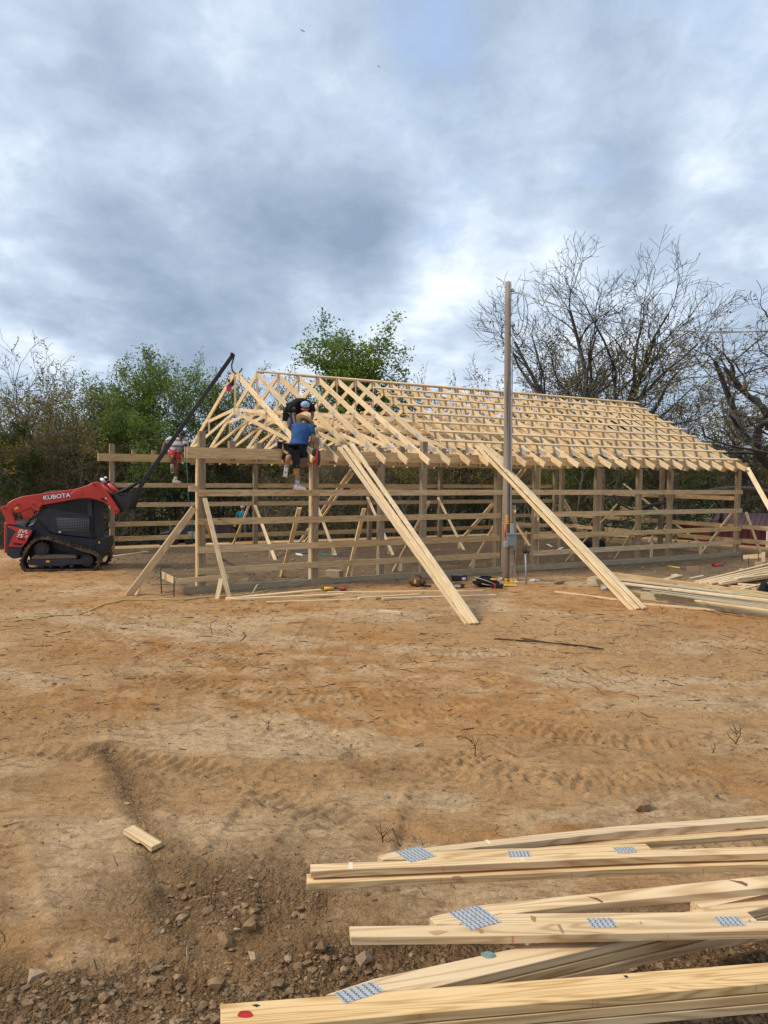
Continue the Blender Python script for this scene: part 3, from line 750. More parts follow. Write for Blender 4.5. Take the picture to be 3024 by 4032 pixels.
tree('budding', 2, 2820, 1500, 45, 'budding tree behind the roof end, left of the gnarled oak', wide=1.0)
tree('dark', 0, 60, 1610, 33, 'dark evergreen at the left edge behind the loader', wide=1.0)
tree('bare_thin', 0, 2290, 1500, 36, 'thick grey trunk standing behind the right half of the frame', wide=1.1)
tree('bare_thin', 2, 2690, 1560, 38, 'slim trunk standing behind the last posts of the frame', wide=1.0)
for px, tp, yy, lb in ((-60, 1480, 40, 'olive tree at the left edge, behind the bare ones'), (120, 1500, 41, 'olive tree filling the gap behind the tall bare tree'), (260, 1490, 42, 'olive tree right of the tall bare tree'), (3040, 1560, 47, 'olive tree low at the right edge behind the shed')): tree('budding', 1, px, tp, yy, lb, wide=1.5)
# thicket rows
rr = random.Random(19)
for i in range(64):
    px = -260+i*54+rr.uniform(-20, 20); y = rr.uniform(35.5, 46)
    if px > 2300: y += 2
    if px > 2600: y = max(y, 41.5)
    if 560 < px < 1060: y = max(y, 41.8)
    topr = 1600 if px < 900 else 1640 if px < 2500 else 1700
    kind = rr.choice(['budding', 'budding', 'bare_thin', 'budding', 'bare_thin', 'green' if px > 500 else 'budding', 'dark' if i % 4 == 0 else 'budding'])
    lab = {'budding': 'olive budding tree in the thicket behind the frame', 'bare_thin': 'thin bare tree in the thicket behind the frame', 'dark': 'dark leafy young tree in the thicket behind the frame', 'green': 'green young tree in the thicket behind the frame'}[kind]
    tree(kind, rr.randrange(3), px, topr+rr.uniform(-60, 110), y, lab, {'budding': 'olive thicket trees', 'bare_thin': 'bare thicket trees', 'dark': 'dark thicket trees', 'green': 'green thicket trees'}[kind], wide=rr.uniform(1.1, 1.7))
# brush and far wood
def brush(n, nl, seed, y0, y1, h, lm, size):
    r_ = np.random.default_rng(seed)
    y = r_.uniform(y0, y1, n); x = r_.uniform(-.60, .60, n)*(y+4)
    t, v = tv_np(x, y); keep = ((v > 15.5)|(t > 34)) & ~((x/y > -.315) & (x/y < -.155) & (y < 40.8)); x, y = x[keep], y[keep]; n = len(x)
    z0 = gh(x, y, False); zc = z0+r_.uniform(0, 1, n)**1.6*h
    k = 4; d = r_.normal(size=(n, 3)); d[:, 2] = np.abs(d[:, 2])+.3; d /= np.linalg.norm(d, axis=1, keepdims=True)
    L_ = r_.uniform(.5, 2.0, n); Pp = np.zeros((n, k, 3)); Pp[:, 0] = np.stack([x, y, zc*.8], 1); Pp[:, 0, 2] = z0+(zc-z0)*.7
    for j in range(1, k):
        d = d+r_.normal(0, .33, (n, 3)); d /= np.linalg.norm(d, axis=1, keepdims=True); Pp[:, j] = Pp[:, j-1]+d*(L_/(k-1))[:, None]
    Rr_ = r_.uniform(.006, .018, n)[:, None]*np.array([1, .8, .6, .35])[None]
    a = Acc(); V, Fq = tubes(Pp, Rr_, 3); a.add(V, Fq, 0)
    C = Pp[r_.integers(0, n, nl), r_.integers(1, k, nl)]+r_.normal(0, .16, (nl, 3))
    V, Fq = leaves(C, size, r_); a.add(V, Fq, 1)
    return a.mesh('brush', [BARKG, lm])
tag(link(bpy.data.objects.new('underbrush', brush(16000, 70000, 71, 33, 45, 4.2, LBRUSH, .055))), 'tangled grey brown underbrush along the edge of the woods', 'underbrush', kind='stuff')
def wood_mass(n, seed):
    r_ = np.random.default_rng(seed)
    m = n*3; y = r_.uniform(46, 62, m); x = r_.uniform(-.72, .72, m)*(y+6)
    top = 3.6+3.2*fbm(x, y*.4, .16, 3, 81)+1.6*(fbm(x, y, .9, 2, 82)-.5)
    z0 = gh(x, y, False); u = r_.uniform(0, 1, m)**.8
    keep = r_.uniform(size=m) < sstep(.30, .6, fbm(x, z0+u*top+y, .9, 2, 83))
    x, y, z = x[keep], y[keep], (z0+u*top)[keep]; x, y, z = x[:n], y[:n], z[:n]
    V, Fq = leaves(np.stack([x, y, z], 1), .12, r_)
    return mesh_np('far_woodland', V, Fq, LDARK)
tag(link(bpy.data.objects.new('far_woodland', wood_mass(110000, 73))), 'far dark green woodland closing the view behind the nearer trees', 'woodland', kind='stuff')
# ------------------------------------------------------------ timber frame
barn = empty('barn_frame', B0, 'large pole barn frame of posts, girts and pale roof trusses under construction', 'barn frame')
ZT = 3.085
def mb(name, t0, t1, v0, v1, z0, z1, m, parent=barn):
    """axis aligned member in barn coordinates; long axis becomes local x"""
    dt, dv, dz = t1-t0, v1-v0, z1-z0
    c = ((t0+t1)/2, (v0+v1)/2, (z0+z1)/2)
    j = random.uniform(-.004, .004)
    if dt >= dv and dt >= dz: return board(name, F(t0, c[1], c[2]+j), F(t1, c[1], c[2]-j), dv, dz, m, parent)
    if dv >= dt and dv >= dz: return board(name, F(c[0], v0, c[2]), F(c[0], v1, c[2]), dt, dz, m, parent)
    return board(name, F(c[0], c[1], z0), F(c[0]+j, c[1], z1), dv, dt, m, parent, up=U)
# posts: (t, top) on the front line, (t, top) on the back line
FRONT = [(0.07, .34), (2.74, .30), (4.52, .04), (5.75, .30), (8.12, -.2), (9.45, .10), (11.80, .10), (13.55, .0), (14.95, .08), (18.30, .12)]
for t, e in FRONT:
    p = mb('post', t-.07, t+.07, .040, .178, -.25, ZT+e, POST)
    if abs(t-.07) < .01 or abs(t-2.74) < .01 or abs(t-9.45) < .01:
        mb('post', t-.112 if t < 9 else t+.072, t-.072 if t < 9 else t+.112, .045, .176, -.2, ZT-.25, GIRT)
for t, e in [(0.07, .30), (4.75, .0), (9.2, .0), (12.35, .0), (15.3, .0), (18.30, .12)]:
    mb('post', t-.07, t+.07, BW-.178, BW-.040, -.25, ZT+e, POST)
mb('post', 14.55, 14.69, BW*.5, BW*.5+.14, -.2, ZT-.3, POST)      # paired interior posts at the right
mb('post', 18.20, 18.34, 3.1, 3.24, -.2, ZT-.2, POST)
mb('post', 18.20, 18.34, 6.0, 6.14, -.2, ZT-.2, POST)
GZ_ = [2.116, 1.505, .905, .452]
# front girts, butted at the posts
brk = [[-.04, 2.80, 5.80, 11.85, 18.42], [-.04, 4.5, 8.16], [-.04, 2.80, 8.16], [-.04, 2.80, 8.16]]
for z, bk in zip(GZ_, brk):
    for a, b in zip(bk[:-1], bk[1:]): mb('girt', a+.002, b-.002, 0, .038, z-.07, z+.07, GIRT)
for z, bk in zip(GZ_[1:], [[9.36, 13.6, 18.42], [9.36, 18.42], [9.36, 18.42]]):
    for a, b in zip(bk[:-1], bk[1:]): mb('girt', a+.002, b-.002, 0, .038, z-.07, z+.07, GIRT)
# back girts
for i, (z, bk) in enumerate(zip(GZ_, [[0, 4.75, 9.2, 14.6, 18.4], [0, 9.2, 18.4], [0, 4.75, 12.35, 18.4], [0, 9.2, 15.2, 18.4]])):
    for a, b in zip(bk[:-1], bk[1:]): mb('girt', a+.002, b-.002, BW-.038, BW, z-.07, z+.07, GIRT)
# right gable girts, running on past the front corner
for z, v0 in ((1.90, .19), (GZ_[2]+.06, -1.35), (GZ_[3]+.05, -1.35), (1.36, 5.2)):
    mb('girt', 18.36, 18.398, v0 if v0 > 0 else .002, 4.4 if z < 1.8 else BW-.05, z-.07, z+.07, GIRT)
    if z < 1.8 and v0 < 0:
        mb('girt', 18.422, 18.46, v0-.6, -.002, z-.07, z+.07, GIRT)
        mb('girt', 18.36, 18.398, 4.404, BW-.05, z-.075, z+.065, GIRT)
# headers (doubled on the posts) and grade boards
for a, b in ((-.27, 5.72), (5.724, 11.9), (11.904, 18.62)):
    mb('header', a, b, -.001, .038, ZT-.235, ZT, GIRT); mb('header', a, b-.01, .18, .218, ZT-.235, ZT, GIRT)
for a, b in ((-.33, 6.1), (6.104, 12.2), (12.204, 18.66)):
    mb('header', a, b, BW-.218, BW-.18, ZT-.235, ZT, GIRT); mb('header', a, b-.01, BW-.038, BW+.001, ZT-.235, ZT, GIRT)
for a, b in ((-.35, 4.4), (4.404, 9.9), (9.904, 18.5)):
    mb('grade_board', a, b, -.001, .037, -.02, .135, GREYW)
    mb('grade_board', a, b-.02, BW+.001, BW+.038, -.02, .135, GREYW)
mb('grade_board', 18.41, 18.448, -.001, BW, -.02, .14, GREYW)
# roof trusses
TN, T0, TS = 26, 2.44, .6205
SL = .5; CS = math.cos(math.atan(SL)); RZ = 5.364; HV = BW/2
def zc(v, off=0.0):   # centre line height of the top chord over v (front slope and mirrored back slope)
    return RZ-abs(v-HV)*SL-(.07+off)/CS
HB = .10
def zb(v): return 3.10+.055+(HV-HB-abs(v-HV))*.243
def plate(name, c, sx, sz, ang, parent, mats, th=.0195):
    bm = bmesh.new()
    M = Matrix.Translation((c[0], 0, c[1])) @ Matrix.Rotation(-ang, 4, 'Y')
    for s in (-1, 1): bm_box(bm, (-sx/2, s*th-.0012, -sz/2), (sx/2, s*th+.0012, sz/2), 0, M)
    return bm, mats
def truss_parts(parent, M0):
    """members in local coordinates: x across the span, z up, y thickness"""
    TP = {}
    def mem(name, a, b, w, mm=PINE, key=None):
        o = board(name, M0 @ Vector((a[0], 0, a[1])), M0 @ Vector((b[0], 0, b[1])), .038, w, mm, parent)
        return o
    e = .42
    mem('top_chord', (-e, zc(-e)), (HV, zc(HV)), .14)
    mem('top_chord', (BW+e, zc(BW+e)), (HV, zc(HV)), .14)
    for s in (0, 1):
        q = lambda v: (BW-v if s else v)
        mem('bottom_chord', (q(.16), zb(.16)), (q(HV), zb(HV)), .089)
        mem('web', (q(HV-.05), zb(HV)+.07), (q(2.20), zc(2.20)-.11), .089)
        mem('web', (q(2.25), zc(2.25)-.10), (q(2.25), zb(2.25)+.05), .064)
    mem('king_post', (HV, zb(HV)+.02), (HV, zc(HV)-.02), .089)
    for (v, z, sx, sz, an) in ((HV, zc(HV)-.02, .17, .17, 0), (HV, zb(HV)+.03, .15, .20, 0), (2.22, zc(2.22)-.05, .12, .13, .46), (BW-2.22, zc(2.22)-.05, .12, .13, -.46),
                               (.42, zc(.42)-.04, .22, .12, .46), (1.05, zc(1.05)-.03, .15, .10, .46), (BW-.42, zc(.42)-.04, .22, .12, -.46), (BW-1.05, zc(1.05)-.03, .15, .10, -.46),
                               (2.25, zb(2.25), .08, .10, .24)):
        bm, ms = plate('connector_plate', (v, z), sx, sz, an, parent, STEEL)
        bm_obj('connector_plate', bm, STEEL, parent, M0)
def truss_M(t): return Matrix.Translation(F(t, 0, 0)) @ Matrix((Vv, -U, Vector((0, 0, 1)))).transposed().to_4x4()
first_t = empty('roof_truss', F(T0, 0, ZT), 'pale timber roof truss hanging from the black hook, nearest the boom', 'roof truss')
truss_parts(first_t, truss_M(T0-.02))
proto_t = bpy.data.objects.new('roof_truss', None); link(proto_t, barn, Matrix.Translation(F(T0+TS, 0, ZT)))
truss_parts(proto_t, truss_M(T0+TS))
kids = [c for c in bpy.data.objects if c.parent == proto_t]
rj = random.Random(4)
for i in range(2, TN):
    c = proto_t.copy(); COL.objects.link(c); c.parent = barn
    sh = U*TS*(i-1)+Vv*rj.uniform(-.03, .03)
    M = Matrix.Translation(sh) @ WM[proto_t.name]; c.matrix_basis = WM[barn.name].inverted() @ M; WM[c.name] = M
    for k in kids:
        q = k.copy(); COL.objects.link(q); q.parent = c; q.matrix_basis = k.matrix_basis.copy()
# truss blocks between the doubled headers
for i in range(-4, TN):
    t = T0+TS*i+.09
    for v0, v1 in ((.042, .178), (BW-.178, BW-.042)):
        if i in (-4,) : continue
        if any(abs(t-p[0]) < .16 for p in FRONT if p[1] > .06) and v0 < 1: continue
        if v0 > 1 and (t < .3 or i > 0 and i % 1 == 0 and t > 18.2): continue
        h = .13+rj.uniform(-.02, .03)
        mb('truss_block', t, t+.135, v0, v1, ZT-.30, ZT+h, POST if rj.random() < .7 else GIRT)
# purlins laid flat over the top chords
def row(i, side, tstart, tend, nm='purlin', w=.089):
    s = .075+.607*i
    v = HV-s*CS if side < 0 else HV+s*CS
    z = RZ-s*CS*SL+.019/CS+.002
    up = Vector((0, 0, 1))*CS+Vv*(-1 if side < 0 else 1)*math.sin(math.atan(SL))
    t = tstart
    while t < tend:
        e = min(t+4.88 if t > tstart else t+rj.choice([2.5, 3.66, 4.88]), tend)
        if tend-e < .6: e = tend
        board(nm, F(t+.002, v, z), F(e-.002, v, z), w, .036, PINE, barn, up=up); t = e
def zrow(i): s = .075+.607*i; return HV-s*CS, RZ-s*CS*SL+.02
TE = T0+TS*25+.10
starts = [None, 1522, 1560, 1600, 1641, 1687, 1733, 2075, 2455]
row(0, -1, 3.0, TE+.25, 'ridge_purlin')
for i in range(1, 9):
    v, z = zrow(i)
    px0 = {1: 1470, 2: 1522, 3: 1560, 4: 1600, 5: 1641, 6: 1687, 7: 1733, 8: 2455}[i]
    row(i, -1, t_at(px0, v, z), TE+rj.uniform(-.02, .25))
for i in range(0, 9): row(i, 1, (7.0 if i else 4.2)+.3*(i % 2), TE+.1)
# long stringers over the bottom chords, inside
for v in (HV-.12, HV+1.6, 1.9): board('stringer', F(3.4, v, zb(v)+.07), F(TE, v, zb(v)+.07), .089, .038, PINE, barn)
# temporary braces nailed to the frame; top point on a wall plane, foot on the ground
def brace(top, foot, v=0.2, w=.089, m=PINE, stake=None, ftz=None, par=None, nm='brace', th=.038):
    par = par or barn
    A = onwall(top[0], top[1], v) if not isinstance(top, Vector) else top
    B = onground(*foot) if ftz is None else onz(foot[0], foot[1], ftz)
    side = Vector((B.x-A.x, B.y-A.y, 0))
    d = (B-A).normalized(); nrm = d.cross(U)
    B = B+d*.05
    board(nm, A, B, w, th, m, par, up=(CAMP-A).cross(d).cross(d)*-1 if False else (Vv if abs(d.dot(Vv)) < .5 else d.cross(U).cross(d)*0+Vector((0, 0, 1))))
    if stake:
        s = onground(*stake[:2]); hgt = stake[2] if len(stake) > 2 else .28
        board('stake', s+Vector((0, 0, -.12)), s+Vector((.02, .02, hgt)), .089, .036, m, par, up=(CAMP-s))
brace((766, 2000), (507, 2342), .02, .14, GIRT, None, th=.05)
s_ = onground(530, 2342); board('stake', s_+Vector((-.05, 0, -.1)), s_+Vector((.12, 0, .33)), .14, .038, PINE, barn, up=(-.3, -1, .2))
brace((806, 1962), (903, 2357), .0-.05, .089, PINE)
s_ = onground(851, 2357); board('stake', s_+Vector((0, 0, -.1)), s_+Vector((.10, .02, .40)), .089, .038, PINE, barn, up=(-.3, -1, .2))
brace((811, 2060), (876, 2205), .22)
brace((979, 1995), (915, 2150), BW+.02, .07)
brace((1004, 1990), (1083, 2203), BW-.22, stake=(1063, 2196, .30))
brace((1179, 2000), (1112, 2272), .10, .10, stake=(1106, 2274, .30))
brace((1434, 2002), (1370, 2270), .10, .10, stake=(1378, 2268, .22))
brace((1239, 1966), (1322, 2190), BW-.22, stake=(1310, 2188, .30))
brace((1385, 1848), (1180, 2135), BW+.02, .10); brace((1392, 1862), (1197, 2140), BW+.06, .08)
brace((1447, 1958), (1547, 2185), BW-.22, stake=(1530, 2182, .28))
brace((1690, 1976), (1549, 2250), .20, .10, stake=(1575, 2250, .28))
brace((1725, 1960), (1825, 2163), BW-.22, stake=(1806, 2160, .30))
brace((1974, 2026), (1853, 2236), .20, .10, stake=(1861, 2240, .42))
brace((2076, 1846), (1826, 2117), BW+.02, .09); brace((2056, 1850), (1818, 2120), BW+.08, .08)
brace((1965, 1963), (2085, 2148), BW-.22, stake=(2068, 2144, .50))
brace((2200, 1952), (2290, 2108), BW-.2); brace((2212, 1950), (2302, 2108), BW-.1)
brace((2370, 1988), (2297, 2112), BW-1.5, .08)
brace((2430, 1985), (2226, 2210), .21, .11, stake=(2252, 2210, .20))
brace((2531, 2030), (2424, 2200), .21, .10)
brace((2651, 1960), (2556, 2136), BW-2.4, .09, stake=(2563, 2196, .5)); brace((2642, 2030), (2584, 2150), BW-3.5, .08)
brace(F(18.30, 5.0, 2.3), (2806, 2176), 0, .08)
brace((2911, 1981), (2764, 2180), .20, .10, stake=(2756, 2184, .30))
brace(F(18.47, -.1, 1.45), (2998, 2188), 0, .10, stake=(3004, 2226, .40))
s = F(8.30, .1, 0)
mb('door_jamb', 8.24, 8.28, .045, .17, -.05, ZT-.24, PINE)
board('nailer', F(8.3, BW-.3, 1.98), F(11.6, BW-.25, 2.10), .038, .13, GIRT, barn)
board('nailer', F(15.6, BW-.3, .62), F(18.2, BW-.3, .46), .038, .13, PINE, barn)
# a short board end at the left of the first girt
board('nailer', F(-.22, .06, GZ_[0]+.09), F(.0, .06, GZ_[0]+.09), .04, .12, GIRT, barn)

# ------------------------------------------------------------ boards leaning on the eave
def top_on(name, tp, bp, v, w, th, m, label, group=None, cat='board', zoff=0.0, updir=None):
    A = onwall(tp[0], tp[1], v); B = onground(bp[0], bp[1])
    d = (B-A).normalized(); up = d.cross(U).normalized()
    if up.z < 0: up = -up
    if updir: up = updir
    o = board(name, A+up*zoff, B+up*zoff, w, th, m, None, up=up)
    return tag(o, label, cat, group)
gA = 'three boards leaning on the eave beside the two roof workers'
top_on('leaning_board', (1337, 1762), (1841, 2457), -.30, .092, .038, PINE, 'leftmost of the three pale boards leaning on the eave near the workers', gA)
top_on('leaning_board', (1356, 1756), (1856, 2459), -.30, .092, .038, PINE, 'middle one of the three pale boards leaning on the eave near the workers', gA, zoff=.012)
top_on('leaning_board', (1384, 1752), (1874, 2459), -.30, .092, .038, PINE, 'rightmost of the three pale boards leaning on the eave near the workers', gA, zoff=.025)
gB = 'boards leaning on the eave to the right of the pole'
top_on('leaning_board', (1876, 1752), (2491, 2400), -.35, .092, .038, PINE, 'lower left board of the stack leaning behind the utility pole', gB, zoff=-.02)
top_on('leaning_board', (1893, 1750), (2509, 2401), -.35, .11, .038, PINE, 'middle board of the stack leaning behind the utility pole', gB, zoff=.02)
top_on('leaning_board', (1918, 1775), (2534, 2402), -.35, .092, .038, PINE, 'upper right board of the stack leaning behind the utility pole', gB, zoff=.045)
A_ = F(18.2, -.28, ZT-.18); B_ = onz(3180, 2270, 0)
tag(board('leaning_board', A_, B_, .14, .038, PINE, None, up=(CAMP-A_)), 'single wide board leaning on the eave at the right end of the roof', 'board')
# ------------------------------------------------------------ compact track loader
HEAD = R(8); LH = Vector((math.cos(HEAD), math.sin(HEAD), 0)); LN = Vector((-math.sin(HEAD), math.cos(HEAD), 0))
LP = onz(230, 2249, 0.0); LP.z = -.02
LM = Matrix((LH, LN, Vector((0, 0, 1)))).transposed().to_4x4(); LM.translation = LP
LMI = LM.inverted()
loader = empty('track_loader', LP, 'red and dark blue tracked skid loader with a long black lifting boom', 'track loader'); WM[loader.name] = Matrix.Translation(LP)
def C5(cx, cy, yl=0.0):
    """photo crop coordinate -> local (x, z) on the loader's plane y = yl"""
    d = ray(cx*.3014, 1850+cy*.3014); p0 = LP+LN*yl; k = (p0-CAMP).dot(LN)/d.dot(LN); q = LMI @ (CAMP+d*k)
    return (q.x, q.z)
def lprism(name, pts, y0, y1, m, bev=.012, yl=None, parent=None, extra=None):
    bm = bmesh.new(); poly = [C5(a, b, y0 if yl is None else yl) for a, b in pts]
    bm_prism(bm, poly, y0, y1)
    if bev: bm_bevel(bm, bev)
    if extra: extra(bm)
    return bm_obj(name, bm, m, parent or loader, LM)
def lbox(name, a, b, y0, y1, m, bev=.008, parent=None):
    (x0, z0), (x1, z1) = C5(*a), C5(*b)
    bm = bmesh.new(); bm_box(bm, (min(x0, x1), y0, min(z0, z1)), (max(x0, x1), y1, max(z0, z1)))
    if bev: bm_bevel(bm, bev)
    return bm_obj(name, bm, m, parent or loader, LM)
rear = [(78, 700), (210, 708), (330, 745), (425, 800), (345, 940), (300, 1010), (262, 1150), (165, 1165), (80, 1108)]
body = lprism('engine_housing', rear, .08, 1.60, NAVY, .025)
lprism('side_panel', [(95, 745), (130, 733), (420, 797), (345, 940), (290, 1008), (112, 1003), (160, 880), (208, 805)], .062, .082, RED, .004, parent=body)
lprism('rear_door', [(48, 690), (98, 682), (80, 1085), (50, 1085)], .14, 1.54, RED, .02)
lprism('side_panel', [(245, 890), (330, 905), (315, 925), (240, 910)], .054, .061, DECALK, 0, parent=body)
lprism('side_panel', [(180, 950), (300, 965), (275, 990), (170, 975)], .054, .061, DECALK, 0, parent=body)
# chassis and cab
lprism('chassis', [(330, 745), (430, 700), (520, 560), (660, 830), (1230, 895), (1380, 885), (1392, 1010), (1330, 1110), (1290, 1160), (1000, 1120), (420, 960)], .42, 1.28, NAVY, .02)
lprism('front_panel', [(1240, 905), (1382, 890), (1392, 1005), (1335, 1100), (1250, 1050)], .36, 1.34, BLACKP, .01)
lprism('belly_plate', [(330, 1000), (700, 960), (1330, 1060), (1330, 1150), (1180, 1240), (420, 1240)], .43, 1.25, BLACKP, .01)
cab = lprism('cab', [(440, 600), (520, 520), (700, 505), (1180, 590), (1215, 600), (1222, 890), (1080, 878), (700, 835), (620, 790)], .38, 1.32, NAVY, .015)
roof = [(470, 470), (540, 330), (600, 300), (1180, 355), (1345, 375), (1345, 400), (1190, 392), (620, 350), (560, 480)]
lprism('cab_roof', [(520, 372), (560, 300), (640, 278), (1300, 350), (1345, 376), (1335, 402), (560, 395)], .36, 1.34, NAVY, .012, parent=cab)
for pts in ([(515, 390), (575, 390), (560, 530), (500, 560)], [(1130, 385), (1200, 385), (1222, 890), (1180, 890)], [(1325, 390), (1345, 390), (1362, 875), (1345, 875)]):
    for y0 in (.38, 1.27): lprism('cab_post', pts, y0, y0+.05, NAVY, .006, parent=cab)
def grid(bm, pts, y, nx_, nz_, th=.006):
    P4 = [C5(a, b, y) for a, b in pts]
    lerp = lambda p, q, t: (p[0]+(q[0]-p[0])*t, p[1]+(q[1]-p[1])*t)
    for i in range(nx_+1):
        a = lerp(P4[0], P4[1], i/nx_); b = lerp(P4[3], P4[2], i/nx_); bm_cyl(bm, (a[0], y, a[1]), (b[0], y, b[1]), th/2, seg=4)
    for i in range(nz_+1):
        a = lerp(P4[0], P4[3], i/nz_); b = lerp(P4[1], P4[2], i/nz_); bm_cyl(bm, (a[0], y, a[1]), (b[0], y, b[1]), th/2, seg=4)
for y in (.385, 1.31):
    bm = bmesh.new(); grid(bm, [(575, 395), (1130, 395), (1140, 585), (565, 520)], y, 20, 6); bm_obj('window_mesh', bm, BLACKP, cab, LM)
bm = bmesh.new(); grid(bm, [(745, 630), (1160, 640), (1160, 810), (760, 790)], .372, 18, 8, .008); bm_obj('window_mesh', bm, GREYMET, cab, LM)
bm = bmesh.new(); bm_prism(bm, [C5(a, b, .376) for a, b in [(745, 622), (1168, 632), (1168, 820), (750, 800)]], .374, .379); bm_obj('lower_window', bm, BLACKP, cab, LM)
lprism('window_pane', [(520, 392), (1190, 388), (1200, 600), (450, 600)], .40, .41, plain('dark_cab_glass', (.012, .016, .022), .25), 0, parent=cab)
lprism('window_pane', [(1200, 392), (1330, 395), (1348, 875), (1222, 885)], .44, .45, BLACKP, 0, parent=cab)
bm = bmesh.new(); bm_blob(bm, (C5(900, 640)[0], .85, C5(900, 640)[1]), (.22, .25, .12)); bm_box(bm, (C5(700, 0)[0], .6, C5(0, 780)[1]), (C5(830, 0)[0], 1.1, C5(0, 480)[1])); bm_bevel(bm, .03); bm_obj('seat', bm, BLACKF, cab, LM)
bm = bmesh.new(); bm_tube(bm, [(C5(1378, 505)[0], .42, C5(0, 505)[1]), (C5(1392, 540)[0], .40, C5(0, 540)[1]), (C5(1392, 770)[0], .40, C5(0, 770)[1]), (C5(1372, 790)[0], .42, C5(0, 790)[1])], .012); bm_obj('grab_handle', bm, BLACKP, cab, LM)
bm = bmesh.new(); bm_tube(bm, [(C5(545, 330)[0], .5, C5(0, 330)[1]), (C5(580, 290)[0], .5, C5(0, 285)[1]), (C5(700, 280)[0], .5, C5(0, 272)[1]), (C5(900, 280)[0], .5, C5(0, 290)[1])], .02, 8); bm_obj('roof_rail', bm, BLACKP, cab, LM)
# lift arms, one on each side
arm_pts = [(75, 465), (110, 425), (180, 385), (300, 345), (470, 320), (740, 283), (980, 250), (1080, 222), (1150, 198), (1200, 168), (1262, 154), (1305, 172), (1350, 245), (1440, 350), (1500, 440),
           (1560, 532), (1552, 562), (1510, 585), (1488, 578), (1478, 515), (1420, 460), (1340, 420), (1250, 387), (1150, 368), (1040, 372), (900, 400), (700, 435), (545, 462), (515, 492), (515, 535), (460, 538), (430, 492), (330, 520), (240, 562), (165, 560)]
lever = [(8, 500), (45, 468), (95, 470), (150, 500), (165, 562), (212, 714), (100, 708), (60, 600)]
for y0, nm in ((.10, 0), (1.48, 1)):
    def wantri(bm): pass
    arm = lprism('lift_arm', [(a, b) for a, b in arm_pts], y0, y0+.10, RED, .012, yl=.10)
    lprism('rear_link', lever, y0-.04, y0-.002, RED, .006, yl=.10, parent=arm)
    for (cx, cy, r_) in ((70, 503, .045), (238, 450, .04), (442, 447, .04), (1229, 187, .04), (1517, 537, .045)):
        x, z = C5(cx, cy, .10); bm = bmesh.new(); bm_cyl(bm, (x, y0-.055, z), (x, y0+.13, z), r_, seg=14); bm_cyl(bm, (x, y0-.062, z), (x, y0-.054, z), r_*.5, seg=10, mi=1)
        bm_obj('pivot_pin', bm, [RED, DECALK], arm, LM)
    for pts in ([(918, 310), (985, 268), (1060, 262), (1085, 290), (1080, 330), (1000, 338)], [(450, 365), (490, 362), (560, 395), (555, 430), (520, 452), (545, 420), (535, 400)]):
        lprism('arm_rib', pts, y0-.012, y0+.002, RED, .006, yl=.10, parent=arm)
    lprism('arm_slot', [(1335, 357), (1395, 400), (1400, 425), (1308, 385)], y0-.003, y0+.001, DECALK, 0, yl=.10, parent=arm)
    a = C5(440, 470, .15); b = C5(385, 635, .15); c = C5(330, 735, .15)
    bm = bmesh.new(); bm_cyl(bm, (a[0], y0+.16, a[1]), (b[0], y0+.16, b[1]), .022, seg=10, mi=0); bm_cyl(bm, (b[0], y0+.16, b[1]), (c[0], y0+.16, c[1]), .04, seg=12, mi=1)
    bm_obj('lift_cylinder', bm, [STEEL, BLACKP], loader, LM)
    lprism('arm_gusset', [(262, 560), (430, 500), (438, 600), (360, 610), (300, 590)], y0+.03, y0+.07, RED, .006, yl=.12, parent=arm)
    # tilt links on the front end
    a = C5(1310, 190, .3); b = C5(1500, 360, .3)
    bm = bmesh.new(); yy = .34 if y0 < 1 else 1.30
    bm_tube(bm, [(a[0], yy, a[1]), (b[0], yy, b[1])], .05, 8, 0); bm_tube(bm, [(a[0], yy+.07, a[1]+.05), ((a[0]+b[0])/2, yy+.07, (a[1]+b[1])/2+.09), (b[0], yy+.07, b[1]+.03)], .014, 6, 1)
    bm_obj('tilt_cylinder', bm, [RED, CABLE], arm, LM)
x, z = C5(1350, 140, .5); bm = bmesh.new()
for k, (dx, dz, r_) in enumerate(((0, 0, .05), (.06, .03, .045), (-.05, .04, .035), (.10, -.03, .04), (.03, .07, .03))): bm_blob(bm, (x+dx, .45+.05*k, z+dz), (r_*1.4, .06, r_), 1, k % 2, .3, k)
bm_obj('hose_bundle', bm, [WHITE, CABLE], loader, LM)
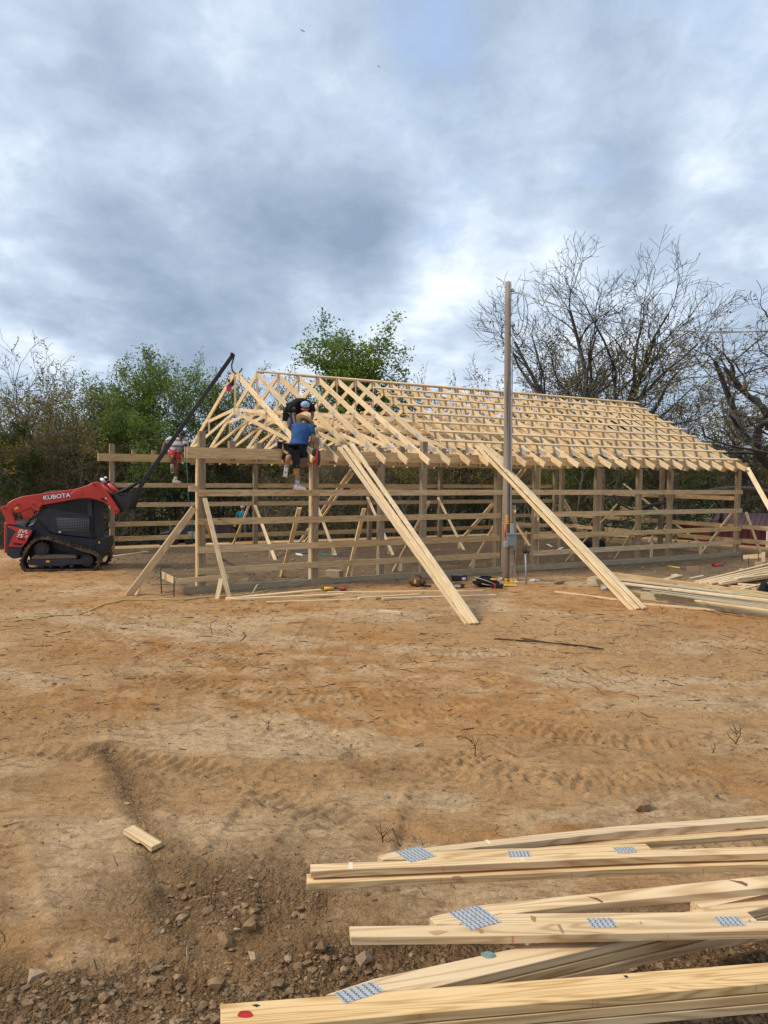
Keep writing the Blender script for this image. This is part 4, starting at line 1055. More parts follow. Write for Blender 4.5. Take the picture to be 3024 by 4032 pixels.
# undercarriage
loop = [(560, 885), (640, 890), (800, 938), (1000, 1008), (1130, 1052), (1230, 1085), (1285, 1130), (1300, 1200), (1278, 1268), (1230, 1310), (1160, 1326), (760, 1328), (350, 1326), (290, 1295), (268, 1250), (264, 1195), (290, 1120), (325, 1040), (380, 970), (450, 908)]
for y0 in (0.0, 1.27):
    P_ = [Vector((C5(a, b, 0.0)[0], C5(a, b, 0.0)[1])) for a, b in loop]
    # densify
    D = []
    n = len(P_)
    for i in range(n):
        p0, p1, p2, p3 = P_[i-1], P_[i], P_[(i+1) % n], P_[(i+2) % n]
        for s in range(6):
            t = s/6; D.append(.5*((2*p1)+(p2-p0)*t+(2*p0-5*p1+4*p2-p3)*t*t+(3*p1-p0-3*p2+p3)*t**3))
    cen = sum(D, Vector((0, 0)))/len(D); n = len(D)
    inn = []
    for i in range(n):
        tg = (D[(i+1) % n]-D[i-1]).normalized(); nr = Vector((-tg.y, tg.x))
        if nr.dot(cen-D[i]) < 0: nr = -nr
        inn.append(D[i]+nr*.055)
    bm = bmesh.new(); w = .40
    va = [[bm.verts.new((p.x, y, p.y)) for p in lst] for lst, y in ((D, y0), (D, y0+w), (inn, y0+w), (inn, y0))]
    for k in range(4):
        for i in range(n): bm.faces.new((va[k][i], va[k][(i+1) % n], va[(k+1) % 4][(i+1) % n], va[(k+1) % 4][i]))
    tr = bm_obj('track', bm, RUBBER, loader, LM)
    # cleats, evenly spaced along the belt
    ln = [0]
    for i in range(n): ln.append(ln[-1]+(D[(i+1) % n]-D[i]).length)
    m = 44
    for k in range(m):
        s = ln[-1]*k/m; i = max(j for j in range(n) if ln[j] <= s); p = D[i].lerp(D[(i+1) % n], (s-ln[i])/(ln[i+1]-ln[i]+1e-9)); tg = (D[(i+1) % n]-D[i]).normalized()
        nr = Vector((-tg.y, tg.x)); nr = -nr if nr.dot(cen-p) > 0 else nr
        bm = bmesh.new()
        for (ya, yb, sh) in ((y0+.005, y0+.19, .0), (y0+.21, y0+.395, .035)):
            q = [p+tg*(-.024+sh), p+tg*(.024+sh), p+tg*(.016+sh)+nr*.026, p+tg*(-.016+sh)+nr*.026]
            bm_prism(bm, [(v.x, v.y) for v in q], ya, yb)
        bm_obj('cleat', bm, RUBBER, tr, LM)
    fr = lprism('track_frame', [(350, 1178), (1145, 1172), (1145, 1240), (860, 1244), (862, 1262), (520, 1262), (352, 1244)], y0+.05, y0+.34, NAVY, .012, yl=0)
    lprism('track_guard', [(395, 1150), (440, 1112), (985, 1118), (990, 1165), (390, 1178)], y0+.07, y0+.32, plain('dusty_steel', (.17, .125, .085), .9), .02, yl=0, parent=fr)
    lprism('warning_sticker', [(594, 1188), (640, 1188), (640, 1210), (594, 1210)], y0+.046, y0+.0505, YELLOW, 0, yl=0, parent=fr)
    for cx, cy, r_, nm in ((540, 1258, .055, 'roller'), (655, 1258, .055, 'roller'), (795, 1258, .055, 'roller'), (925, 1258, .055, 'roller'), (1120, 1185, .155, 'idler_wheel'), (530, 1040, .17, 'sprocket')):
        x, z = C5(cx, cy, 0); bm = bmesh.new(); bm_cyl(bm, (x, y0+.07, z), (x, y0+.33, z), r_, seg=20, mi=0); bm_cyl(bm, (x, y0+.05, z), (x, y0+.071, z), r_*.55, seg=12, mi=1)
        if nm == 'sprocket':
            for k in range(12):
                a = k*math.pi/6; bm_box(bm, (x+math.cos(a)*.18-.02, y0+.12, z+math.sin(a)*.18-.02), (x+math.cos(a)*.18+.02, y0+.28, z+math.sin(a)*.18+.02))
        bm_obj(nm, bm, [BLACKP, NAVY], loader, LM)
# lifting boom on the fork plate
YB = .85
def C1(cx, cy, yl=YB): return C5(cx*.663/.3014, (1350+cy*.663-1850)/.3014, yl)
def jp(name, pts, w, m=BLACKP, bev=.008, parent=None):
    bm = bmesh.new(); bm_prism(bm, [C1(a, b) for a, b in pts], YB-w/2, YB+w/2)
    if bev: bm_bevel(bm, bev)
    return bm_obj(name, bm, m, parent or loader, LM)
jib = jp('lifting_boom', [(818, 860), (846, 808), (1366, 76), (1376, 56), (1398, 72), (1384, 90), (866, 824), (835, 878)], .08)
for y in (YB-.62, YB, YB+.5):
    bm = bmesh.new(); bm_prism(bm, [C1(a, b) for a, b in [(680, 893), (760, 912), (828, 862), (806, 905), (798, 952), (785, 985), (745, 1000), (700, 958)]], y, y+.03); bm_obj('fork_plate', bm, BLACKP, jib, LM)
bm = bmesh.new(); x0, z0 = C1(690, 905); x1, z1 = C1(745, 1000); bm_prism(bm, [C1(a, b) for a, b in [(676, 893), (700, 890), (762, 996), (738, 1002)]], YB-.62, YB+.53); bm_obj('fork_plate', bm, BLACKP, jib, LM)
bm = bmesh.new(); a = C1(712, 893); b = C1(836, 822); bm_tube(bm, [(a[0], YB-.4, a[1]), (b[0], YB, b[1])], .035, 4); bm_obj('boom_strut', bm, BLACKP, jib, LM)
bm = bmesh.new(); a = C1(712, 893); bm_tube(bm, [(a[0], YB+.4, a[1]), (b[0], YB, b[1])], .035, 4); bm_obj('boom_strut', bm, BLACKP, jib, LM)
bm = bmesh.new(); bm_box(bm, (-.04, -.085, -.03), (.04, .085, .03)); q = C1(1378, 68)
bm.transform(Matrix.Translation((q[0], YB, q[1]))); bm_obj('boom_head', bm, BLACKP, jib, LM)
pk = F(T0-.02, HV, RZ-.12)
tipw = LM @ Vector((C1(1390, 78)[0], YB, C1(1390, 78)[1]))
def P7(cx, cy, y): return ony(700+cx*.3617, 1350+cy*.3617, y)
hk = [tipw, P7(600, 195, tipw.y+.1), P7(586, 240, pk.y-.3), P7(592, 295, pk.y-.12), P7(612, 325, pk.y-.06), P7(640, 335, pk.y+.02), P7(668, 325, pk.y+.10), P7(688, 300, pk.y+.12), P7(702, 276, pk.y+.12)]
bm = bmesh.new(); bm_tube(bm, hk, .020, 8); bm_obj('lifting_hook', bm, BLACKP, jib, Matrix.Identity(4))

for k, off in enumerate((0, 12, 24)):
    pts_ = [(1215, 215+off), (1290, 240+off), (1370, 330+off), (1450, 420+off), (1500, 480+off*.5)]
    bm = bmesh.new(); bm_tube(bm, [(C5(a, b, .22)[0], .24+.03*k, C5(a, b, .22)[1]) for a, b in pts_], .012, 6); bm_obj('hydraulic_hose', bm, CABLE, loader, LM)
for k in range(2):
    pts_ = [(440, 640), (520, 700), (560, 760), (600, 740+20*k)]
    bm = bmesh.new(); bm_tube(bm, [(C5(a, b, .3)[0], .33-.02*k, C5(a, b, .3)[1]) for a, b in pts_], .012, 6); bm_obj('hydraulic_hose', bm, CABLE, loader, LM)
def text(name, s, size, M, m, parent, extrude=.0012, shear=0.0, offset=0.0, align='CENTER', xs=1.0):
    cu = bpy.data.curves.new(name, 'FONT'); cu.body = s; cu.size = size; cu.extrude = extrude; cu.shear = shear; cu.offset = offset; cu.align_x = align; cu.align_y = 'CENTER'; cu.resolution_u = 3
    to = bpy.data.objects.new('tmp', cu); COL.objects.link(to)
    dg = bpy.context.evaluated_depsgraph_get(); me = bpy.data.meshes.new_from_object(to.evaluated_get(dg)); bpy.data.objects.remove(to)
    me.materials.clear(); me.materials.append(m); me.name = name
    if xs != 1.0: me.transform(Matrix.Diagonal((xs, 1, 1, 1)))
    return link(bpy.data.objects.new(name, me), parent, M)
def decal_M(cx, cy, yl, slope=0.0, off=0.0):
    x, z = C5(cx, cy, yl); M = Matrix.Translation((x, yl-off, z)) @ Matrix.Rotation(slope, 4, 'Y').inverted() @ Matrix.Rotation(math.pi/2, 4, 'X')
    return LM @ M
arm0 = [o for o in bpy.data.objects if o.name.startswith('lift_arm')][0]
text('lettering', 'KUBOTA', .148, decal_M(742, 349, .10, R(7.2), .004), DECALK, arm0, offset=.011, xs=1.12)
text('lettering', 'KUBOTA', .148, decal_M(742, 349, .10, R(7.2), .008), WHITE, arm0, offset=.003, xs=1.12)
text('lettering', 'SVL', .115, decal_M(300, 806, .062, R(-6), .003), WHITE, body, shear=.25, offset=.002, xs=1.35)
text('lettering', '75', .125, decal_M(255, 862, .062, R(-6), .003), WHITE, body, shear=.25, offset=.003, xs=1.25)
text('lettering', '-2', .07, decal_M(340, 870, .062, R(-6), .003), WHITE, body, shear=.25, offset=.002, xs=1.25)
lprism('warning_sticker', [(188, 500), (236, 480), (242, 505), (194, 525)], .094, .099, YELLOW, 0, yl=.10)
lprism('warning_sticker', [(768, 800), (795, 802), (795, 824), (768, 822)], .372, .378, WHITE, 0, yl=.375)
lprism('warning_sticker', [(1376, 362), (1392, 362), (1392, 382), (1376, 382)], .094, .099, WHITE, 0, yl=.10)
lprism('warning_sticker', [(1286, 935), (1306, 935), (1306, 962), (1286, 962)], .350, .358, YELLOW, 0, yl=.36)
# ------------------------------------------------------------ people
def skin_mesh(name, J, E, m, parent, M, root, sub=2, smooth=True):
    """J: {name:(pos, rx, ry)}, E: list of name pairs"""
    keys = list(J); ix = {k: i for i, k in enumerate(keys)}
    me = bpy.data.meshes.new(name); me.from_pydata([J[k][0] for k in keys], [(ix[a], ix[b]) for a, b in E], [])
    ob = bpy.data.objects.new('tmp', me); COL.objects.link(ob)
    sk = ob.modifiers.new('s', 'SKIN'); sk.use_smooth_shade = True
    for k in keys:
        d = me.skin_vertices[0].data[ix[k]]; r_ = J[k][1]; d.radius = (r_, J[k][2] if len(J[k]) > 2 else r_); d.use_root = (k == root)
    sb = ob.modifiers.new('b', 'SUBSURF'); sb.levels = sub; sb.render_levels = sub
    dg = bpy.context.evaluated_depsgraph_get(); em = bpy.data.meshes.new_from_object(ob.evaluated_get(dg)); bpy.data.objects.remove(ob)
    em.name = name; em.materials.clear(); em.materials.append(m)
    return link(bpy.data.objects.new(name, em), parent, M)
def hand_joints(J, E, tag_, wrist, d, palm, r=.010, L=.085, curl=.5):
    """palm and five separate curled fingers growing from `wrist` along d; palm is the palm normal"""
    d = Vector(d).normalized(); pn = Vector(palm); pn = (pn-d*pn.dot(d)).normalized(); s = d.cross(pn)
    w = Vector(wrist); pc = w+d*.055
    J[tag_+'palm'] = (pc[:], .036, .017); E.append((tag_+'wr', tag_+'palm'))
    for i in range(4):
        b = pc+d*.04+s*(-.030+.020*i); l = L*(.82, .98, 1.0, .88)[i]
        p1 = b+(d*math.cos(curl*.5)+pn*math.sin(curl*.5))*l*.45; p2 = p1+(d*math.cos(curl*1.5)+pn*math.sin(curl*1.5))*l*.32; p3 = p2+(d*math.cos(curl*2.3)+pn*math.sin(curl*2.3))*l*.25
        for n_, p in (('a', b), ('b', p1), ('c', p2), ('d', p3)): J[f'{tag_}f{i}{n_}'] = (p[:], r if n_ != 'd' else r*.8)
        E += [(tag_+'palm', f'{tag_}f{i}a'), (f'{tag_}f{i}a', f'{tag_}f{i}b'), (f'{tag_}f{i}b', f'{tag_}f{i}c'), (f'{tag_}f{i}c', f'{tag_}f{i}d')]
    b = w+d*.03-s*.034; p1 = b+(d*.6-s*.6+pn*.4).normalized()*.04; p2 = p1+(d*.8+pn*.5).normalized()*.03
    J[tag_+'ta'] = (b[:], .012); J[tag_+'tb'] = (p1[:], .011); J[tag_+'tc'] = (p2[:], .009)
    E += [(tag_+'palm', tag_+'ta'), (tag_+'ta', tag_+'tb'), (tag_+'tb', tag_+'tc')]
def person(loc, rz, J, label, skinm, pose):
    """pose: positions (x right, y away, z up) of the joints"""
    p = pose; root = empty('person', loc, label, 'person', rz=0)
    M = Matrix.Translation(loc) @ Matrix.Rotation(rz, 4, 'Z'); V3 = {k: Vector(v) for k, v in p.items()}
    J = {'pel': (p['pel'], .135, .105), 'wst': (p['wst'], .125, .095), 'chs': (p['chs'], .155, .11), 'ups': (p['ups'], .11, .085), 'nck': (p['nck'], .052), 'hd0': (p['hd0'], .070), 'hd1': (p['hd1'], .085), 'hd2': (p['hd2'], .055)}
    E = [('pel', 'wst'), ('wst', 'chs'), ('chs', 'ups'), ('ups', 'nck'), ('nck', 'hd0'), ('hd0', 'hd1'), ('hd1', 'hd2')]
    for s in 'LR':
        J[s+'sh'] = (p[s+'sh'], .060); J[s+'el'] = (p[s+'el'], .043); J[s+'wr'] = (p[s+'wr'], .028)
        J[s+'up'] = (((V3[s+'sh']+V3[s+'el'])/2)[:], .052); J[s+'fo'] = ((V3[s+'el'].lerp(V3[s+'wr'], .3))[:], .043)
        E += [('ups', s+'sh'), (s+'sh', s+'up'), (s+'up', s+'el'), (s+'el', s+'fo'), (s+'fo', s+'wr')]
        J[s+'hp'] = (p[s+'hp'], .092); J[s+'th'] = ((V3[s+'hp'].lerp(V3[s+'kn'], .5))[:], .080); J[s+'kn'] = (p[s+'kn'], .058)
        J[s+'ca'] = ((V3[s+'kn'].lerp(V3[s+'an'], .32))[:], .060); J[s+'an'] = (p[s+'an'], .040)
        E += [('pel', s+'hp'), (s+'hp', s+'th'), (s+'th', s+'kn'), (s+'kn', s+'ca'), (s+'ca', s+'an')]
        J[s+'he'] = ((V3[s+'an']+V3[s+'ft']*.15-V3[s+'an']*.15+Vector((0, 0, -.045)))[:], .038); J[s+'to'] = (p[s+'ft'], .030, .026)
        E += [(s+'an', s+'he'), (s+'he', s+'to')]
        hand_joints(J, E, s, p[s+'wr'], V3[s+'hd'], (V3['chs']-V3[s+'wr']))
    body_ = skin_mesh('body', J, E, skinm, root, M, 'pel')
    # face details on the head
    f = V3['face'].normalized(); up = (V3['hd2']-V3['hd0']).normalized(); c = V3['hd1']; s = f.cross(up).normalized()
    bm = bmesh.new()
    bm_blob(bm, c+f*.092-up*.012, (.013, .018, .02), 2); bm_blob(bm, c+f*.083-up*.05, (.022, .012, .008), 1)
    for k in (-1, 1):
        bm_blob(bm, c+s*k*.082-up*.01, (.012, .018, .03), 1); bm_blob(bm, c+f*.080+s*k*.03+up*.012, (.012, .009, .008), 1)
    bm_obj('face', bm, skinm, root, M, True)
    return root, M, V3
def cloth(name, root, M, joints, edges, m, rt, sub=2): return skin_mesh(name, joints, edges, m, root, M, rt, sub)
def shoe(root, M, V3, s, m, sockm, legdir=None):
    a, t = V3[s+'an'], V3[s+'ft']; d = (t-a); d.z *= (.15 if abs(d.normalized().z) < .8 else 1); d = d.normalized(); up = Vector((0, 0, 1)) if abs(d.z) < .8 else Vector((0, -1, 0)); sd = d.cross(up).normalized(); up = sd.cross(d).normalized()
    bm = bmesh.new(); MM = Matrix((d, sd, up)).transposed().to_4x4(); MM.translation = a+Vector((0, 0, -.03)) if abs(d.z) < .8 else a
    prof = [(-.075, -.045), (-.085, .0), (-.06, .05), (.0, .055), (.06, .03), (.13, .01), (.19, -.005), (.205, -.03), (.19, -.045)]
    vs = bm_prism(bm, prof, -.044, .044, 0); bm_bevel(bm, .014, 2)
    bm_box(bm, (-.088, -.048, -.060), (.205, .048, -.043), 1); bm.transform(MM)
    o = bm_obj('shoe', bm, [m, CLAYSH if m is not SHOEW else SHOEW], root, M, False)
    kn = V3[s+'kn']; dd = (kn-a).normalized()
    bm = bmesh.new(); bm_tube(bm, [a-dd*.02, a+dd*.06, a+dd*.13], [.047, .046, .050], 12); bm_obj('sock', bm, sockm, root, M, True)
def sleeves(V3, J, E, s, frac, r1, r2):
    a, b = V3[s+'sh'], V3[s+'el']; q = a.lerp(b, frac)
    J[s+'s'] = (a[:], r1); J[s+'e'] = (q[:], r2); E += [('u', s+'s'), (s+'s', s+'e')]
def torso(V3, g_=1.13):
    J = {'p': (V3['pel'][:], .150*g_/1.1, .120), 'w': (V3['wst'][:], .140*g_, .108*g_), 'c': (V3['chs'][:], .160*g_, .122*g_), 'u': (V3['ups'][:], .098*g_, .085*g_), 'n': (V3['ups'].lerp(V3['nck'], .55)[:], .066)}
    dn = (V3['pel']-V3['wst']).normalized(); J['q'] = ((V3['pel']+dn*.05)[:], .148*g_, .120*g_); del J['p']; J['p'] = J.pop('q')
    return J, [('p', 'w'), ('w', 'c'), ('c', 'u'), ('u', 'n')]
def shirt(root, M, V3, m, g_=1.0, fl=.6, hem=.09):
    """lofted shirt with sleeves, slightly rumpled"""
    bm = bmesh.new(); side = (V3['Rsh']-V3['Lsh']).normalized(); dn = (V3['pel']-V3['wst']).normalized()
    C_ = [V3['pel']+dn*hem, V3['pel'], V3['wst'], V3['chs'], V3['ups'], V3['ups'].lerp(V3['nck'], .45), V3['ups'].lerp(V3['nck'], .8)]
    W_ = [.178, .178, .170, .195, .200, .120, .066]; D_ = [.150, .145, .135, .150, .120, .085, .062]
    P_, A_, B_ = [], [], []
    for i in range(len(C_)-1):
        p0, p1, p2, p3 = C_[max(i-1, 0)], C_[i], C_[i+1], C_[min(i+2, len(C_)-1)]
        for q in range(4):
            t = q/4; P_.append(.5*((2*p1)+(p2-p0)*t+(2*p0-5*p1+4*p2-p3)*t*t+(3*p1-p0-3*p2+p3)*t**3)); A_.append(W_[i]*(1-t)+W_[i+1]*t); B_.append(D_[i]*(1-t)+D_[i+1]*t)
    P_.append(C_[-1]); A_.append(W_[-1]); B_.append(D_[-1]); rings = []; N = 28
    for i, p in enumerate(P_):
        tg = (P_[min(i+1, len(P_)-1)]-P_[max(i-1, 0)]).normalized(); s = (side-tg*side.dot(tg)).normalized(); f = tg.cross(s)
        ring = []
        for k in range(N):
            a = 2*math.pi*k/N; wr = 1+.028*math.sin(3*a+i*.9)+.022*math.sin(5*a-i*1.3)+.015*math.sin(9*a+i*2.1)
            ring.append(bm.verts.new(p+(s*math.cos(a)*A_[i]+f*math.sin(a)*B_[i])*g_*wr))
        rings.append(ring)
    for a, b in zip(rings[:-1], rings[1:]):
        for k in range(N): bm.faces.new((a[k], a[(k+1) % N], b[(k+1) % N], b[k]))
    for s_ in 'LR':
        a, b = V3[s_+'sh'], V3[s_+'el']; i0 = a.lerp(V3['ups'], .35)
        bm_tube(bm, [i0, a, a.lerp(b, fl*.5), a.lerp(b, fl)], [.085*g_, .088*g_, .080*g_, .078*g_], 16)
    return bm_obj('shirt', bm, m, root, M, True)
def shorts(V3, name, root, M, m, k1=.095, k2=.088, frac=.92):
    J = {'p': ((V3['pel']+Vector((0, 0, -.02)))[:], .158, .128)}; E = []
    for s in 'LR':
        J[s+'h'] = (V3[s+'hp'][:], .108); J[s+'k'] = (V3[s+'hp'].lerp(V3[s+'kn'], frac)[:], k2); J[s+'m'] = (V3[s+'hp'].lerp(V3[s+'kn'], .5)[:], k1)
        E += [('p', s+'h'), (s+'h', s+'m'), (s+'m', s+'k')]
    return cloth(name, root, M, J, E, m, 'p')
def pouch(bm, c, sz, mi=0, rot=0.0):
    sz = tuple(v*1.15 for v in sz)
    q = bmesh.ops.create_cube(bm, size=1.0)['verts']
    for v in q:
        tp = v.co.z > 0; v.co = Vector((v.co.x*sz[0]*(1.1 if tp else .8), v.co.y*sz[1]*(1.1 if tp else .75), v.co.z*sz[2])); v.co = Matrix.Rotation(rot, 3, 'Y') @ v.co+Vector(c)
    for f in {f for v in q for f in v.link_faces}: f.material_index = mi

# 1: man in blue, seen from behind, seated on the front header
P6O = onwall(1050+560*.217, 1500+1245*.217, .02)         # header top under him
mpx = P6O.y/FPX*1.02*.217
def b6(cx, cy, y=0.0): return ((cx-560)*mpx, y, (1245-cy)*mpx)
gt = (F(0, 0, GZ_[0]+.07).z-P6O.z)
pose1 = dict(pel=b6(560, 1195, -.02), wst=b6(575, 1110, .05), chs=b6(615, 940, .13), ups=b6(640, 840, .17), nck=b6(652, 790, .22), hd0=b6(660, 762, .26), hd1=b6(668, 735, .30), hd2=b6(668, 695, .32),
    Lsh=b6(500, 850, .16), Lel=b6(480, 1010, .36), Lwr=b6(560, 1010, .56), Lhd=(.8, .6, -.1), Rsh=b6(775, 860, .16), Rel=b6(822, 1040, .10), Rwr=b6(770, 1170, .18), Rhd=(-.35, .35, -.9),
    Lhp=b6(500, 1230, -.06), Lkn=b6(418, 1400, -.30), Lan=b6(375, 1570, -.12), Lft=b6(362, 1680, -.17), Rhp=b6(590, 1240, -.08), Rkn=(b6(575, 1560)[0], -.24, b6(575, 1530)[2]), Ran=(b6(575, 1880)[0], -.10, gt+.095), Rft=(b6(665, 1960)[0], -.03, gt+.04), face=(-.1, .6, -.7))
for s in ('L',): pass
r1, M1, V1 = person(P6O, 0, None, 'man in a blue shirt and straw hat sitting on the front eave beam', SKIN, pose1)
shirt(r1, M1, V1, BLUES, 1.13, .62, .10)
shorts(V1, 'shorts', r1, M1, BLACKF, .100, .092, .86)
for s in 'LR': shoe(r1, M1, V1, s, SHOEW, SOCK)
bm = bmesh.new(); c = V1['hd1']+Vector((.0, -.03, .025)); tilt = Matrix.Rotation(R(-28), 3, 'X') @ Matrix.Rotation(R(16), 3, 'Y')
prf = [(.0, .145), (.05, .143), (.088, .125), (.108, .03), (.115, .0), (.15, -.012), (.20, -.008), (.215, .010), (.212, .002), (.15, -.022), (.10, -.012)]
rings = []
for r_, z in prf:
    ring = []
    for k in range(24):
        a = 2*math.pi*k/24; wv = .018*math.sin(2*a)*(r_ > .12)*r_/.2
        ring.append(bm.verts.new(c+tilt @ Vector((r_*math.cos(a), r_*1.08*math.sin(a), z+wv))))
    rings.append(ring)
for a, b in zip(rings[:-1], rings[1:]):
    for k in range(24): bm.faces.new((a[k], a[(k+1) % 24], b[(k+1) % 24], b[k]))
bm_obj('straw_hat', bm, STRAW, r1, M1, True)
bm = bmesh.new(); bm_tube(bm, [Vector((math.cos(a)*.20, math.sin(a)*.185, 0))+V1['pel']+Vector((0, 0, .04)) for a in [i*math.pi/8 for i in range(17)]], .028, 6, 0)
for cx, cy, y, sz, rt, mi in ((300, 1185, -.02, (.20, .12, .13), .3, 0), (240, 1150, -.02, (.09, .10, .10), 0, 1), (400, 1330, -.16, (.17, .10, .24), .35, 0), (560, 1330, -.17, (.16, .09, .16), 0, 0), (690, 1300, -.12, (.12, .10, .22), -.2, 0), (690, 1480, -.16, (.14, .09, .18), -.2, 2), (560, 1460, -.19, (.15, .05, .26), 0, 0), (380, 1300, -.225, (.10, .02, .05), .5, 3)):
    pouch(bm, b6(cx, cy, y), sz, mi, rt)
bm.transform(Matrix.Translation((0, -.07, 0))); bm_obj('tool_belt', bm, [BLACKF, SHOEW, BROWNL, CORD], r1, M1)
bm = bmesh.new(); bm_tube(bm, [b6(530, 1420, -.17), b6(527, 1560, -.16), b6(518, 1690, -.16)], [.012, .014, .017], 8); bm_obj('hammer_handle', bm, YELLOW, r1, M1)
# nail gun hanging at the beam beside him
ng = empty('nail_gun', P6O+Vector(b6(880, 1300, -.12)), 'red and black nail gun hooked over the beam next to the man in blue', 'nail gun'); Mn = Matrix.Translation(P6O)
bm = bmesh.new(); bm_prism(bm, [(b6(a, b)[0], b6(a, b)[2]) for a, b in [(760, 1370), (800, 1385), (890, 1430), (895, 1330), (905, 1260), (935, 1260), (930, 1520), (880, 1510), (770, 1425)]], -.16, -.08); bm_bevel(bm, .006); bm_obj('body', bm, REDP, ng, Mn)
bm = bmesh.new(); bm_prism(bm, [(b6(a, b)[0], b6(a, b)[2]) for a, b in [(935, 1250), (968, 1280), (975, 1400), (960, 1530), (925, 1525), (930, 1400)]], -.17, -.06); bm_bevel(bm, .006); bm_obj('magazine', bm, BLACKP, ng, Mn)
bm = bmesh.new(); bm_prism(bm, [(b6(a, b)[0], b6(a, b)[2]) for a, b in [(835, 1250), (865, 1232), (915, 1245), (900, 1330), (860, 1380), (825, 1380)]], -.15, -.07); bm_bevel(bm, .006); bm_obj('motor', bm, BLACKP, ng, Mn)
# short block he is holding
q = P6O+Vector(b6(740, 1225, .12)); bm = bmesh.new(); bm_box(bm, (-.14, -.07, -.045), (.11, .05, .045)); bm_bevel(bm, .003)
tag(bm_obj('wood_block', bm, PINE, None, Matrix.Translation(q) @ Matrix.Rotation(R(-20), 4, 'Z') @ Matrix.Rotation(R(28), 4, 'Y')), 'short cut timber block held on the beam by the man in blue', 'block')

# 2: man in black, bending down towards the first man, facing the camera
P2 = P6O+Vector((0, .75, 0)); m2 = P2.y/FPX*1.02*.217
def c6(cx, cy, y=0.0): q = ony(1050+cx*.217, 1500+cy*.217, P2.y+y); return (q.x-P2.x, y, q.z-P2.z)
pose2 = dict(pel=c6(455, 570, .32), wst=c6(500, 500, .22), chs=c6(610, 430, .03), ups=c6(665, 425, -.07), nck=c6(690, 450, -.13), hd0=c6(698, 470, -.17), hd1=c6(702, 455, -.20), hd2=c6(700, 400, -.20),
    Lsh=c6(520, 470, -.04), Lel=c6(492, 640, -.08), Lwr=c6(515, 790, -.16), Lhd=(.4, -.5, -.6), Rsh=c6(812, 470, -.04), Rel=c6(835, 620, -.08), Rwr=c6(800, 750, -.2), Rhd=(-.1, -.3, -.9),
    Lhp=c6(430, 610, .30), Lkn=c6(425, 830, .18), Lan=c6(370, 1010, .45), Lft=c6(290, 1015, .40), Rhp=c6(530, 610, .30), Rkn=c6(640, 860, .15), Ran=c6(640, 1080, .35), Rft=c6(700, 1120, .20), face=(.05, -.6, -.65))
r2, M2, V2 = person(P2, 0, None, 'man in a black shirt and pale blue cap bending forward on the roof trusses', SKIND, pose2)
shirt(r2, M2, V2, BLKS, 1.08, .58, .08)
shorts(V2, 'trousers', r2, M2, GREYJ, .098, .078, 1.0)
J = {}; E = []
for s in 'LR':
    J[s+'k'] = (V2[s+'kn'][:], .078); J[s+'a'] = (V2[s+'an'][:], .060); E.append((s+'k', s+'a'))
for s in 'LR': cloth('trouser_leg', r2, M2, {k: v for k, v in J.items() if k[0] == s}, [(s+'k', s+'a')], GREYJ, s+'k')
for s in 'LR': shoe(r2, M2, V2, s, BROWNL, SOCK)
bm = bmesh.new(); c = V2['hd1']+Vector((0, -.005, .03)); bm_blob(bm, c, (.105, .112, .085), 3, 0)
fm = Matrix.Rotation(R(38), 3, 'X')
vs = [bm.verts.new(c+fm @ Vector((math.cos(a)*.10, -.07-math.sin(a)*.095, -.035-.02*abs(math.cos(a))))) for a in [i*math.pi/10 for i in range(11)]]
vt = [bm.verts.new(v.co+Vector((0, 0, -.012))) for v in vs]
bm.faces.new(vs).material_index = 1; bm.faces.new(vt[::-1]).material_index = 1
for i in range(10): bm.faces.new((vs[i], vs[i+1], vt[i+1], vt[i])).material_index = 1
bm.faces.new((vs[10], vs[0], vt[0], vt[10])).material_index = 1
CAPB = plain('pale_blue_cap', (.28, .45, .60), .85, 0, .1, .3, 20); CAPR = plain('red_cap_brim', (.36, .05, .08), .8)
bm_obj('cap', bm, [CAPB, CAPR], r2, M2, True)
bm = bmesh.new(); bm_tube(bm, [V2['ups']+Vector((-.11, -.07, -.02)), V2['ups']+Vector((-.10, -.08, .06)), V2['ups']+Vector((-.08, .02, .13)), V2['chs']+Vector((-.06, .12, .12))], .022, 6); bm_obj('harness_strap', bm, plain('tan_webbing', (.40, .29, .13), .8), r2, M2)
bm = bmesh.new()
for cx, cy, y, sz, rt in ((400, 520, .22, (.13, .12, .24), .3), (345, 660, .22, (.12, .10, .16), .2), (410, 460, .25, (.12, .1, .12), 0)): pouch(bm, c6(cx, cy, y), sz, 0, rt)
bm_obj('tool_belt', bm, BLACKF, r2, M2)

# 3: man in the striped shirt on the back beam, left
P3 = onwall(600+650*.1356, 1650+1045*.1356, BW-.03); 
def s1_(cx, cy, y=0.0): q = ony(600+cx*.1356, 1650+cy*.1356, P3.y+y); return (q.x-P3.x, y, q.z-P3.z)
pose3 = dict(pel=s1_(640, 960, .02), wst=s1_(670, 860, .02), chs=s1_(740, 720, -.02), ups=s1_(765, 640, -.04), nck=s1_(820, 560, -.06), hd0=s1_(850, 520, -.09), hd1=s1_(872, 465, -.11), hd2=s1_(895, 405, -.10),
    Lsh=s1_(520, 590, .02), Lel=s1_(345, 720, .05), Lwr=s1_(290, 880, -.02), Lhd=(-.3, -.1, -.8), Rsh=s1_(960, 640, -.04), Rel=s1_(965, 830, -.16), Rwr=s1_(945, 990, -.16), Rhd=(-.1, .0, -1),
    Lhp=s1_(580, 960, -.08), Lkn=s1_(590, 1120, -.34), Lan=s1_(572, 1385, -.12), Lft=s1_(572, 1540, -.12), Rhp=s1_(720, 1000, -.02), Rkn=s1_(735, 1270, -.25), Ran=s1_(665, 1770, -.06), Rft=s1_(800, 1850, -.10), face=(.5, -.6, -.45))
r3, M3, V3_ = person(P3, 0, None, 'man in a striped shirt and red shorts perched on the back beam behind the boom', SKIND, pose3)
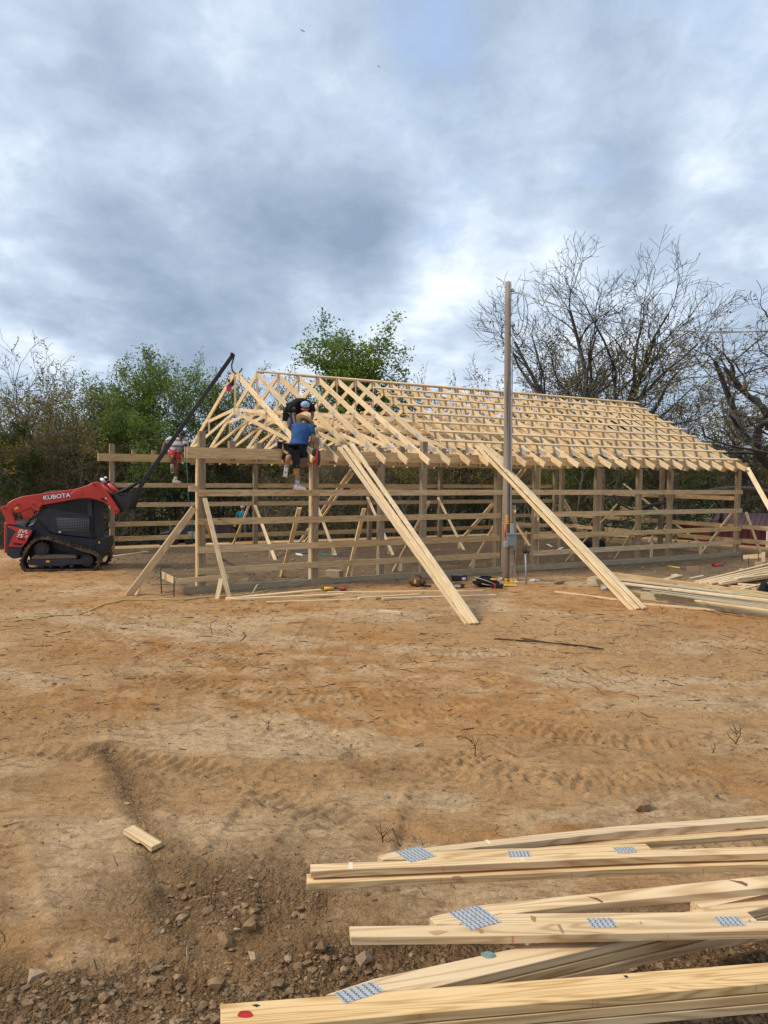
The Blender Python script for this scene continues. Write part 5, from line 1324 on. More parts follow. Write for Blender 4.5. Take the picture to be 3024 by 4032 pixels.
shirt(r3, M3, V3_, STRIPE, 1.16, .6, .08)
shorts(V3_, 'shorts', r3, M3, plain('red_shorts', (.40, .045, .03), .8), .112, .108, .80)
for s in 'LR': shoe(r3, M3, V3_, s, CLAYSH, plain('white_sock', (.7, .7, .7), .9))
bm = bmesh.new(); bm_blob(bm, V3_['hd1']+Vector((.0, .018, .035)), (.098, .108, .092), 3, 0, .04); bm_obj('hair', bm, HAIR, r3, M3, True)
bm = bmesh.new(); bm_tube(bm, [V3_['Rel'].lerp(V3_['Rsh'], .45), V3_['Rel'], V3_['Rwr'], V3_['Rwr']+Vector((-.02, 0, -.12))], [.06, .058, .05, .058], 10); bm_obj('dark_sleeve', bm, plain('charcoal_cloth', (.035, .04, .045), .85), r3, M3, True)

# 4: man in teal walking behind the frame
P4 = ony(955, 2138, 38.0); P4.z = gz(P4.x, P4.y)
k4 = 1.0
pose4 = dict(pel=(0, 0, .93), wst=(0, 0, 1.06), chs=(0, -.01, 1.27), ups=(0, 0, 1.38), nck=(0, -.01, 1.49), hd0=(0, -.02, 1.56), hd1=(0, -.03, 1.63), hd2=(0, -.03, 1.69),
    Lsh=(-.19, 0, 1.38), Lel=(-.32, 0, 1.13), Lwr=(-.33, -.14, .93), Lhd=(0, -.3, -.9), Rsh=(.19, 0, 1.38), Rel=(.31, .02, 1.12), Rwr=(.36, -.04, .88), Rhd=(0, -.1, -1),
    Lhp=(-.09, 0, .90), Lkn=(-.11, -.05, .49), Lan=(-.12, .05, .09), Lft=(-.13, -.12, .03), Rhp=(.09, 0, .90), Rkn=(.12, .03, .49), Ran=(.13, .12, .10), Rft=(.14, -.04, .03), face=(0, -1, -.15))
r4, M4, V4 = person(P4, 0, None, 'man in a teal shirt and pale cap walking behind the timber frame', SKIN, pose4)
shirt(r4, M4, V4, TEAL, 1.0, .6, .08)
shorts(V4, 'trousers', r4, M4, plain('grey_trousers', (.22, .21, .19), .85), .098, .075, 1.0)
for s in 'LR': cloth('trouser_leg', r4, M4, {'k': (V4[s+'kn'][:], .075), 'a': (V4[s+'an'][:], .062)}, [('k', 'a')], GREYJ, 'k'); shoe(r4, M4, V4, s, BROWNL, SOCK)
bm = bmesh.new(); bm_blob(bm, V4['hd1']+Vector((0, -.005, .04)), (.10, .108, .075), 3, 0); bm_box(bm, (-.07, -.20, 1.655), (.07, -.08, 1.667)); bm_obj('cap', bm, plain('pale_grey_cap', (.45, .47, .50), .85), r4, M4, True)
bm = bmesh.new(); bm_box(bm, (-.40, -.24, .72), (-.28, -.08, .88)); bm_box(bm, (-.36, -.34, .80), (-.31, .02, .84), 1); bm_bevel(bm, .01)
tag(bm_obj('nail_gun', bm, [YELLOW, BLACKP], None, M4), 'small yellow nail gun carried by the man in teal', 'nail gun')
# ------------------------------------------------------------ utility pole
PB = onground(1996, 2287); PY = PB.y
pole = empty('utility_pole', PB, 'tall weathered grey wooden utility pole with meter box in front of the frame', 'utility pole'); PM = Matrix.Identity(4)
ptop = ony(2000, 1110, PY)
def _pole(g, bs, L):
    tcn = g.n('ShaderNodeTexCoord').outputs['Object']
    n = g.noise(g.vmath('MULTIPLY', tcn, (22, 22, .55)), 1.0, 6, .62, .5); z = g.n('ShaderNodeSeparateXYZ', ins={0: tcn}).outputs[2]
    c = g.ramp(n, [(.25, (.16, .13, .105)), (.5, (.30, .26, .215)), (.75, (.40, .36, .31))])
    c = g.mix(g.rng(z, .3, 2.6, .75, 0), c, (.17, .095, .055), 'MIX')
    c = g.mix(g.rng(g.noise(g.vmath('MULTIPLY', tcn, (40, 40, .35)), 1.0, 3), .58, .66, 0, .7), c, (.05, .035, .025))
    L.new(c, bs.inputs['Base Color']); bs.inputs['Roughness'].default_value = .85
    L.new(g.n('ShaderNodeBump', ins={'Height': n, 'Strength': .5, 'Distance': .01}).outputs[0], bs.inputs['Normal'])
POLEM = mat('pole_wood', _pole)
bm = bmesh.new(); n_ = 14
pts = [Vector((0, 0, -.3)).lerp(ptop-PB+Vector((0, 0, 0)), k/n_) if k else Vector((0, 0, -.3)) for k in range(n_+1)]
bm_tube(bm, pts, [.104-.031*k/n_+.002*math.sin(k*2.1) for k in range(n_+1)], 20); bm_obj('shaft', bm, POLEM, pole, Matrix.Translation(PB))
def PX(px, py, dy=-.11): return ony(px, py, PY+dy)
bm = bmesh.new()
for px, py in ((1990, 1132), (2007, 1123), (2007, 1180), (1992, 1265), (1992, 1278), (2006, 1314), (2008, 1470)):
    q = PX(px, py, -.125); bm = bmesh.new(); bm_cyl(bm, q, q+Vector((0, .03, 0)), .012, seg=6); bm_obj('bolt', bm, RUST, pole)
bm = bmesh.new(); a = PX(1986, 1151, 0); bm_cyl(bm, a, PX(2013, 1148, 0), .010, seg=6, mi=1)
bm_tube(bm, [PX(2010, 1143, 0), PX(2018, 1137, 0), PX(2026, 1140, 0), PX(2022, 1150, 0), PX(2012, 1146, 0)], .012, 6, 1); bm_blob(bm, PX(2021, 1142, 0), (.035, .035, .04), 2, 0)
bm_obj('insulator', bm, [WHITE, RUST], pole)
cond = [PX(2021, 1260+k*95, -.02) for k in range(10)]
bm = bmesh.new(); bm_tube(bm, [PX(2013-k*.8, 1300+k*110, -.05)+Vector((.02, -.05, 0)) for k in range(8)]+[PX(2010, 2090, -.12)], .018, 8); bm_obj('conduit', bm, PVCG, pole)
bm = bmesh.new(); bm_blob(bm, PX(2020, 1281, -.05), (.055, .06, .05), 2); bm_obj('weatherhead', bm, GREYMET, pole)
loops = [[(2040, 1160), (2040, 1215), (2052, 1258), (2060, 1265), (2050, 1305), (2035, 1318), (2020, 1306), (2017, 1290)],
         [(2061, 1163), (2064, 1210), (2060, 1265), (2052, 1300), (2038, 1316), (2025, 1300), (2019, 1290)],
         [(2066, 1165), (2078, 1215), (2076, 1270), (2062, 1315), (2043, 1336), (2028, 1325), (2019, 1292)]]
for lp in loops:
    bm = bmesh.new(); P_ = [PX(a, b, -.08) for a, b in lp]; D = []
    for i in range(len(P_)-1):
        p0, p1, p2, p3 = P_[max(i-1, 0)], P_[i], P_[i+1], P_[min(i+2, len(P_)-1)]
        for s in range(4):
            t = s/4; D.append(.5*((2*p1)+(p2-p0)*t+(2*p0-5*p1+4*p2-p3)*t*t+(3*p1-p0-3*p2+p3)*t**3))
    bm_tube(bm, D+[P_[-1]], .0085, 6); bm_obj('cable_loop', bm, CABLE, pole)
bm = bmesh.new(); bm_tube(bm, [PX(2012, 1178, -.05), PX(2030, 1205, -.05), PX(2043, 1225, -.05)], .005, 4); bm_obj('guy_wire', bm, ALU, pole)
wire_px = [(2022, 1148), (2060, 1161), (2100, 1172), (2160, 1192), (2240, 1219), (2330, 1245), (2430, 1268), (2560, 1289), (2700, 1303), (2850, 1310), (3024, 1302), (3300, 1285)]
wt = lambda k: PY+.0+k*.35
bm = bmesh.new(); W_ = [ony(a, b, PY-.02-k*.25) for k, (a, b) in enumerate(wire_px)]; bm_tube(bm, W_, .013, 6, 0)
bm_tube(bm, [W_[k]+Vector((0, 0, .016 if k % 2 else -.014)) for k in range(1, len(W_))], .009, 5, 1)
o = bm_obj('overhead_cable', bm, [ALU, CABLE], None); tag(o, 'twisted overhead power cable running from the pole top to the right', 'cable')
def gbox(name, a, b, y0, y1, m, parent=pole, bev=.006, mi=None):
    A = PX(*a, y0); B = PX(*b, y0); bm = bmesh.new(); bm_box(bm, (min(A.x, B.x), PY+y0, min(A.z, B.z)), (max(A.x, B.x), PY+y1, max(A.z, B.z))); bm_bevel(bm, bev); return bm_obj(name, bm, m, parent)
mbx = gbox('meter_box', (1998, 2102), (2034, 2150), -.30, -.17, GREYMET); gbox('box_lid', (1996, 2101), (2036, 2108), -.31, -.17, GREYMET, mbx)
gbox('junction_box', (1986, 2133), (2003, 2154), -.28, -.16, plain('light_grey_box', (.33, .35, .36), .5))
gbox('riser_box', (2011, 2062), (2025, 2103), -.26, -.17, plain('light_grey_box', (.33, .35, .36), .5))
gbox('outlet_box', (2012, 2152), (2024, 2166), -.26, -.18, GREYMET)
bm = bmesh.new(); bm_box(bm, (-.006, -.012, 0), (.006, .012, .8)); 
gbox('backing_board', (2012, 1990), (2026, 2290), -.10, -.03, POST)
gbox('backing_board', (2014, 2052), (2029, 2290), -.06, .02, PINE)
bm = bmesh.new()
for k in range(14):
    q = PX(1997+1.5*math.sin(k*1.7), 2028+k*2.6, -.165); bm_tube(bm, [q+Vector((-.035, 0, -.006)), q+Vector((0, -.02, .004)), q+Vector((.035, 0, -.006))], .007, 5)
bm_obj('coiled_spring_cord', bm, YELLOW, pole)
bm = bmesh.new(); bm_tube(bm, [PX(1979, 2061, -.12), PX(1990, 2063, -.175), PX(2006, 2062, -.165), PX(2014, 2056, -.1)], .012, 6)
for dx in (-4, 1, 4): bm_tube(bm, [PX(1990, 2063, -.18), PX(1990+dx*.5, 2085, -.19), PX(1989+dx*.7, 2118, -.18)], [.013, .012, .005], 5)
bm_obj('flagging_tape', bm, ORANGE, pole)
bm = bmesh.new(); bm_tube(bm, [PX(2028, 2165, -.2), PX(2026, 2200, -.2), PX(2018, 2245, -.25), PX(2016, 2262, -.3)], .007, 5); bm_tube(bm, [PX(2024, 2165, -.2), PX(2029, 2215, -.2), PX(2040, 2260, -.3), PX(2040, 2288, -.4)], .006, 5); bm_obj('hanging_wire', bm, CABLE, pole)
q = PX(2029, 2014, -.1); bm = bmesh.new(); bm_blob(bm, q, (.018, .02, .035), 2); tag(bm_obj('yard_light', bm, WHITE), 'small white round lamp fixed behind the utility pole', 'lamp')

# hydrant
hb = onground(2073, 2301); hy = empty('yard_hydrant', hb, 'thin grey yard hydrant with a black head right of the utility pole', 'hydrant'); 
ht = ony(2069, 2178, hb.y); hh = ht.z-hb.z
bm = bmesh.new(); bm_cyl(bm, hb+Vector((0, 0, -.1)), ht, .021, seg=10); bm_obj('standpipe', bm, PVCG, hy)
bm = bmesh.new(); bm_cyl(bm, ht, ht+Vector((0, 0, .13)), .035, .03, 10); bm_cyl(bm, ht+Vector((0, 0, .06)), ht+Vector((.10, -.02, .01)), .024, .026, 10)
bm_tube(bm, [ht+Vector((.0, 0, .14)), ht+Vector((-.05, 0, .13)), ht+Vector((-.065, 0, .05)), ht+Vector((-.04, 0, .0))], .012, 6); bm_obj('hydrant_head', bm, BLACKP, hy)
bm = bmesh.new(); bm_cyl(bm, ht+Vector((.10, -.02, .01)), ht+Vector((.125, -.025, -.02)), .02, seg=8); bm_obj('spout', bm, STEEL, hy)

# ------------------------------------------------------------ loose boards on the ground in front of the frame
def gboard(a, b, w, th, m, label, z=0.0, group='loose boards on the ground', name='board', upz=(0, 0, 1)):
    A = onground(*a, th/2+z-.004); B = onground(*b, th/2+z-.004)
    o = board(name, A, B, w, th, m, None, up=upz); return tag(o, label, 'board', group)
gboard((893, 2362), (1262, 2326), .14, .038, PINE, 'wide board on the ground running right from the foot of the front brace')
gboard((905, 2368), (1350, 2345), .089, .038, PINE, 'second board from the front brace, just in front of the wide one', .01)
gboard((1050, 2376), (1480, 2360), .060, .030, PINE, 'thin board lying nearest the viewer in front of the grade board')
gboard((1290, 2336), (1900, 2330), .07, .038, PINE, 'long straight board lying in front of the tool bags')
gboard((1412, 2358), (1650, 2345), .089, .038, PINE, 'short board in the pair lying behind the leaning boards', 0)
gboard((1505, 2364), (1952, 2351), .089, .038, PINE, 'long pale board crossing behind the foot of the leaning boards', .02)
gboard((2186, 2331), (2470, 2368), .060, .030, PINE, 'thin board on the dirt left of the second leaning stack')
gboard((2510, 2376), (2825, 2404), .075, .036, PINE, 'thin board on the dirt right of the foot of the second leaning stack')
gboard((1492, 2409), (1580, 2415), .10, .038, PINE, 'short board offcut lying alone on the dirt before the frame', 0, None, 'offcut')
gboard((2600, 2290), (2678, 2268), .14, .038, PINE, 'short plank poking out behind the treated lumber pile', 0, None)
gboard((2649, 2270), (2668, 2268), .14, .05, PINE, 'small square offcut on the grey soil before the frame', 0, None, 'offcut')
gboard((2702, 2249), (2752, 2253), .10, .15, plain('orange_brown_block', (.30, .185, .11), .9), 'orange brown wooden block standing on the grey soil', 0, None, 'block')
gboard((2975, 2233), (3008, 2235), .2, .15, GREYW, 'grey block by the stakes at the right edge', 0, None, 'block')
gboard((2916, 2245), (2932, 2247), .08, .05, PINE, 'tiny board scrap in front of the right corner post', 0, None, 'offcut')
gboard((440, 2194), (655, 2162), .089, .038, PINE, 'thin pale board lying behind the loader', 0)
gboard((470, 2176), (800, 2150), .089, .038, GIRT, 'brownish board lying behind the back left corner', 0)
gboard((818, 2140), (1100, 2150), .089, .038, PINE, 'pale board lying beyond the back girts near the teal worker', 0)
gboard((1080, 2134), (1440, 2136), .07, .038, PINE, 'long pale board lying beyond the middle back posts', 0)
gboard((1758, 2118), (2010, 2121), .07, .038, PINE, 'pale board lying beyond the back wall left of the pole', 0)
# low stub wall at the corner: short board on two steel pins
so_ = [ony(630, 2235, onground(632, 2340).y), onground(686, 2352)]
def pin(a, b, lab):
    B = onground(*b); A = ony(a[0], a[1], B.y); bm = bmesh.new(); bm_cyl(bm, B+Vector((0, 0, -.1)), A, .012, seg=6); tag(bm_obj('steel_stake', bm, RUST), lab, 'stake', 'dark steel stakes')
pin((631, 2234), (638, 2338), 'left one of two dark steel stakes beside the front left corner')
pin((685, 2266), (685, 2350), 'right one of two dark steel stakes beside the front left corner')
ya = onground(638, 2338).y; yb = onground(685, 2350).y
fb = empty('form_board', ony(690, 2300, yb), 'low batter board of two short planks on steel stakes', 'batter board')
board('plank', ony(634, 2262, ya+.05), ony(690, 2288, yb+.05), .030, .13, PINE, fb); board('plank', ony(692, 2289, yb+.05), ony(900, 2270, yb+.75), .030, .10, PINE, fb)
pin((2922, 2180), (2923, 2212), 'leftmost dark steel stake right of the front right corner post'); pin((2948, 2196), (2947, 2223), 'middle dark steel stake right of the front right corner post'); pin((2987, 2172), (2986, 2221), 'rightmost dark steel stake at the right edge')
fb2 = empty('form_board', ony(2990, 2190, 24), 'short batter board beyond the right corner post', 'batter board'); yy = onground(2986, 2221).y
board('plank', ony(2926, 2194, yy+.3), ony(3008, 2188, yy+.1), .03, .13, PINE, fb2); board('plank', ony(3006, 2185, yy), ony(3008, 2232, yy), .03, .09, PINE, fb2)
# extension cord
def cord(name, pts, r_, m, label, dz=.0, cat='cord'):
    P_ = [onground(a, b, r_+dz) for a, b in pts]; D = []
    for i in range(len(P_)-1):
        p0, p1, p2, p3 = P_[max(i-1, 0)], P_[i], P_[i+1], P_[min(i+2, len(P_)-1)]
        for s in range(6):
            t = s/6; q = .5*((2*p1)+(p2-p0)*t+(2*p0-5*p1+4*p2-p3)*t*t+(3*p1-p0-3*p2+p3)*t**3); q.z = max(q.z, gz(q.x, q.y)+r_); D.append(q)
    bm = bmesh.new(); bm_tube(bm, D+[P_[-1]], r_, 6); return tag(bm_obj(name, bm, m), label, cat)
cord('air_hose', [(-60, 2452), (140, 2441), (200, 2428), (300, 2420), (400, 2386), (430, 2378), (520, 2365), (700, 2364), (830, 2352), (960, 2345), (1060, 2330)], .014, CORD, 'dull yellow air hose snaking over the dirt from the left edge', 0, 'hose')
cord('hose_loop', [(126, 2426), (160, 2421), (200, 2420), (203, 2428), (150, 2430), (126, 2427)], .012, CORD, 'small loop of yellow hose lying on the main hose', .012, 'hose')
# yellow hose arching over the grade board
a_ = onground(975, 2345); bm = bmesh.new(); bm_tube(bm, [a_, a_+Vector((.1, 0, .03)), ony(1000, 2325, a_.y+.1), ony(1012, 2304, a_.y+.35), onground(1030, 2296)], .013, 6); tag(bm_obj('hose_end', bm, plain('pale_hose', (.55, .47, .26), .6)), 'pale hose end arching over the grade board', 'hose')
a_ = onground(1150, 2290); bm = bmesh.new(); bm_tube(bm, [a_, ony(1170, 2280, a_.y+.15), ony(1195, 2273, a_.y+.3), onground(1215, 2278)], .012, 6); tag(bm_obj('hose_end', bm, CORD), 'yellow hose behind the second front post', 'hose')
cord('green_hose', [(1180, 2182), (1240, 2180), (1300, 2190), (1370, 2190)], .02, TEALR, 'teal hose lying inside the frame', 0, 'hose')
bm = bmesh.new(); bm_tube(bm, [ony(733, 1780, 24.2), ony(738, 1880, 24.4), ony(742, 1960, 24.5), ony(757, 2050, 24.6), ony(758, 2140, 24.7)], .012, 5); tag(bm_obj('hanging_rope', bm, TEALR), 'teal rope hanging from the beam near the man in the striped shirt', 'rope')

# ------------------------------------------------------------ tool bags, chargers, bottles
def bag(name, loc, sz, m, label, cat='tool bag', seed=0, extra=None, mats=None):
    rt = empty(name, loc, label, cat); bm = bmesh.new(); bm_blob(bm, (0, 0, sz[2]*.8), sz, 3, 0, .22, seed)
    for v in bm.verts:
        if v.co.z < 0: v.co.z = 0
    bm_obj('pouch', bm, m, rt, Matrix.Translation(loc), True)
    bm = bmesh.new(); bm_tube(bm, [Vector((-sz[0]*.7, 0, sz[2]*1.1)), Vector((-sz[0]*.3, -.04, sz[2]*2.0)), Vector((sz[0]*.3, -.02, sz[2]*1.9)), Vector((sz[0]*.8, 0, sz[2]*1.0))], .016, 6); bm_obj('strap', bm, m, rt, Matrix.Translation(loc))
    if extra:
        bm = bmesh.new(); extra(bm); bm_obj('tool', bm, mats, rt, Matrix.Translation(loc))
    return rt
l1 = onground(1643, 2308)
bag('tool_bag', l1, (.17, .14, .13), BROWNL, 'brown tool bag with yellow patches on the dirt left of the leaning boards', seed=1, mats=[YELLOW, BLACKF],
    extra=lambda bm: (bm_box(bm, (-.08, -.15, .08), (-.03, -.13, .17)), bm_box(bm, (.05, -.14, .10), (.11, -.12, .15)), bm_tube(bm, [(.1, -.1, .04), (.25, -.12, .02), (.30, -.05, .015)], .02, 6, 1)))
l2 = onground(1808, 2285)
cr = empty('battery_case', l2, 'black open case with a label lying against the grade board', 'case')
bm = bmesh.new(); bm_box(bm, (-.19, -.10, 0), (.19, .10, .12)); bm_bevel(bm, .01); bm_obj('case_body', bm, BLACKP, cr, Matrix.Translation(l2) @ Matrix.Rotation(R(-6), 4, 'Z'))
bm = bmesh.new(); bm_box(bm, (-.17, -.08, .121), (.08, .07, .13)); bm_obj('case_lid', bm, GREYMET, cr, Matrix.Translation(l2) @ Matrix.Rotation(R(-6), 4, 'Z'))
bm = bmesh.new(); bm_box(bm, (.07, -.106, .02), (.16, -.101, .08)); bm_obj('paper_label', bm, WHITE, cr, Matrix.Translation(l2) @ Matrix.Rotation(R(-6), 4, 'Z'))
l3 = onground(1802, 2314); bag('tool_bag', l3, (.15, .12, .06), BROWNL, 'small flat brown and black pouch right of the leaning boards', seed=3, mats=[CLAYSH, BLACKF], extra=lambda bm: bm_box(bm, (-.08, -.13, .03), (.05, -.11, .08)))
l4 = onground(1912, 2310); bag('tool_bag', l4, (.32, .2, .12), BLACKF, 'large limp black tool bag with pale handles beside the utility pole', seed=5, mats=[plain('pale_webbing', (.42, .40, .30), .8), YELLOW],
    extra=lambda bm: (bm_tube(bm, [(-.28, -.1, .23), (-.05, -.2, .17), (.22, -.22, .07)], .012, 5), bm_tube(bm, [(-.30, -.05, .16), (-.1, -.2, .08), (.1, -.24, .05)], .012, 5), bm_tube(bm, [(.1, -.1, .18), (.25, -.12, .17)], .02, 5, 1)))
l5 = onground(1958, 2316); bt = empty('battery_pack', l5, 'red and black cordless tool batteries lined up left of the yellow charger', 'battery')
for k in range(5):
    bm = bmesh.new(); bm_box(bm, (-.14+.055*k, -.04, 0), (-.095+.055*k, .04, .11-.01*(k % 2))); bm_bevel(bm, .005); bm_obj('battery', bm, REDP if k == 1 else BLACKP, bt, Matrix.Translation(l5))
l6 = onground(2011, 2308); ch = empty('battery_charger', l6, 'yellow tool charger with three upright yellow hooks at the pole foot', 'charger')
bm = bmesh.new(); bm_box(bm, (-.15, -.07, 0), (.15, .07, .035)); bm_bevel(bm, .01); bm_obj('charger_base', bm, YELLOW, ch, Matrix.Translation(l6))
for x in (-.13, -.02, .07):
    bm = bmesh.new(); bm_prism(bm, [(x, .036), (x+.03, .036), (x+.03, .12), (x+.055, .145), (x+.055, .17), (x-.02, .17), (x-.02, .145), (x, .12)], -.02, .02); bm_obj('charger_hook', bm, YELLOW, ch, Matrix.Translation(l6))
bm = bmesh.new(); bm_box(bm, (-.16, -.08, -.01), (.16, .08, .012)); bm_obj('charger_foot', bm, BLACKP, ch, Matrix.Translation(l6))
def bottle(px, py, ang, label, h=.2):
    l = onground(px, py, .03); bm = bmesh.new(); d = Vector((math.cos(ang), math.sin(ang), .03))
    bm_cyl(bm, l, l+d*h*.72, .032, .032, 12); bm_cyl(bm, l+d*h*.72, l+d*h*.88, .032, .012, 12); bm_cyl(bm, l+d*h*.88, l+d*h, .014, .014, 10, 1); bm_cyl(bm, l+d*h*.3, l+d*h*.55, .0335, .0335, 12, 2)
    tag(bm_obj('water_bottle', bm, [CLEAR, WHITE, plain('bottle_label', (.55, .68, .80), .5)], None), label, 'bottle', 'empty water bottles on the ground')
bottle(2045, 2298, 2.6, 'empty water bottle lying just right of the yellow charger'); bottle(2085, 2291, .1, 'empty water bottle lying right of the hydrant', .24); bottle(2092, 2139, .1, 'empty water bottle lying inside the frame behind the hydrant')
bottle(2104, 2174, .3, 'empty water bottle lying in the frame, near the door post'); bottle(2368, 2322, .2, 'empty water bottle lying against the lumber pile'); bottle(1963, 2286, .5, 'empty water bottle tossed by the black tool bag'); bottle(2222, 2106, .3, 'empty water bottle lying far back in the frame')
def scrap(px, py, w, l, label, m=WHITE):
    q = onground(px, py, .02); bm = bmesh.new(); bm_box(bm, (-w/2, -l/2, 0), (w/2, l/2, .012)); 
    for v in bm.verts: v.co.z += .04*math.sin(v.co.x*9+v.co.y*5)
    tag(bm_obj('paper_scrap', bm, m, None, Matrix.Translation(q) @ Matrix.Rotation(px % 3, 4, 'Z')), label, 'litter')
scrap(2206, 2163, .5, .12, 'white paper strip lying inside the frame'); scrap(2165, 2151, .3, .1, 'white scrap lying left of the paper strip'); scrap(1178, 2187, .15, .2, 'crumpled pale plastic lying inside the frame')
scrap(1224, 2262, .12, .05, 'white scrap beside the second front post'); scrap(2742, 2275, .35, .05, 'white strip on the grey soil behind the lumber pile'); scrap(1540, 1, .1, .1, 'x') if False else None
q = onwall(2118, 2045, -.12); bm = bmesh.new(); bm_blob(bm, q, (.022, .015, .055), 2, 0, .3, 4); tag(bm_obj('white_cloth', bm, WHITE, None), 'small white rag hanging beside the door opening', 'cloth')
# block and bundle inside the frame
q = onground(1315, 2272); bm = bmesh.new(); bm_box(bm, (-.19, -.12, 0), (.19, .14, .17)); bm_bevel(bm, .004); tag(bm_obj('wood_block', bm, plain('pale_block', (.36, .27, .18), .85), None, Matrix.Translation(q) @ Matrix.Rotation(R(-20), 4, 'Z')), 'thick timber block on the orange soil behind the second front post', 'block')
# dark tarp heap with a blue cooler
q = onground(2322, 2162); bm = bmesh.new(); bm_blob(bm, (0, 0, .12), (.52, .4, .30), 3, 0, .16, 8)
for v in bm.verts: v.co.z = max(v.co.z, 0)
tag(bm_obj('tarp_heap', bm, BLACKF, None, Matrix.Translation(q), True), 'rounded black tarp heap lying on the soil inside the frame', 'tarp')
q = onground(2268, 2140); bm = bmesh.new(); bm_blob(bm, (0, 0, .1), (.14, .12, .12), 2, 0, .3, 2); tag(bm_obj('plastic_bag', bm, plain('pale_blue_plastic', (.30, .50, .55), .4), None, Matrix.Translation(q), True), 'crumpled pale blue bag left of the black tarp heap', 'bag')
# small drill and saw bits by the grade board
def drill(px, py, m, label, s=1.0, rz=0.0):
    q = onground(px, py, .03); rt = empty('power_drill', q, label, 'power tool'); M = Matrix.Translation(q) @ Matrix.Rotation(rz, 4, 'Z') @ Matrix.Scale(s, 4)
    bm = bmesh.new(); bm_cyl(bm, (-.12, 0, .02), (.09, 0, .02), .036, .032, 12); bm_cyl(bm, (.09, 0, .02), (.16, 0, .02), .022, .012, 8, 1); bm_obj('motor_body', bm, [m, BLACKP], rt, M)
    bm = bmesh.new(); bm_box(bm, (-.10, .03, -.01), (-.05, .16, .035)); bm_box(bm, (-.13, .15, -.02), (-.02, .21, .05), 1); bm_bevel(bm, .005); bm_obj('grip', bm, [m, BLACKP], rt, M)
drill(1298, 2327, YELLOW, 'yellow and black drill lying on the boards before the grade board', 1.0, .3); drill(1348, 2326, REDP, 'red drill next to the yellow one before the grade board', .8, 2.8)
drill(2836, 2232, REDP, 'red and black drill on the grey soil near the right corner post', 1.0, .4)
q = onground(2631, 2231); bm = bmesh.new(); bm_cyl(bm, q+Vector((0, 0, .03)), onground(2678, 2240, .03), .018, seg=8); bm_cyl(bm, onground(2678, 2240, .03), onground(2705, 2246, .03), .01, seg=6, mi=1); tag(bm_obj('level_bar', bm, [YELLOW, CABLE]), 'yellow handled bar lying on the soil behind the lumber', 'tool')
# nail gun hanging on the first truss
rg_ = F(T0, HV+.4, RZ); ngy = rg_.y; n2 = empty('nail_gun', ony(906, 1520, ngy), 'red and black nail gun hanging from the first roof truss', 'nail gun')
bm = bmesh.new(); Q = lambda a, b: (P7(a, b, ngy).x, P7(a, b, ngy).z)
bm_prism(bm, [Q(a, b) for a, b in [(532, 462), (560, 455), (585, 480), (575, 515), (556, 540), (535, 515)]], ngy-.05, ngy+.05); bm_prism(bm, [Q(a, b) for a, b in [(575, 430), (606, 440), (600, 480), (570, 470)]], ngy-.04, ngy+.04)
bm_bevel(bm, .006); bm_obj('body', bm, REDP, n2)
bm = bmesh.new(); bm_prism(bm, [Q(a, b) for a, b in [(580, 385), (612, 390), (614, 450), (600, 470), (555, 440), (545, 410)]], ngy-.055, ngy+.055); bm_bevel(bm, .006); bm_obj('motor', bm, BLACKP, n2)
bm = bmesh.new(); bm_cyl(bm, P7(555, 462, ngy-.06), P7(566, 430, ngy-.06), .03, seg=10); bm_obj('magazine', bm, GREYMET, n2)

# ------------------------------------------------------------ treated lumber pile at the right
LG = 'boards of the treated lumber pile'
def pboard(a, b, w, th, m, z, label, group=LG, name='board'):
    """a,b: photo points of the board's top face centre line; z: height of the top"""
    A = onz(a[0], a[1], z-th/2); B = onz(b[0], b[1], z-th/2); gA_ = gz(A.x, A.y); gB_ = gz(B.x, B.y)
    A.z += gA_*.6; B.z += gB_*.6
    return tag(board(name, A, B, w, th, m, None, bev=.003), label, 'board', group)
pboard((2318, 2286), (2700, 2330), .14, .14, BEAM, .20, 'greenish beam end at the far left of the lumber pile', name='beam')
pboard((2372, 2303), (2950, 2385), .14, .14, BEAM, .15, 'second greenish beam, right of the leftmost one in the pile', name='beam')
pboard((2330, 2276), (3120, 2378), .14, .05, BEAM, .25, 'greenish plank lying along the back of the pile')
pboard((2400, 2262), (3150, 2362), .038, .14, GIRT, .30, 'brownish plank on edge at the back of the pile')
pboard((2445, 2298), (3180, 2384), .14, .038, PINE, .30, 'brightest pale board lying on top of the treated pile')
pboard((2440, 2284), (3180, 2368), .089, .038, BEAM, .30, 'narrow greenish board behind the bright one on the pile')
pboard((2530, 2346), (3150, 2432), .16, .15, BEAM, .16, 'thick greenish beam nearest the viewer in the pile', name='beam')
pboard((2530, 2334), (3150, 2414), .14, .15, BEAM, .18, 'thick greenish beam behind the nearest one', name='beam')
pboard((2562, 2334), (3150, 2404), .10, .038, BEAM, .22, 'greenish board resting on the thick beams, leftmost end')
pboard((2600, 2336), (3150, 2410), .07, .030, BEAM, .24, 'narrow greenish board resting on the thick beams')
pboard((2737, 2365), (3150, 2420), .06, .030, PINE, .23, 'narrow pale board on the front of the treated pile')
RG = 'pale boards of the fan shaped pile at the right edge'
for i, (a, b, z, lab) in enumerate([((2740, 2291), (3150, 2190), .10, 'back'), ((2757, 2294), (3150, 2206), .14, 'second'), ((2775, 2297), (3150, 2216), .15, 'third'), ((2794, 2299), (3150, 2226), .14, 'fourth'), ((2812, 2299), (3150, 2238), .10, 'fifth'), ((2835, 2296), (3150, 2240), .15, 'sixth'), ((2862, 2290), (3150, 2240), .12, 'seventh'), ((2898, 2279), (3150, 2246), .19, 'topmost')]):
    pboard(a, b, .089, .038, PINE, z, lab+' board of the fan of pale boards behind the treated pile', RG)
pboard((2786, 2312), (3150, 2252), .089, .038, PINE, .08, 'pale board lying apart in front of the fan of boards', RG)
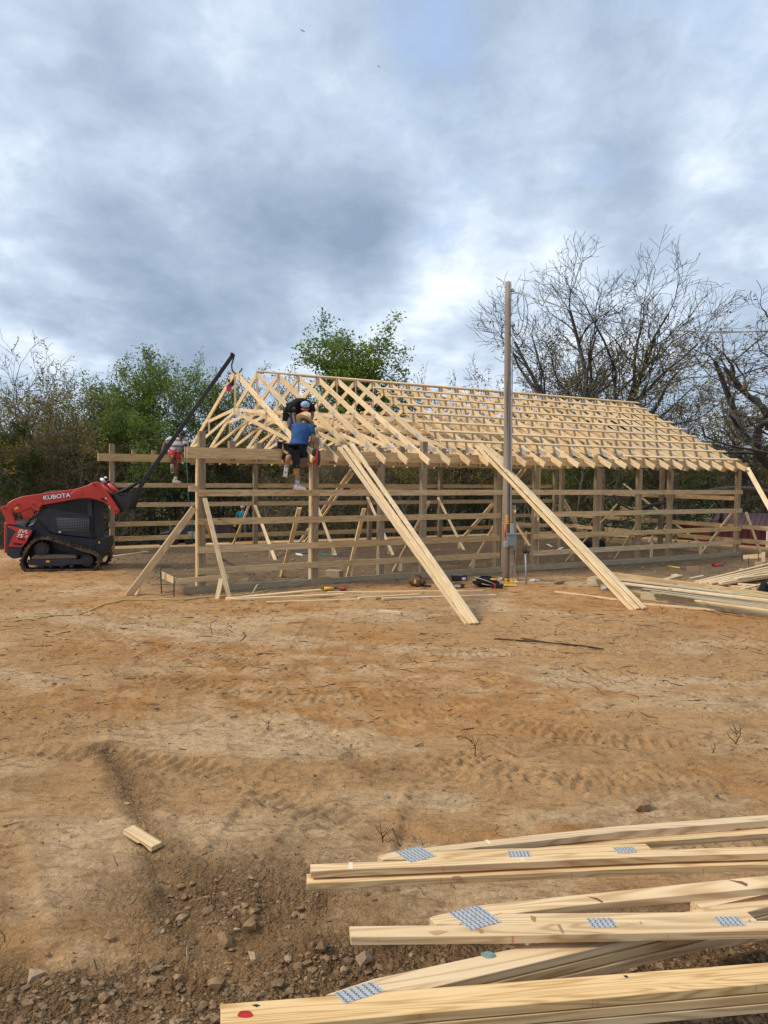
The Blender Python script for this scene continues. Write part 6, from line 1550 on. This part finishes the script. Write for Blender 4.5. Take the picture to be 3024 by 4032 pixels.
pboard((2893, 2328), (3160, 2262), .06, .038, PINE, .16, 'narrow pale board nearest the treated pile, angled across', RG)
for i, (a, b) in enumerate([((2865, 2308), (3120, 2320)), ((2905, 2300), (3120, 2316)), ((2960, 2316), (3120, 2330)), ((2930, 2304), (3120, 2306))]):
    pboard(a, b, .12, .038, PINE, .05+.02*i, ['short', 'second short', 'third short', 'last short'][i]+' board under the fan of boards at the right edge', RG)
q = onground(3018, 2338); sb = empty('stool', q, 'dark folded stool with a white leg at the right edge', 'stool')
bm = bmesh.new(); bm_prism(bm, [(-.17, 0), (.25, 0), (.25, .28), (-.08, .26)], -.1, .12); bm_bevel(bm, .02); bm_obj('seat_cloth', bm, BLACKF, sb, Matrix.Translation(q))
bm = bmesh.new(); bm_tube(bm, [(-.03, -.13, .28), (.0, -.15, .16), (.05, -.14, 0)], .016, 6); bm_obj('leg', bm, WHITE, sb, Matrix.Translation(q))

# ------------------------------------------------------------ maroon shed beyond the frame
SD = 36.0; sh = empty('shed', ony(2900, 2172, SD), 'low maroon metal shed with a ribbed roof behind the right end', 'shed')
def SX(px, py, dy=0): return ony(px, py, SD+dy)
a, b, c, d = SX(2796, 2066), SX(3300, 2086), SX(2826, 2016, 2.0), SX(3300, 2030, 2.0)
bm = bmesh.new()
for k in range(24):
    t0, t1 = k/24, (k+1)/24; p = [a.lerp(b, t0), a.lerp(b, t1), c.lerp(d, t1), c.lerp(d, t0)]
    f0 = [bm.verts.new(v) for v in p]; bm.faces.new(f0)
    u_ = (p[3]-p[0]); bm_tube(bm, [p[0]+Vector((0, -.01, .02)), p[3]+Vector((0, 0, .02))], .02, 4)
e2 = (c.lerp(d, 1)); back = [c, d, SX(3300, 2086, 4.0), SX(2800, 2066, 4.0)]
bm.faces.new([bm.verts.new(v) for v in back])
bm_obj('roof', bm, MAROONR, sh)
bm = bmesh.new(); w0, w1 = SX(2800, 2068, .1), SX(3300, 2088, .1)
for k in range(40):
    t0, t1 = k/40, (k+1)/40; o_ = .03 if k % 2 else 0
    p, q2 = w0.lerp(w1, t0)+Vector((0, o_, 0)), w0.lerp(w1, t1)+Vector((0, o_, 0)); zb_ = gz(p.x, p.y)-.1
    bm_box(bm, (p.x, p.y, zb_), (q2.x, p.y+.06, p.z))
bm_box(bm, (w0.x, w0.y, gz(w0.x, w0.y)-.2), (w0.x+.06, w0.y+3.8, w0.z))
bm_obj('wall', bm, MAROON, sh)
bm = bmesh.new(); q = SX(3022, 2100, -.1); bm_box(bm, (q.x-.04, q.y-.03, q.z-1.1), (q.x+.04, q.y+.03, q.z+.1)); bm_obj('corner_trim', bm, WHITE, sh)
q = SX(2882, 2150, -1.0); bm = bmesh.new(); bm_cyl(bm, (q.x, q.y, gz(q.x, q.y)), (q.x, q.y, q.z+.2), .22, seg=14); tag(bm_obj('barrel', bm, plain('dark_blue_plastic', (.02, .03, .06), .6)), 'dark barrel standing against the maroon shed', 'barrel')
# auger trailer behind the left of the frame
y_ = 31.0; q = onground(690, 2143); y_ = q.y; av = empty('utility_buggy', q, 'black four wheel buggy parked at the edge of the woods behind the loader', 'buggy')
Z = lambda px, py: ony(px, py, y_)
bm = bmesh.new(); p0, p1 = Z(628, 2100), Z(768, 2112)
bm_prism(bm, [(Z(a, b).x, Z(a, b).z) for a, b in [(626, 2115), (628, 2098), (660, 2094), (670, 2078), (715, 2076), (735, 2098), (768, 2108), (770, 2116)]], y_, y_+1.1); bm_bevel(bm, .03); bm_obj('body', bm, BLACKP, av)
for px in (640, 688, 745):
    for dy in (0, 1.0):
        bm = bmesh.new(); c_ = Z(px, 2130); bm_cyl(bm, (c_.x, y_+dy-.1, c_.z), (c_.x, y_+dy+.12, c_.z), .17, seg=16); bm_obj('wheel', bm, TYRE, av)
bm = bmesh.new(); bm_tube(bm, [Z(660, 2080)+Vector((0, .3, 0)), Z(668, 2066)+Vector((0, .3, 0)), Z(682, 2070)+Vector((0, .3, 0))], .02, 6); bm_obj('handlebar', bm, STEEL, av)
bm = bmesh.new()
for k in range(3): bm_cyl(bm, Z(742+k*10, 2108), Z(742+k*10, 2108)+Vector((.1, .1, 0)), .14, seg=14)
bm_obj('auger_flight', bm, plain('dusty_steel2', (.16, .15, .14), .7, .3), av)
bm = bmesh.new(); c_ = ony(850, 2098, y_+.4); 
for k in range(7): bm_box(bm, (c_.x-.55, c_.y, c_.z-.35+.12*k), (c_.x+.55, c_.y+.05, c_.z-.26+.12*k))
bm_box(bm, (c_.x-.6, c_.y, c_.z-.75), (c_.x-.55, c_.y+.06, c_.z+.5)); bm_box(bm, (c_.x+.55, c_.y, c_.z-.75), (c_.x+.6, c_.y+.06, c_.z+.5))
tag(bm_obj('steel_rack', bm, BLACKP), 'black slatted steel rack standing by the woods behind the corner post', 'rack')
# ------------------------------------------------------------ foreground objects
def cut_block():
    A = onground(506, 3282, .03); Bb = onground(618, 3352, .03)
    M, L = frame(A, Bb); bm = bmesh.new()
    vs = []
    bm_prism(bm, [(0, -.019), (L*.52, -.019), (L*.60, -.005), (L*.80, -.008), (L*.9, -.019), (L, -.019), (L, .019), (0, .019)], -.0445, .0445); bm_bevel(bm, .002)
    tag(bm_obj('offcut', bm, PINE2, None, M), 'short two by four offcut with a notched edge lying on bare soil', 'offcut')
cut_block()
def thick(name, corners, z, th, m, parent, bev=.0022, drop=0.0, slide=0.0):
    """a board given by the photo points of its top face corners, at height z"""
    P_ = [onz(a, b, z)+Vector((slide, slide*.1, -drop)) for a, b in corners]
    # long axis from the mean of the first/last pair to the mean of the middle pair
    e_ = max(((P_[(i+1) % len(P_)]-P_[i]) for i in range(len(P_))), key=lambda v: v.length); e_ = e_ if e_.x > 0 else -e_; A = P_[0].copy(); M, L = frame(A, A+e_); Mi = M.inverted(); bm = bmesh.new()
    top = [bm.verts.new(Mi @ p) for p in P_]; bot = [bm.verts.new(Mi @ (p-Vector((0, 0, th)))) for p in P_]
    n = len(P_); bm.faces.new(top); bm.faces.new(bot[::-1])
    for i in range(n): bm.faces.new((top[i], bot[i], bot[(i+1) % n], top[(i+1) % n]))
    bm_bevel(bm, bev); o = bm_obj(name, bm, m, parent, M)
    return o
def pxz(a, b, z): return onz(a, b, z)
def nail_plate(name, corners, z, parent, rows, cols):
    P_ = [onz(a, b, z) for a, b in corners]; bm = bmesh.new()
    t = [bm.verts.new(p+Vector((0, 0, .0022))) for p in P_]; b = [bm.verts.new(p+Vector((0, 0, .0002))) for p in P_]
    bm.faces.new(t); 
    for i in range(4): bm.faces.new((t[i], b[i], b[(i+1) % 4], t[(i+1) % 4]))
    e1, e2 = P_[1]-P_[0], P_[3]-P_[0]
    for r_ in range(rows):
        for c_ in range(cols):
            u0 = (c_+.22+(.14 if r_ % 2 else 0))/cols; v0 = (r_+.16)/rows; q = P_[0]+e1*u0+e2*v0+Vector((0, 0, .0028)); w = e1*(.24/cols); h = e2*(.66/rows)
            f = bm.faces.new([bm.verts.new(x) for x in (q, q+w, q+w+h, q+h)]); f.material_index = 1
            # the raised tab next to each slot
            q = q+w*1.05+Vector((0, 0, .0006)); w2 = w*.35
            f = bm.faces.new([bm.verts.new(x) for x in (q, q+w2, q+w2+h, q+h)]); f.material_index = 0
    return bm_obj(name, bm, [STEEL, SLOT], parent)
def k1(x, y): return (1100+x*.60277, 3150+y*.60277)       # photo coordinates of the left detail crop
def k2(x, y): return (2024+x*.60277, 3150+y*.60277)
REDK = plain('red_ink', (.42, .03, .03), .8, var=.3); BLUEK = plain('blue_paint_spot', (.20, .30, .27), .8, var=.4); PENCIL = plain('pencil_mark', (.30, .21, .12), .9); REDL = plain('red_line', (.50, .10, .05), .9); TAPE = plain('clear_tape', (.74, .64, .46), .35); TEALK = plain('teal_marker', (.08, .30, .24), .8)
def mark(parent, pts, z, m, name='mark'):
    bm = bmesh.new(); bm.faces.new([bm.verts.new(onz(a, b, z)+Vector((0, 0, .0012))) for a, b in pts]); return bm_obj(name, bm, m, parent)
def edge_line(parent, a, b, z, m, w=3.0, off=.0015, name='mark'):
    """a short stroke on the front edge of a board: from photo point a (top) straight down by th"""
    A = onz(a[0], a[1], z); y = A.y-off; T = ony(a[0], a[1], y); T2 = ony(a[0]+w, a[1], y); Bq = ony(b[0], b[1], y); B2 = ony(b[0]+w, b[1], y)
    bm = bmesh.new(); bm.faces.new([bm.verts.new(p) for p in (T, T2, B2, Bq)]); return bm_obj(name, bm, m, parent)
TH = .038
# nearest truss, with the red ink spot
Z3 = .50
t3 = empty('roof_truss', onz(1600, 3960, Z3), 'nearest roof truss of the flat stack, with a red spot on its end', 'roof truss', 'roof trusses lying flat in the foreground')
thick('bottom_chord', [(868, 3953), (3300, 3768), (3300, 3848), (868, 4058)], Z3, TH, PINE2, t3)
for k in (1, 2): thick('bottom_chord', [(868, 3953), (3300, 3768), (3300, 3848), (868, 4058)], Z3, TH, PINE2, drop=(TH+.005)*k, slide=.03*k, parent= empty('roof_truss', onz(1600, 3960, Z3-(TH+.004)*k), ['roof truss directly under the nearest one with the red spot', 'third roof truss down under the nearest one'][k-1], 'roof truss', 'roof trusses lying flat in the foreground'))
thick('top_chord', [k1(300, 1272), k1(620, 1166), k2(1900, 560), k2(1900, 640), k1(985, 1226), k1(560, 1258)], Z3, TH, PINE2, t3)
for k in (1, 2):
    par = [o for o in bpy.data.objects if o.name in ('roof_truss.001', 'roof_truss.002') ]
lows = [o for o in bpy.data.objects if o.name.startswith('roof_truss') and 'label' in o and 'under the nearest' in o['label']]
for k, par in enumerate(lows): thick('top_chord', [k1(420+60*k, 1235), k1(620, 1166), k2(1900, 560), k2(1900, 640+6*k), k1(985, 1226), k1(560, 1258)], Z3, TH, PINE2, par, drop=(TH+.005)*(k+1), slide=.02*(k+1))
nail_plate('connector_plate', [k1(357, 1265), k1(607, 1188), k1(688, 1250), k1(430, 1333)], Z3, t3, 10, 6)
cx, cy = (966, 3994); mark(t3, [(cx+30*math.cos(a)*(1+.12*math.sin(3*a)), cy+16*math.sin(a)*(1+.1*math.cos(2*a))) for a in [i*math.pi/9 for i in range(18)]][::-1], Z3, REDK, 'ink_spot')
mark(t3, [(990, 3958), (1010, 3954), (1026, 3960), (1010, 3966)], Z3, DECALK, 'knot_hole')
cx, cy = k1(1366, 1013); mark(t3, [(cx+30*math.cos(a)*(1+.2*math.sin(2*a)), cy+14*math.sin(a)) for a in [i*math.pi/9 for i in range(18)]][::-1], Z3, BLUEK, 'paint_spot')
for (a, b) in (((1630, 3986), (1631, 4012)), ((2332, 3934), (2332, 3970)), ((2977, 3878), (2976, 3914))): edge_line(t3, a, b, Z3, PENCIL, 2.2)
for (x, y) in ((2345, 3940), (1650, 3992)):
    edge_line(t3, (x, y), (x+14, y+24), Z3, PENCIL, 2.2); edge_line(t3, (x+14, y), (x, y+24), Z3, PENCIL, 2.2)
mark(t3, [k2(712, 1148), k2(735, 1146), k2(750, 1158), k2(730, 1163)], Z3, DECALK, 'knot_hole')
# middle truss
Z2 = .565
t2 = empty('roof_truss', onz(1700, 3660, Z2), 'middle pale roof truss lying across the others with three grey plates', 'roof truss', 'roof trusses lying flat in the foreground')
thick('bottom_chord', [k1(457, 823), k1(1250, 815), k2(900, 798), k2(2100, 780), k2(2100, 842), k2(900, 868), k1(1500, 885), k1(467, 895)], Z2, TH, PINE2, t2)
thick('wedge', [k1(1180, 812), k1(1460, 738), k2(0, 741), k2(1520, 729), k2(1598, 794), k2(900, 796.5), k1(1250, 813.5)], Z2, TH, PINE2, t2)
thick('top_chord', [k1(980, 765), k1(1280, 690), k1(1659, 650), k2(2100, 446), k2(2100, 530), k2(560, 672), k2(0, 738), k1(1450, 736), k1(1170, 811), k1(1020, 811)], Z2, TH, PINE2, t2)
nail_plate('connector_plate', [k1(1106, 738), k1(1303, 690), k1(1453, 797), k1(1250, 854)], Z2, t2, 11, 7)
nail_plate('connector_plate', [k2(470, 776), k2(638, 773), k2(676, 835), k2(512, 838)], Z2, t2, 6, 5); nail_plate('connector_plate', [k2(1305, 767), k2(1460, 764), k2(1518, 822), k2(1355, 825)], Z2, t2, 6, 5)
for (x0, y0, y1) in ((1520, 888, 946), (1526, 888, 946)): edge_line(t2, k1(x0, y0), k1(x0, y1), Z2, REDL, 1.8)
edge_line(t2, k2(1003, 880), k2(1003, 930), Z2, REDL, 1.8)
edge_line(t2, k1(648, 898), k1(648, 930), Z2, PENCIL, 1.5)
for pts in ([k2(105, 755), k2(145, 765), k2(138, 800), k2(112, 782)], [k2(280, 815), k2(300, 812), k2(328, 868), k2(316, 874)], [k2(820, 795), k2(826, 793), k2(834, 812), k2(828, 814)], [k2(1532, 782), k2(1542, 782), k2(1546, 798), k2(1536, 798)], [k1(1280, 838), k1(1330, 846), k1(1335, 870), k1(1312, 872)]):
    mark(t2, pts, Z2, PENCIL, 'stamp')
mark(t2, [k1(975, 860), k1(1040, 852), k1(1105, 858), k1(1040, 880), k1(1010, 884)], Z2, plain('knot', (.46, .28, .14), .8), 'knot')
mark(t2, [k2(478, 630), k2(540, 640), k2(582, 664), k2(575, 672), k2(530, 650)], Z2, plain('knot2', (.20, .08, .06), .8), 'knot')
mark(t2, [k2(1395, 522), k2(1490, 532), k2(1528, 550), k2(1520, 566), k2(1480, 548)], Z2, plain('knot3', (.20, .10, .07), .8), 'knot')
# far truss and the one beneath it
Z1 = .47
t1 = empty('roof_truss', onz(1700, 3420, Z1), 'farthest roof truss of the flat stack, with strips of clear tape', 'roof truss', 'roof trusses lying flat in the foreground')
thick('bottom_chord', [k1(203, 419), k1(1000, 388), k2(900, 326), k2(2100, 288), k2(2100, 335), k2(900, 368), k1(1000, 432), k1(205, 465)], Z1, TH, PINE2, t1)
thick('wedge', [k1(680, 388), k1(1050, 327), k1(1659, 312), k2(300, 297), k2(858, 284), k2(905, 324), k1(1000, 386.5)], Z1, TH, PINE2, t1)
thick('top_chord', [k1(638, 364), k1(762, 334), k1(1659, 228), k2(700, 168), k2(2100, 62), k2(2100, 100), k2(700, 205), k1(1659, 270), k1(1150, 322), k1(1040, 326), k1(676, 388)], Z1, TH, PINE2, t1)
nail_plate('connector_plate', [k1(757, 341), k1(916, 303), k1(1029, 367), k1(856, 410)], Z1, t1, 8, 7); nail_plate('connector_plate', [k1(1489, 335), k1(1628, 331), k1(1647, 370), k1(1503, 374)], Z1, t1, 5, 6); nail_plate('connector_plate', [k2(643, 312), k2(776, 306), k2(808, 343), k2(678, 347)], Z1, t1, 5, 6)
mark(t1, [k1(452, 408), k1(478, 407), k1(482, 452), k1(450, 454)], Z1, TAPE, 'tape'); mark(t1, [k1(1568, 376), k1(1598, 375), k1(1606, 404), k1(1580, 405)], Z1, TAPE, 'tape'); mark(t1, [k1(1340, 262), k1(1362, 260), k1(1385, 286), k1(1366, 288)], Z1, TAPE, 'tape')
edge_line(t1, k1(1068, 428), k1(1070, 476), Z1, REDL, 1.8); edge_line(t1, k2(1217, 356), k2(1217, 402), Z1, REDL, 1.8); edge_line(t1, k2(377, 392), k2(377, 440), Z1, PENCIL, 1.8)
Z0 = Z1-TH-.012
t0_ = empty('roof_truss', onz(1700, 3480, Z0), 'roof truss under the taped one, sticking out further left', 'roof truss', 'roof trusses lying flat in the foreground')
thick('bottom_chord', [k1(178, 482), k1(1000, 462), k2(900, 398), k2(2100, 340), k2(2100, 405), k2(900, 443), k1(1000, 508), k1(180, 545)], Z0, TH, PINE2, t0_)
thick('top_chord', [k1(1100, 322), k2(560, 262), k2(900, 240), k2(2100, 140), k2(2100, 185), k2(900, 272), k2(560, 300), k1(1200, 345)], Z0, TH, PINE2, t0_)
edge_line(t0_, k1(1053, 510), k1(1054, 556), Z0, REDL, 1.8); edge_line(t0_, k2(1237, 445), k2(1237, 492), Z0, REDL, 1.8); edge_line(t0_, k2(377, 478), k2(377, 522), Z0, REDL, 1.8)
mark(t0_, [k1(1130, 500), k1(1180, 498), k1(1198, 512), k1(1150, 522)], Z0, plain('knot4', (.22, .12, .06), .8), 'knot')
# supports under the stack
for (a, b, w, th, z, lab) in (((2180, 3905), (2420, 3790), .14, .14, .34, 'timber block with green marks under the truss stack'), ((2750, 3640), (3200, 3560), .14, .20, .38, 'timber bearer under the truss stack at the right')):
    A, B = onz(*a, z-th/2), onz(*b, z-th/2); o = tag(board('bearer', A, B, w, th, PINE2, None, bev=.003), lab, 'bearer')
for i in range(9):
    edge_line(o if False else [q for q in bpy.data.objects if q.name == 'bearer'][0], (2285+i*13, 3812-i*4), (2288+i*13, 3828-i*5), .335, TEALK, 4.5) if False else None
# individual stones
def rock(px, py, s, m, label, seed, sq=.7):
    q = onground(px, py); bm = bmesh.new(); bm_blob(bm, (0, 0, 0), (s, s*.78, s*sq), 1, 0, .25, seed)
    rr_ = random.Random(seed)
    for v in bm.verts: v.co += Vector((rr_.uniform(-1, 1), rr_.uniform(-1, 1), rr_.uniform(-1, 1)))*s*.13
    for f in bm.faces: f.smooth = False
    tag(bm_obj('stone', bm, m, None, Matrix.Translation(q+Vector((0, 0, s*.25))) @ Matrix.Rotation(seed*1.3, 4, 'Z'), False), label, 'stone')
PALE = plain('pale_stone', (.33, .235, .15), .85, 0, .2, .5, 30); TANS = plain('tan_stone', (.27, .165, .085), .9, 0, .25, .6, 30)
rock(136, 3848, .045, PALE, 'rounded pale stone at the lower left', 1); rock(430, 3700, .04, TANS, 'tan stone left of the dark soil ridge', 2); rock(715, 3625, .038, PALE, 'flat pale stone by the end of the rut', 3)
rock(1000, 3780, .045, PALE, 'angular pale stone left of the middle truss', 4); rock(1430, 3785, .055, PALE, 'rounded pale stone just under the middle truss end', 5); rock(1265, 3742, .05, TANS, 'brown stone beside the lower left end of the middle truss', 6)
rock(405, 3935, .035, TANS, 'small orange tan stone near the bottom edge', 7); rock(980, 3655, .05, TANS, 'angular tan stone in the soil ridge', 8); rock(885, 3680, .055, TANS, 'tan stone in the middle of the soil ridge', 9); rock(2530, 3185, .085, TANS, 'large brown stone above the lumber at the right', 10)
rock(1135, 3780, .028, PALE, 'small pale stone among the clods', 11); rock(850, 3880, .05, TANS, 'half buried brown stone near the bottom edge', 12); rock(2200, 2297, .16, PALE, 'broad flat stone right of the hydrant', 13, .4); rock(1352, 3830, .025, PALE, 'small standing pale stone left of the paint spot', 14, 1.4)
# sticks
def stick(name, pts, r_, label, m=TWIG, forks=()):
    rt = None; bm = bmesh.new(); P_ = [onground(a, b, h+r_) for a, b, h in pts]; bm_tube(bm, P_, [r_*(1-.6*i/len(P_)) for i in range(len(P_))], 5)
    for (i, d, l) in forks:
        q = P_[i]; dd = Vector(d).normalized(); bm_tube(bm, [q, q+dd*l*.5, q+(dd+Vector((.2, 0, .2)))*l*.9], [r_*.7, r_*.5, r_*.2], 4)
    tag(bm_obj(name, bm, m), label, 'stick')
stick('stick', [(1945, 2524, 0), (2080, 2530, .01), (2200, 2540, .01), (2300, 2552, 0), (2376, 2564, 0)], .014, 'long dark stick lying on the dirt before the second leaning stack')
stick('stick', [(2050, 2520, 0), (2160, 2534, .01), (2380, 2568, 0)], .009, 'thinner dark stick lying along the long one', CABLE)
def upright(px, py, h, label, seed, nb=4, r_=.006):
    rr_ = random.Random(seed); q = onground(px, py, -.02); bm = bmesh.new(); tip = q+Vector((rr_.uniform(-.05, .05), 0, h)); mid = (q+tip)/2+Vector((rr_.uniform(-.03, .03), 0, 0))
    bm_tube(bm, [q, mid, tip], [r_, r_*.7, r_*.35], 5)
    for k in range(nb):
        s = q.lerp(tip, rr_.uniform(.1, .8)); d = Vector((rr_.uniform(-1, 1), rr_.uniform(-.6, .6), rr_.uniform(.2, 1))).normalized(); bm_tube(bm, [s, s+d*h*.35, s+d*h*.55+Vector((0, 0, h*.1))], [r_*.6, r_*.45, r_*.2], 4)
    tag(bm_obj('dead_stem', bm, TWIG), label, 'stem')
upright(1870, 2962, .22, 'upright dead stem standing alone in the orange dirt', 1, 5); upright(2893, 2932, .22, 'forked dead stem near the right edge', 2, 6); upright(1510, 3320, .14, 'dead forked twig just behind the farthest flat truss', 3, 6, .005)
upright(838, 2498, .28, 'thin upright stem in the pale dirt below the frame corner', 4, 2); upright(1050, 2885, .12, 'small dead stem left of the orange patch', 5, 3); upright(2800, 2965, .12, 'small upright stem left of the forked one', 6, 1)
stick('stick', [(1545, 3282, .03), (1562, 3315, .02), (1575, 3335, 0)], .006, 'short dead twig lying beside the forked twig')
stick('stick', [(725, 3745, .03), (745, 3705, .04), (735, 3760, .02), (738, 3800, 0)], .005, 'pale curled root standing out of the dark soil', plain('pale_root', (.28, .22, .15), .9))
# birds in the sky
for (px, py, lab) in ((1192, 122, 'dark bird gliding high in the upper middle of the sky'), (1491, 262, 'tiny distant bird right of the larger one in the sky')):
    q = ony(px, py, 90); s = .42 if px < 1300 else .28; bm = bmesh.new()
    bm_blob(bm, (0, 0, 0), (.10*s, .30*s, .08*s), 2, 0)
    for k in (-1, 1):
        a = [Vector((0, -.08*s, .02)), Vector((k*.35*s, -.12*s, .10*s)), Vector((k*.80*s, .05*s, .02*s)), Vector((k*.38*s, .12*s, .08*s)), Vector((0, .12*s, .02))]
        t = [bm.verts.new(v+Vector((0, 0, .012))) for v in a]; b = [bm.verts.new(v) for v in a]; bm.faces.new(t); bm.faces.new(b[::-1])
        for i in range(5): bm.faces.new((t[i], b[i], b[(i+1) % 5], t[(i+1) % 5]))
    tag(bm_obj('bird', bm, BLACKF, None, Matrix.Translation(q) @ Matrix.Rotation(.5, 4, 'Z') @ Matrix.Rotation(R(12), 4, 'Y')), lab, 'bird')
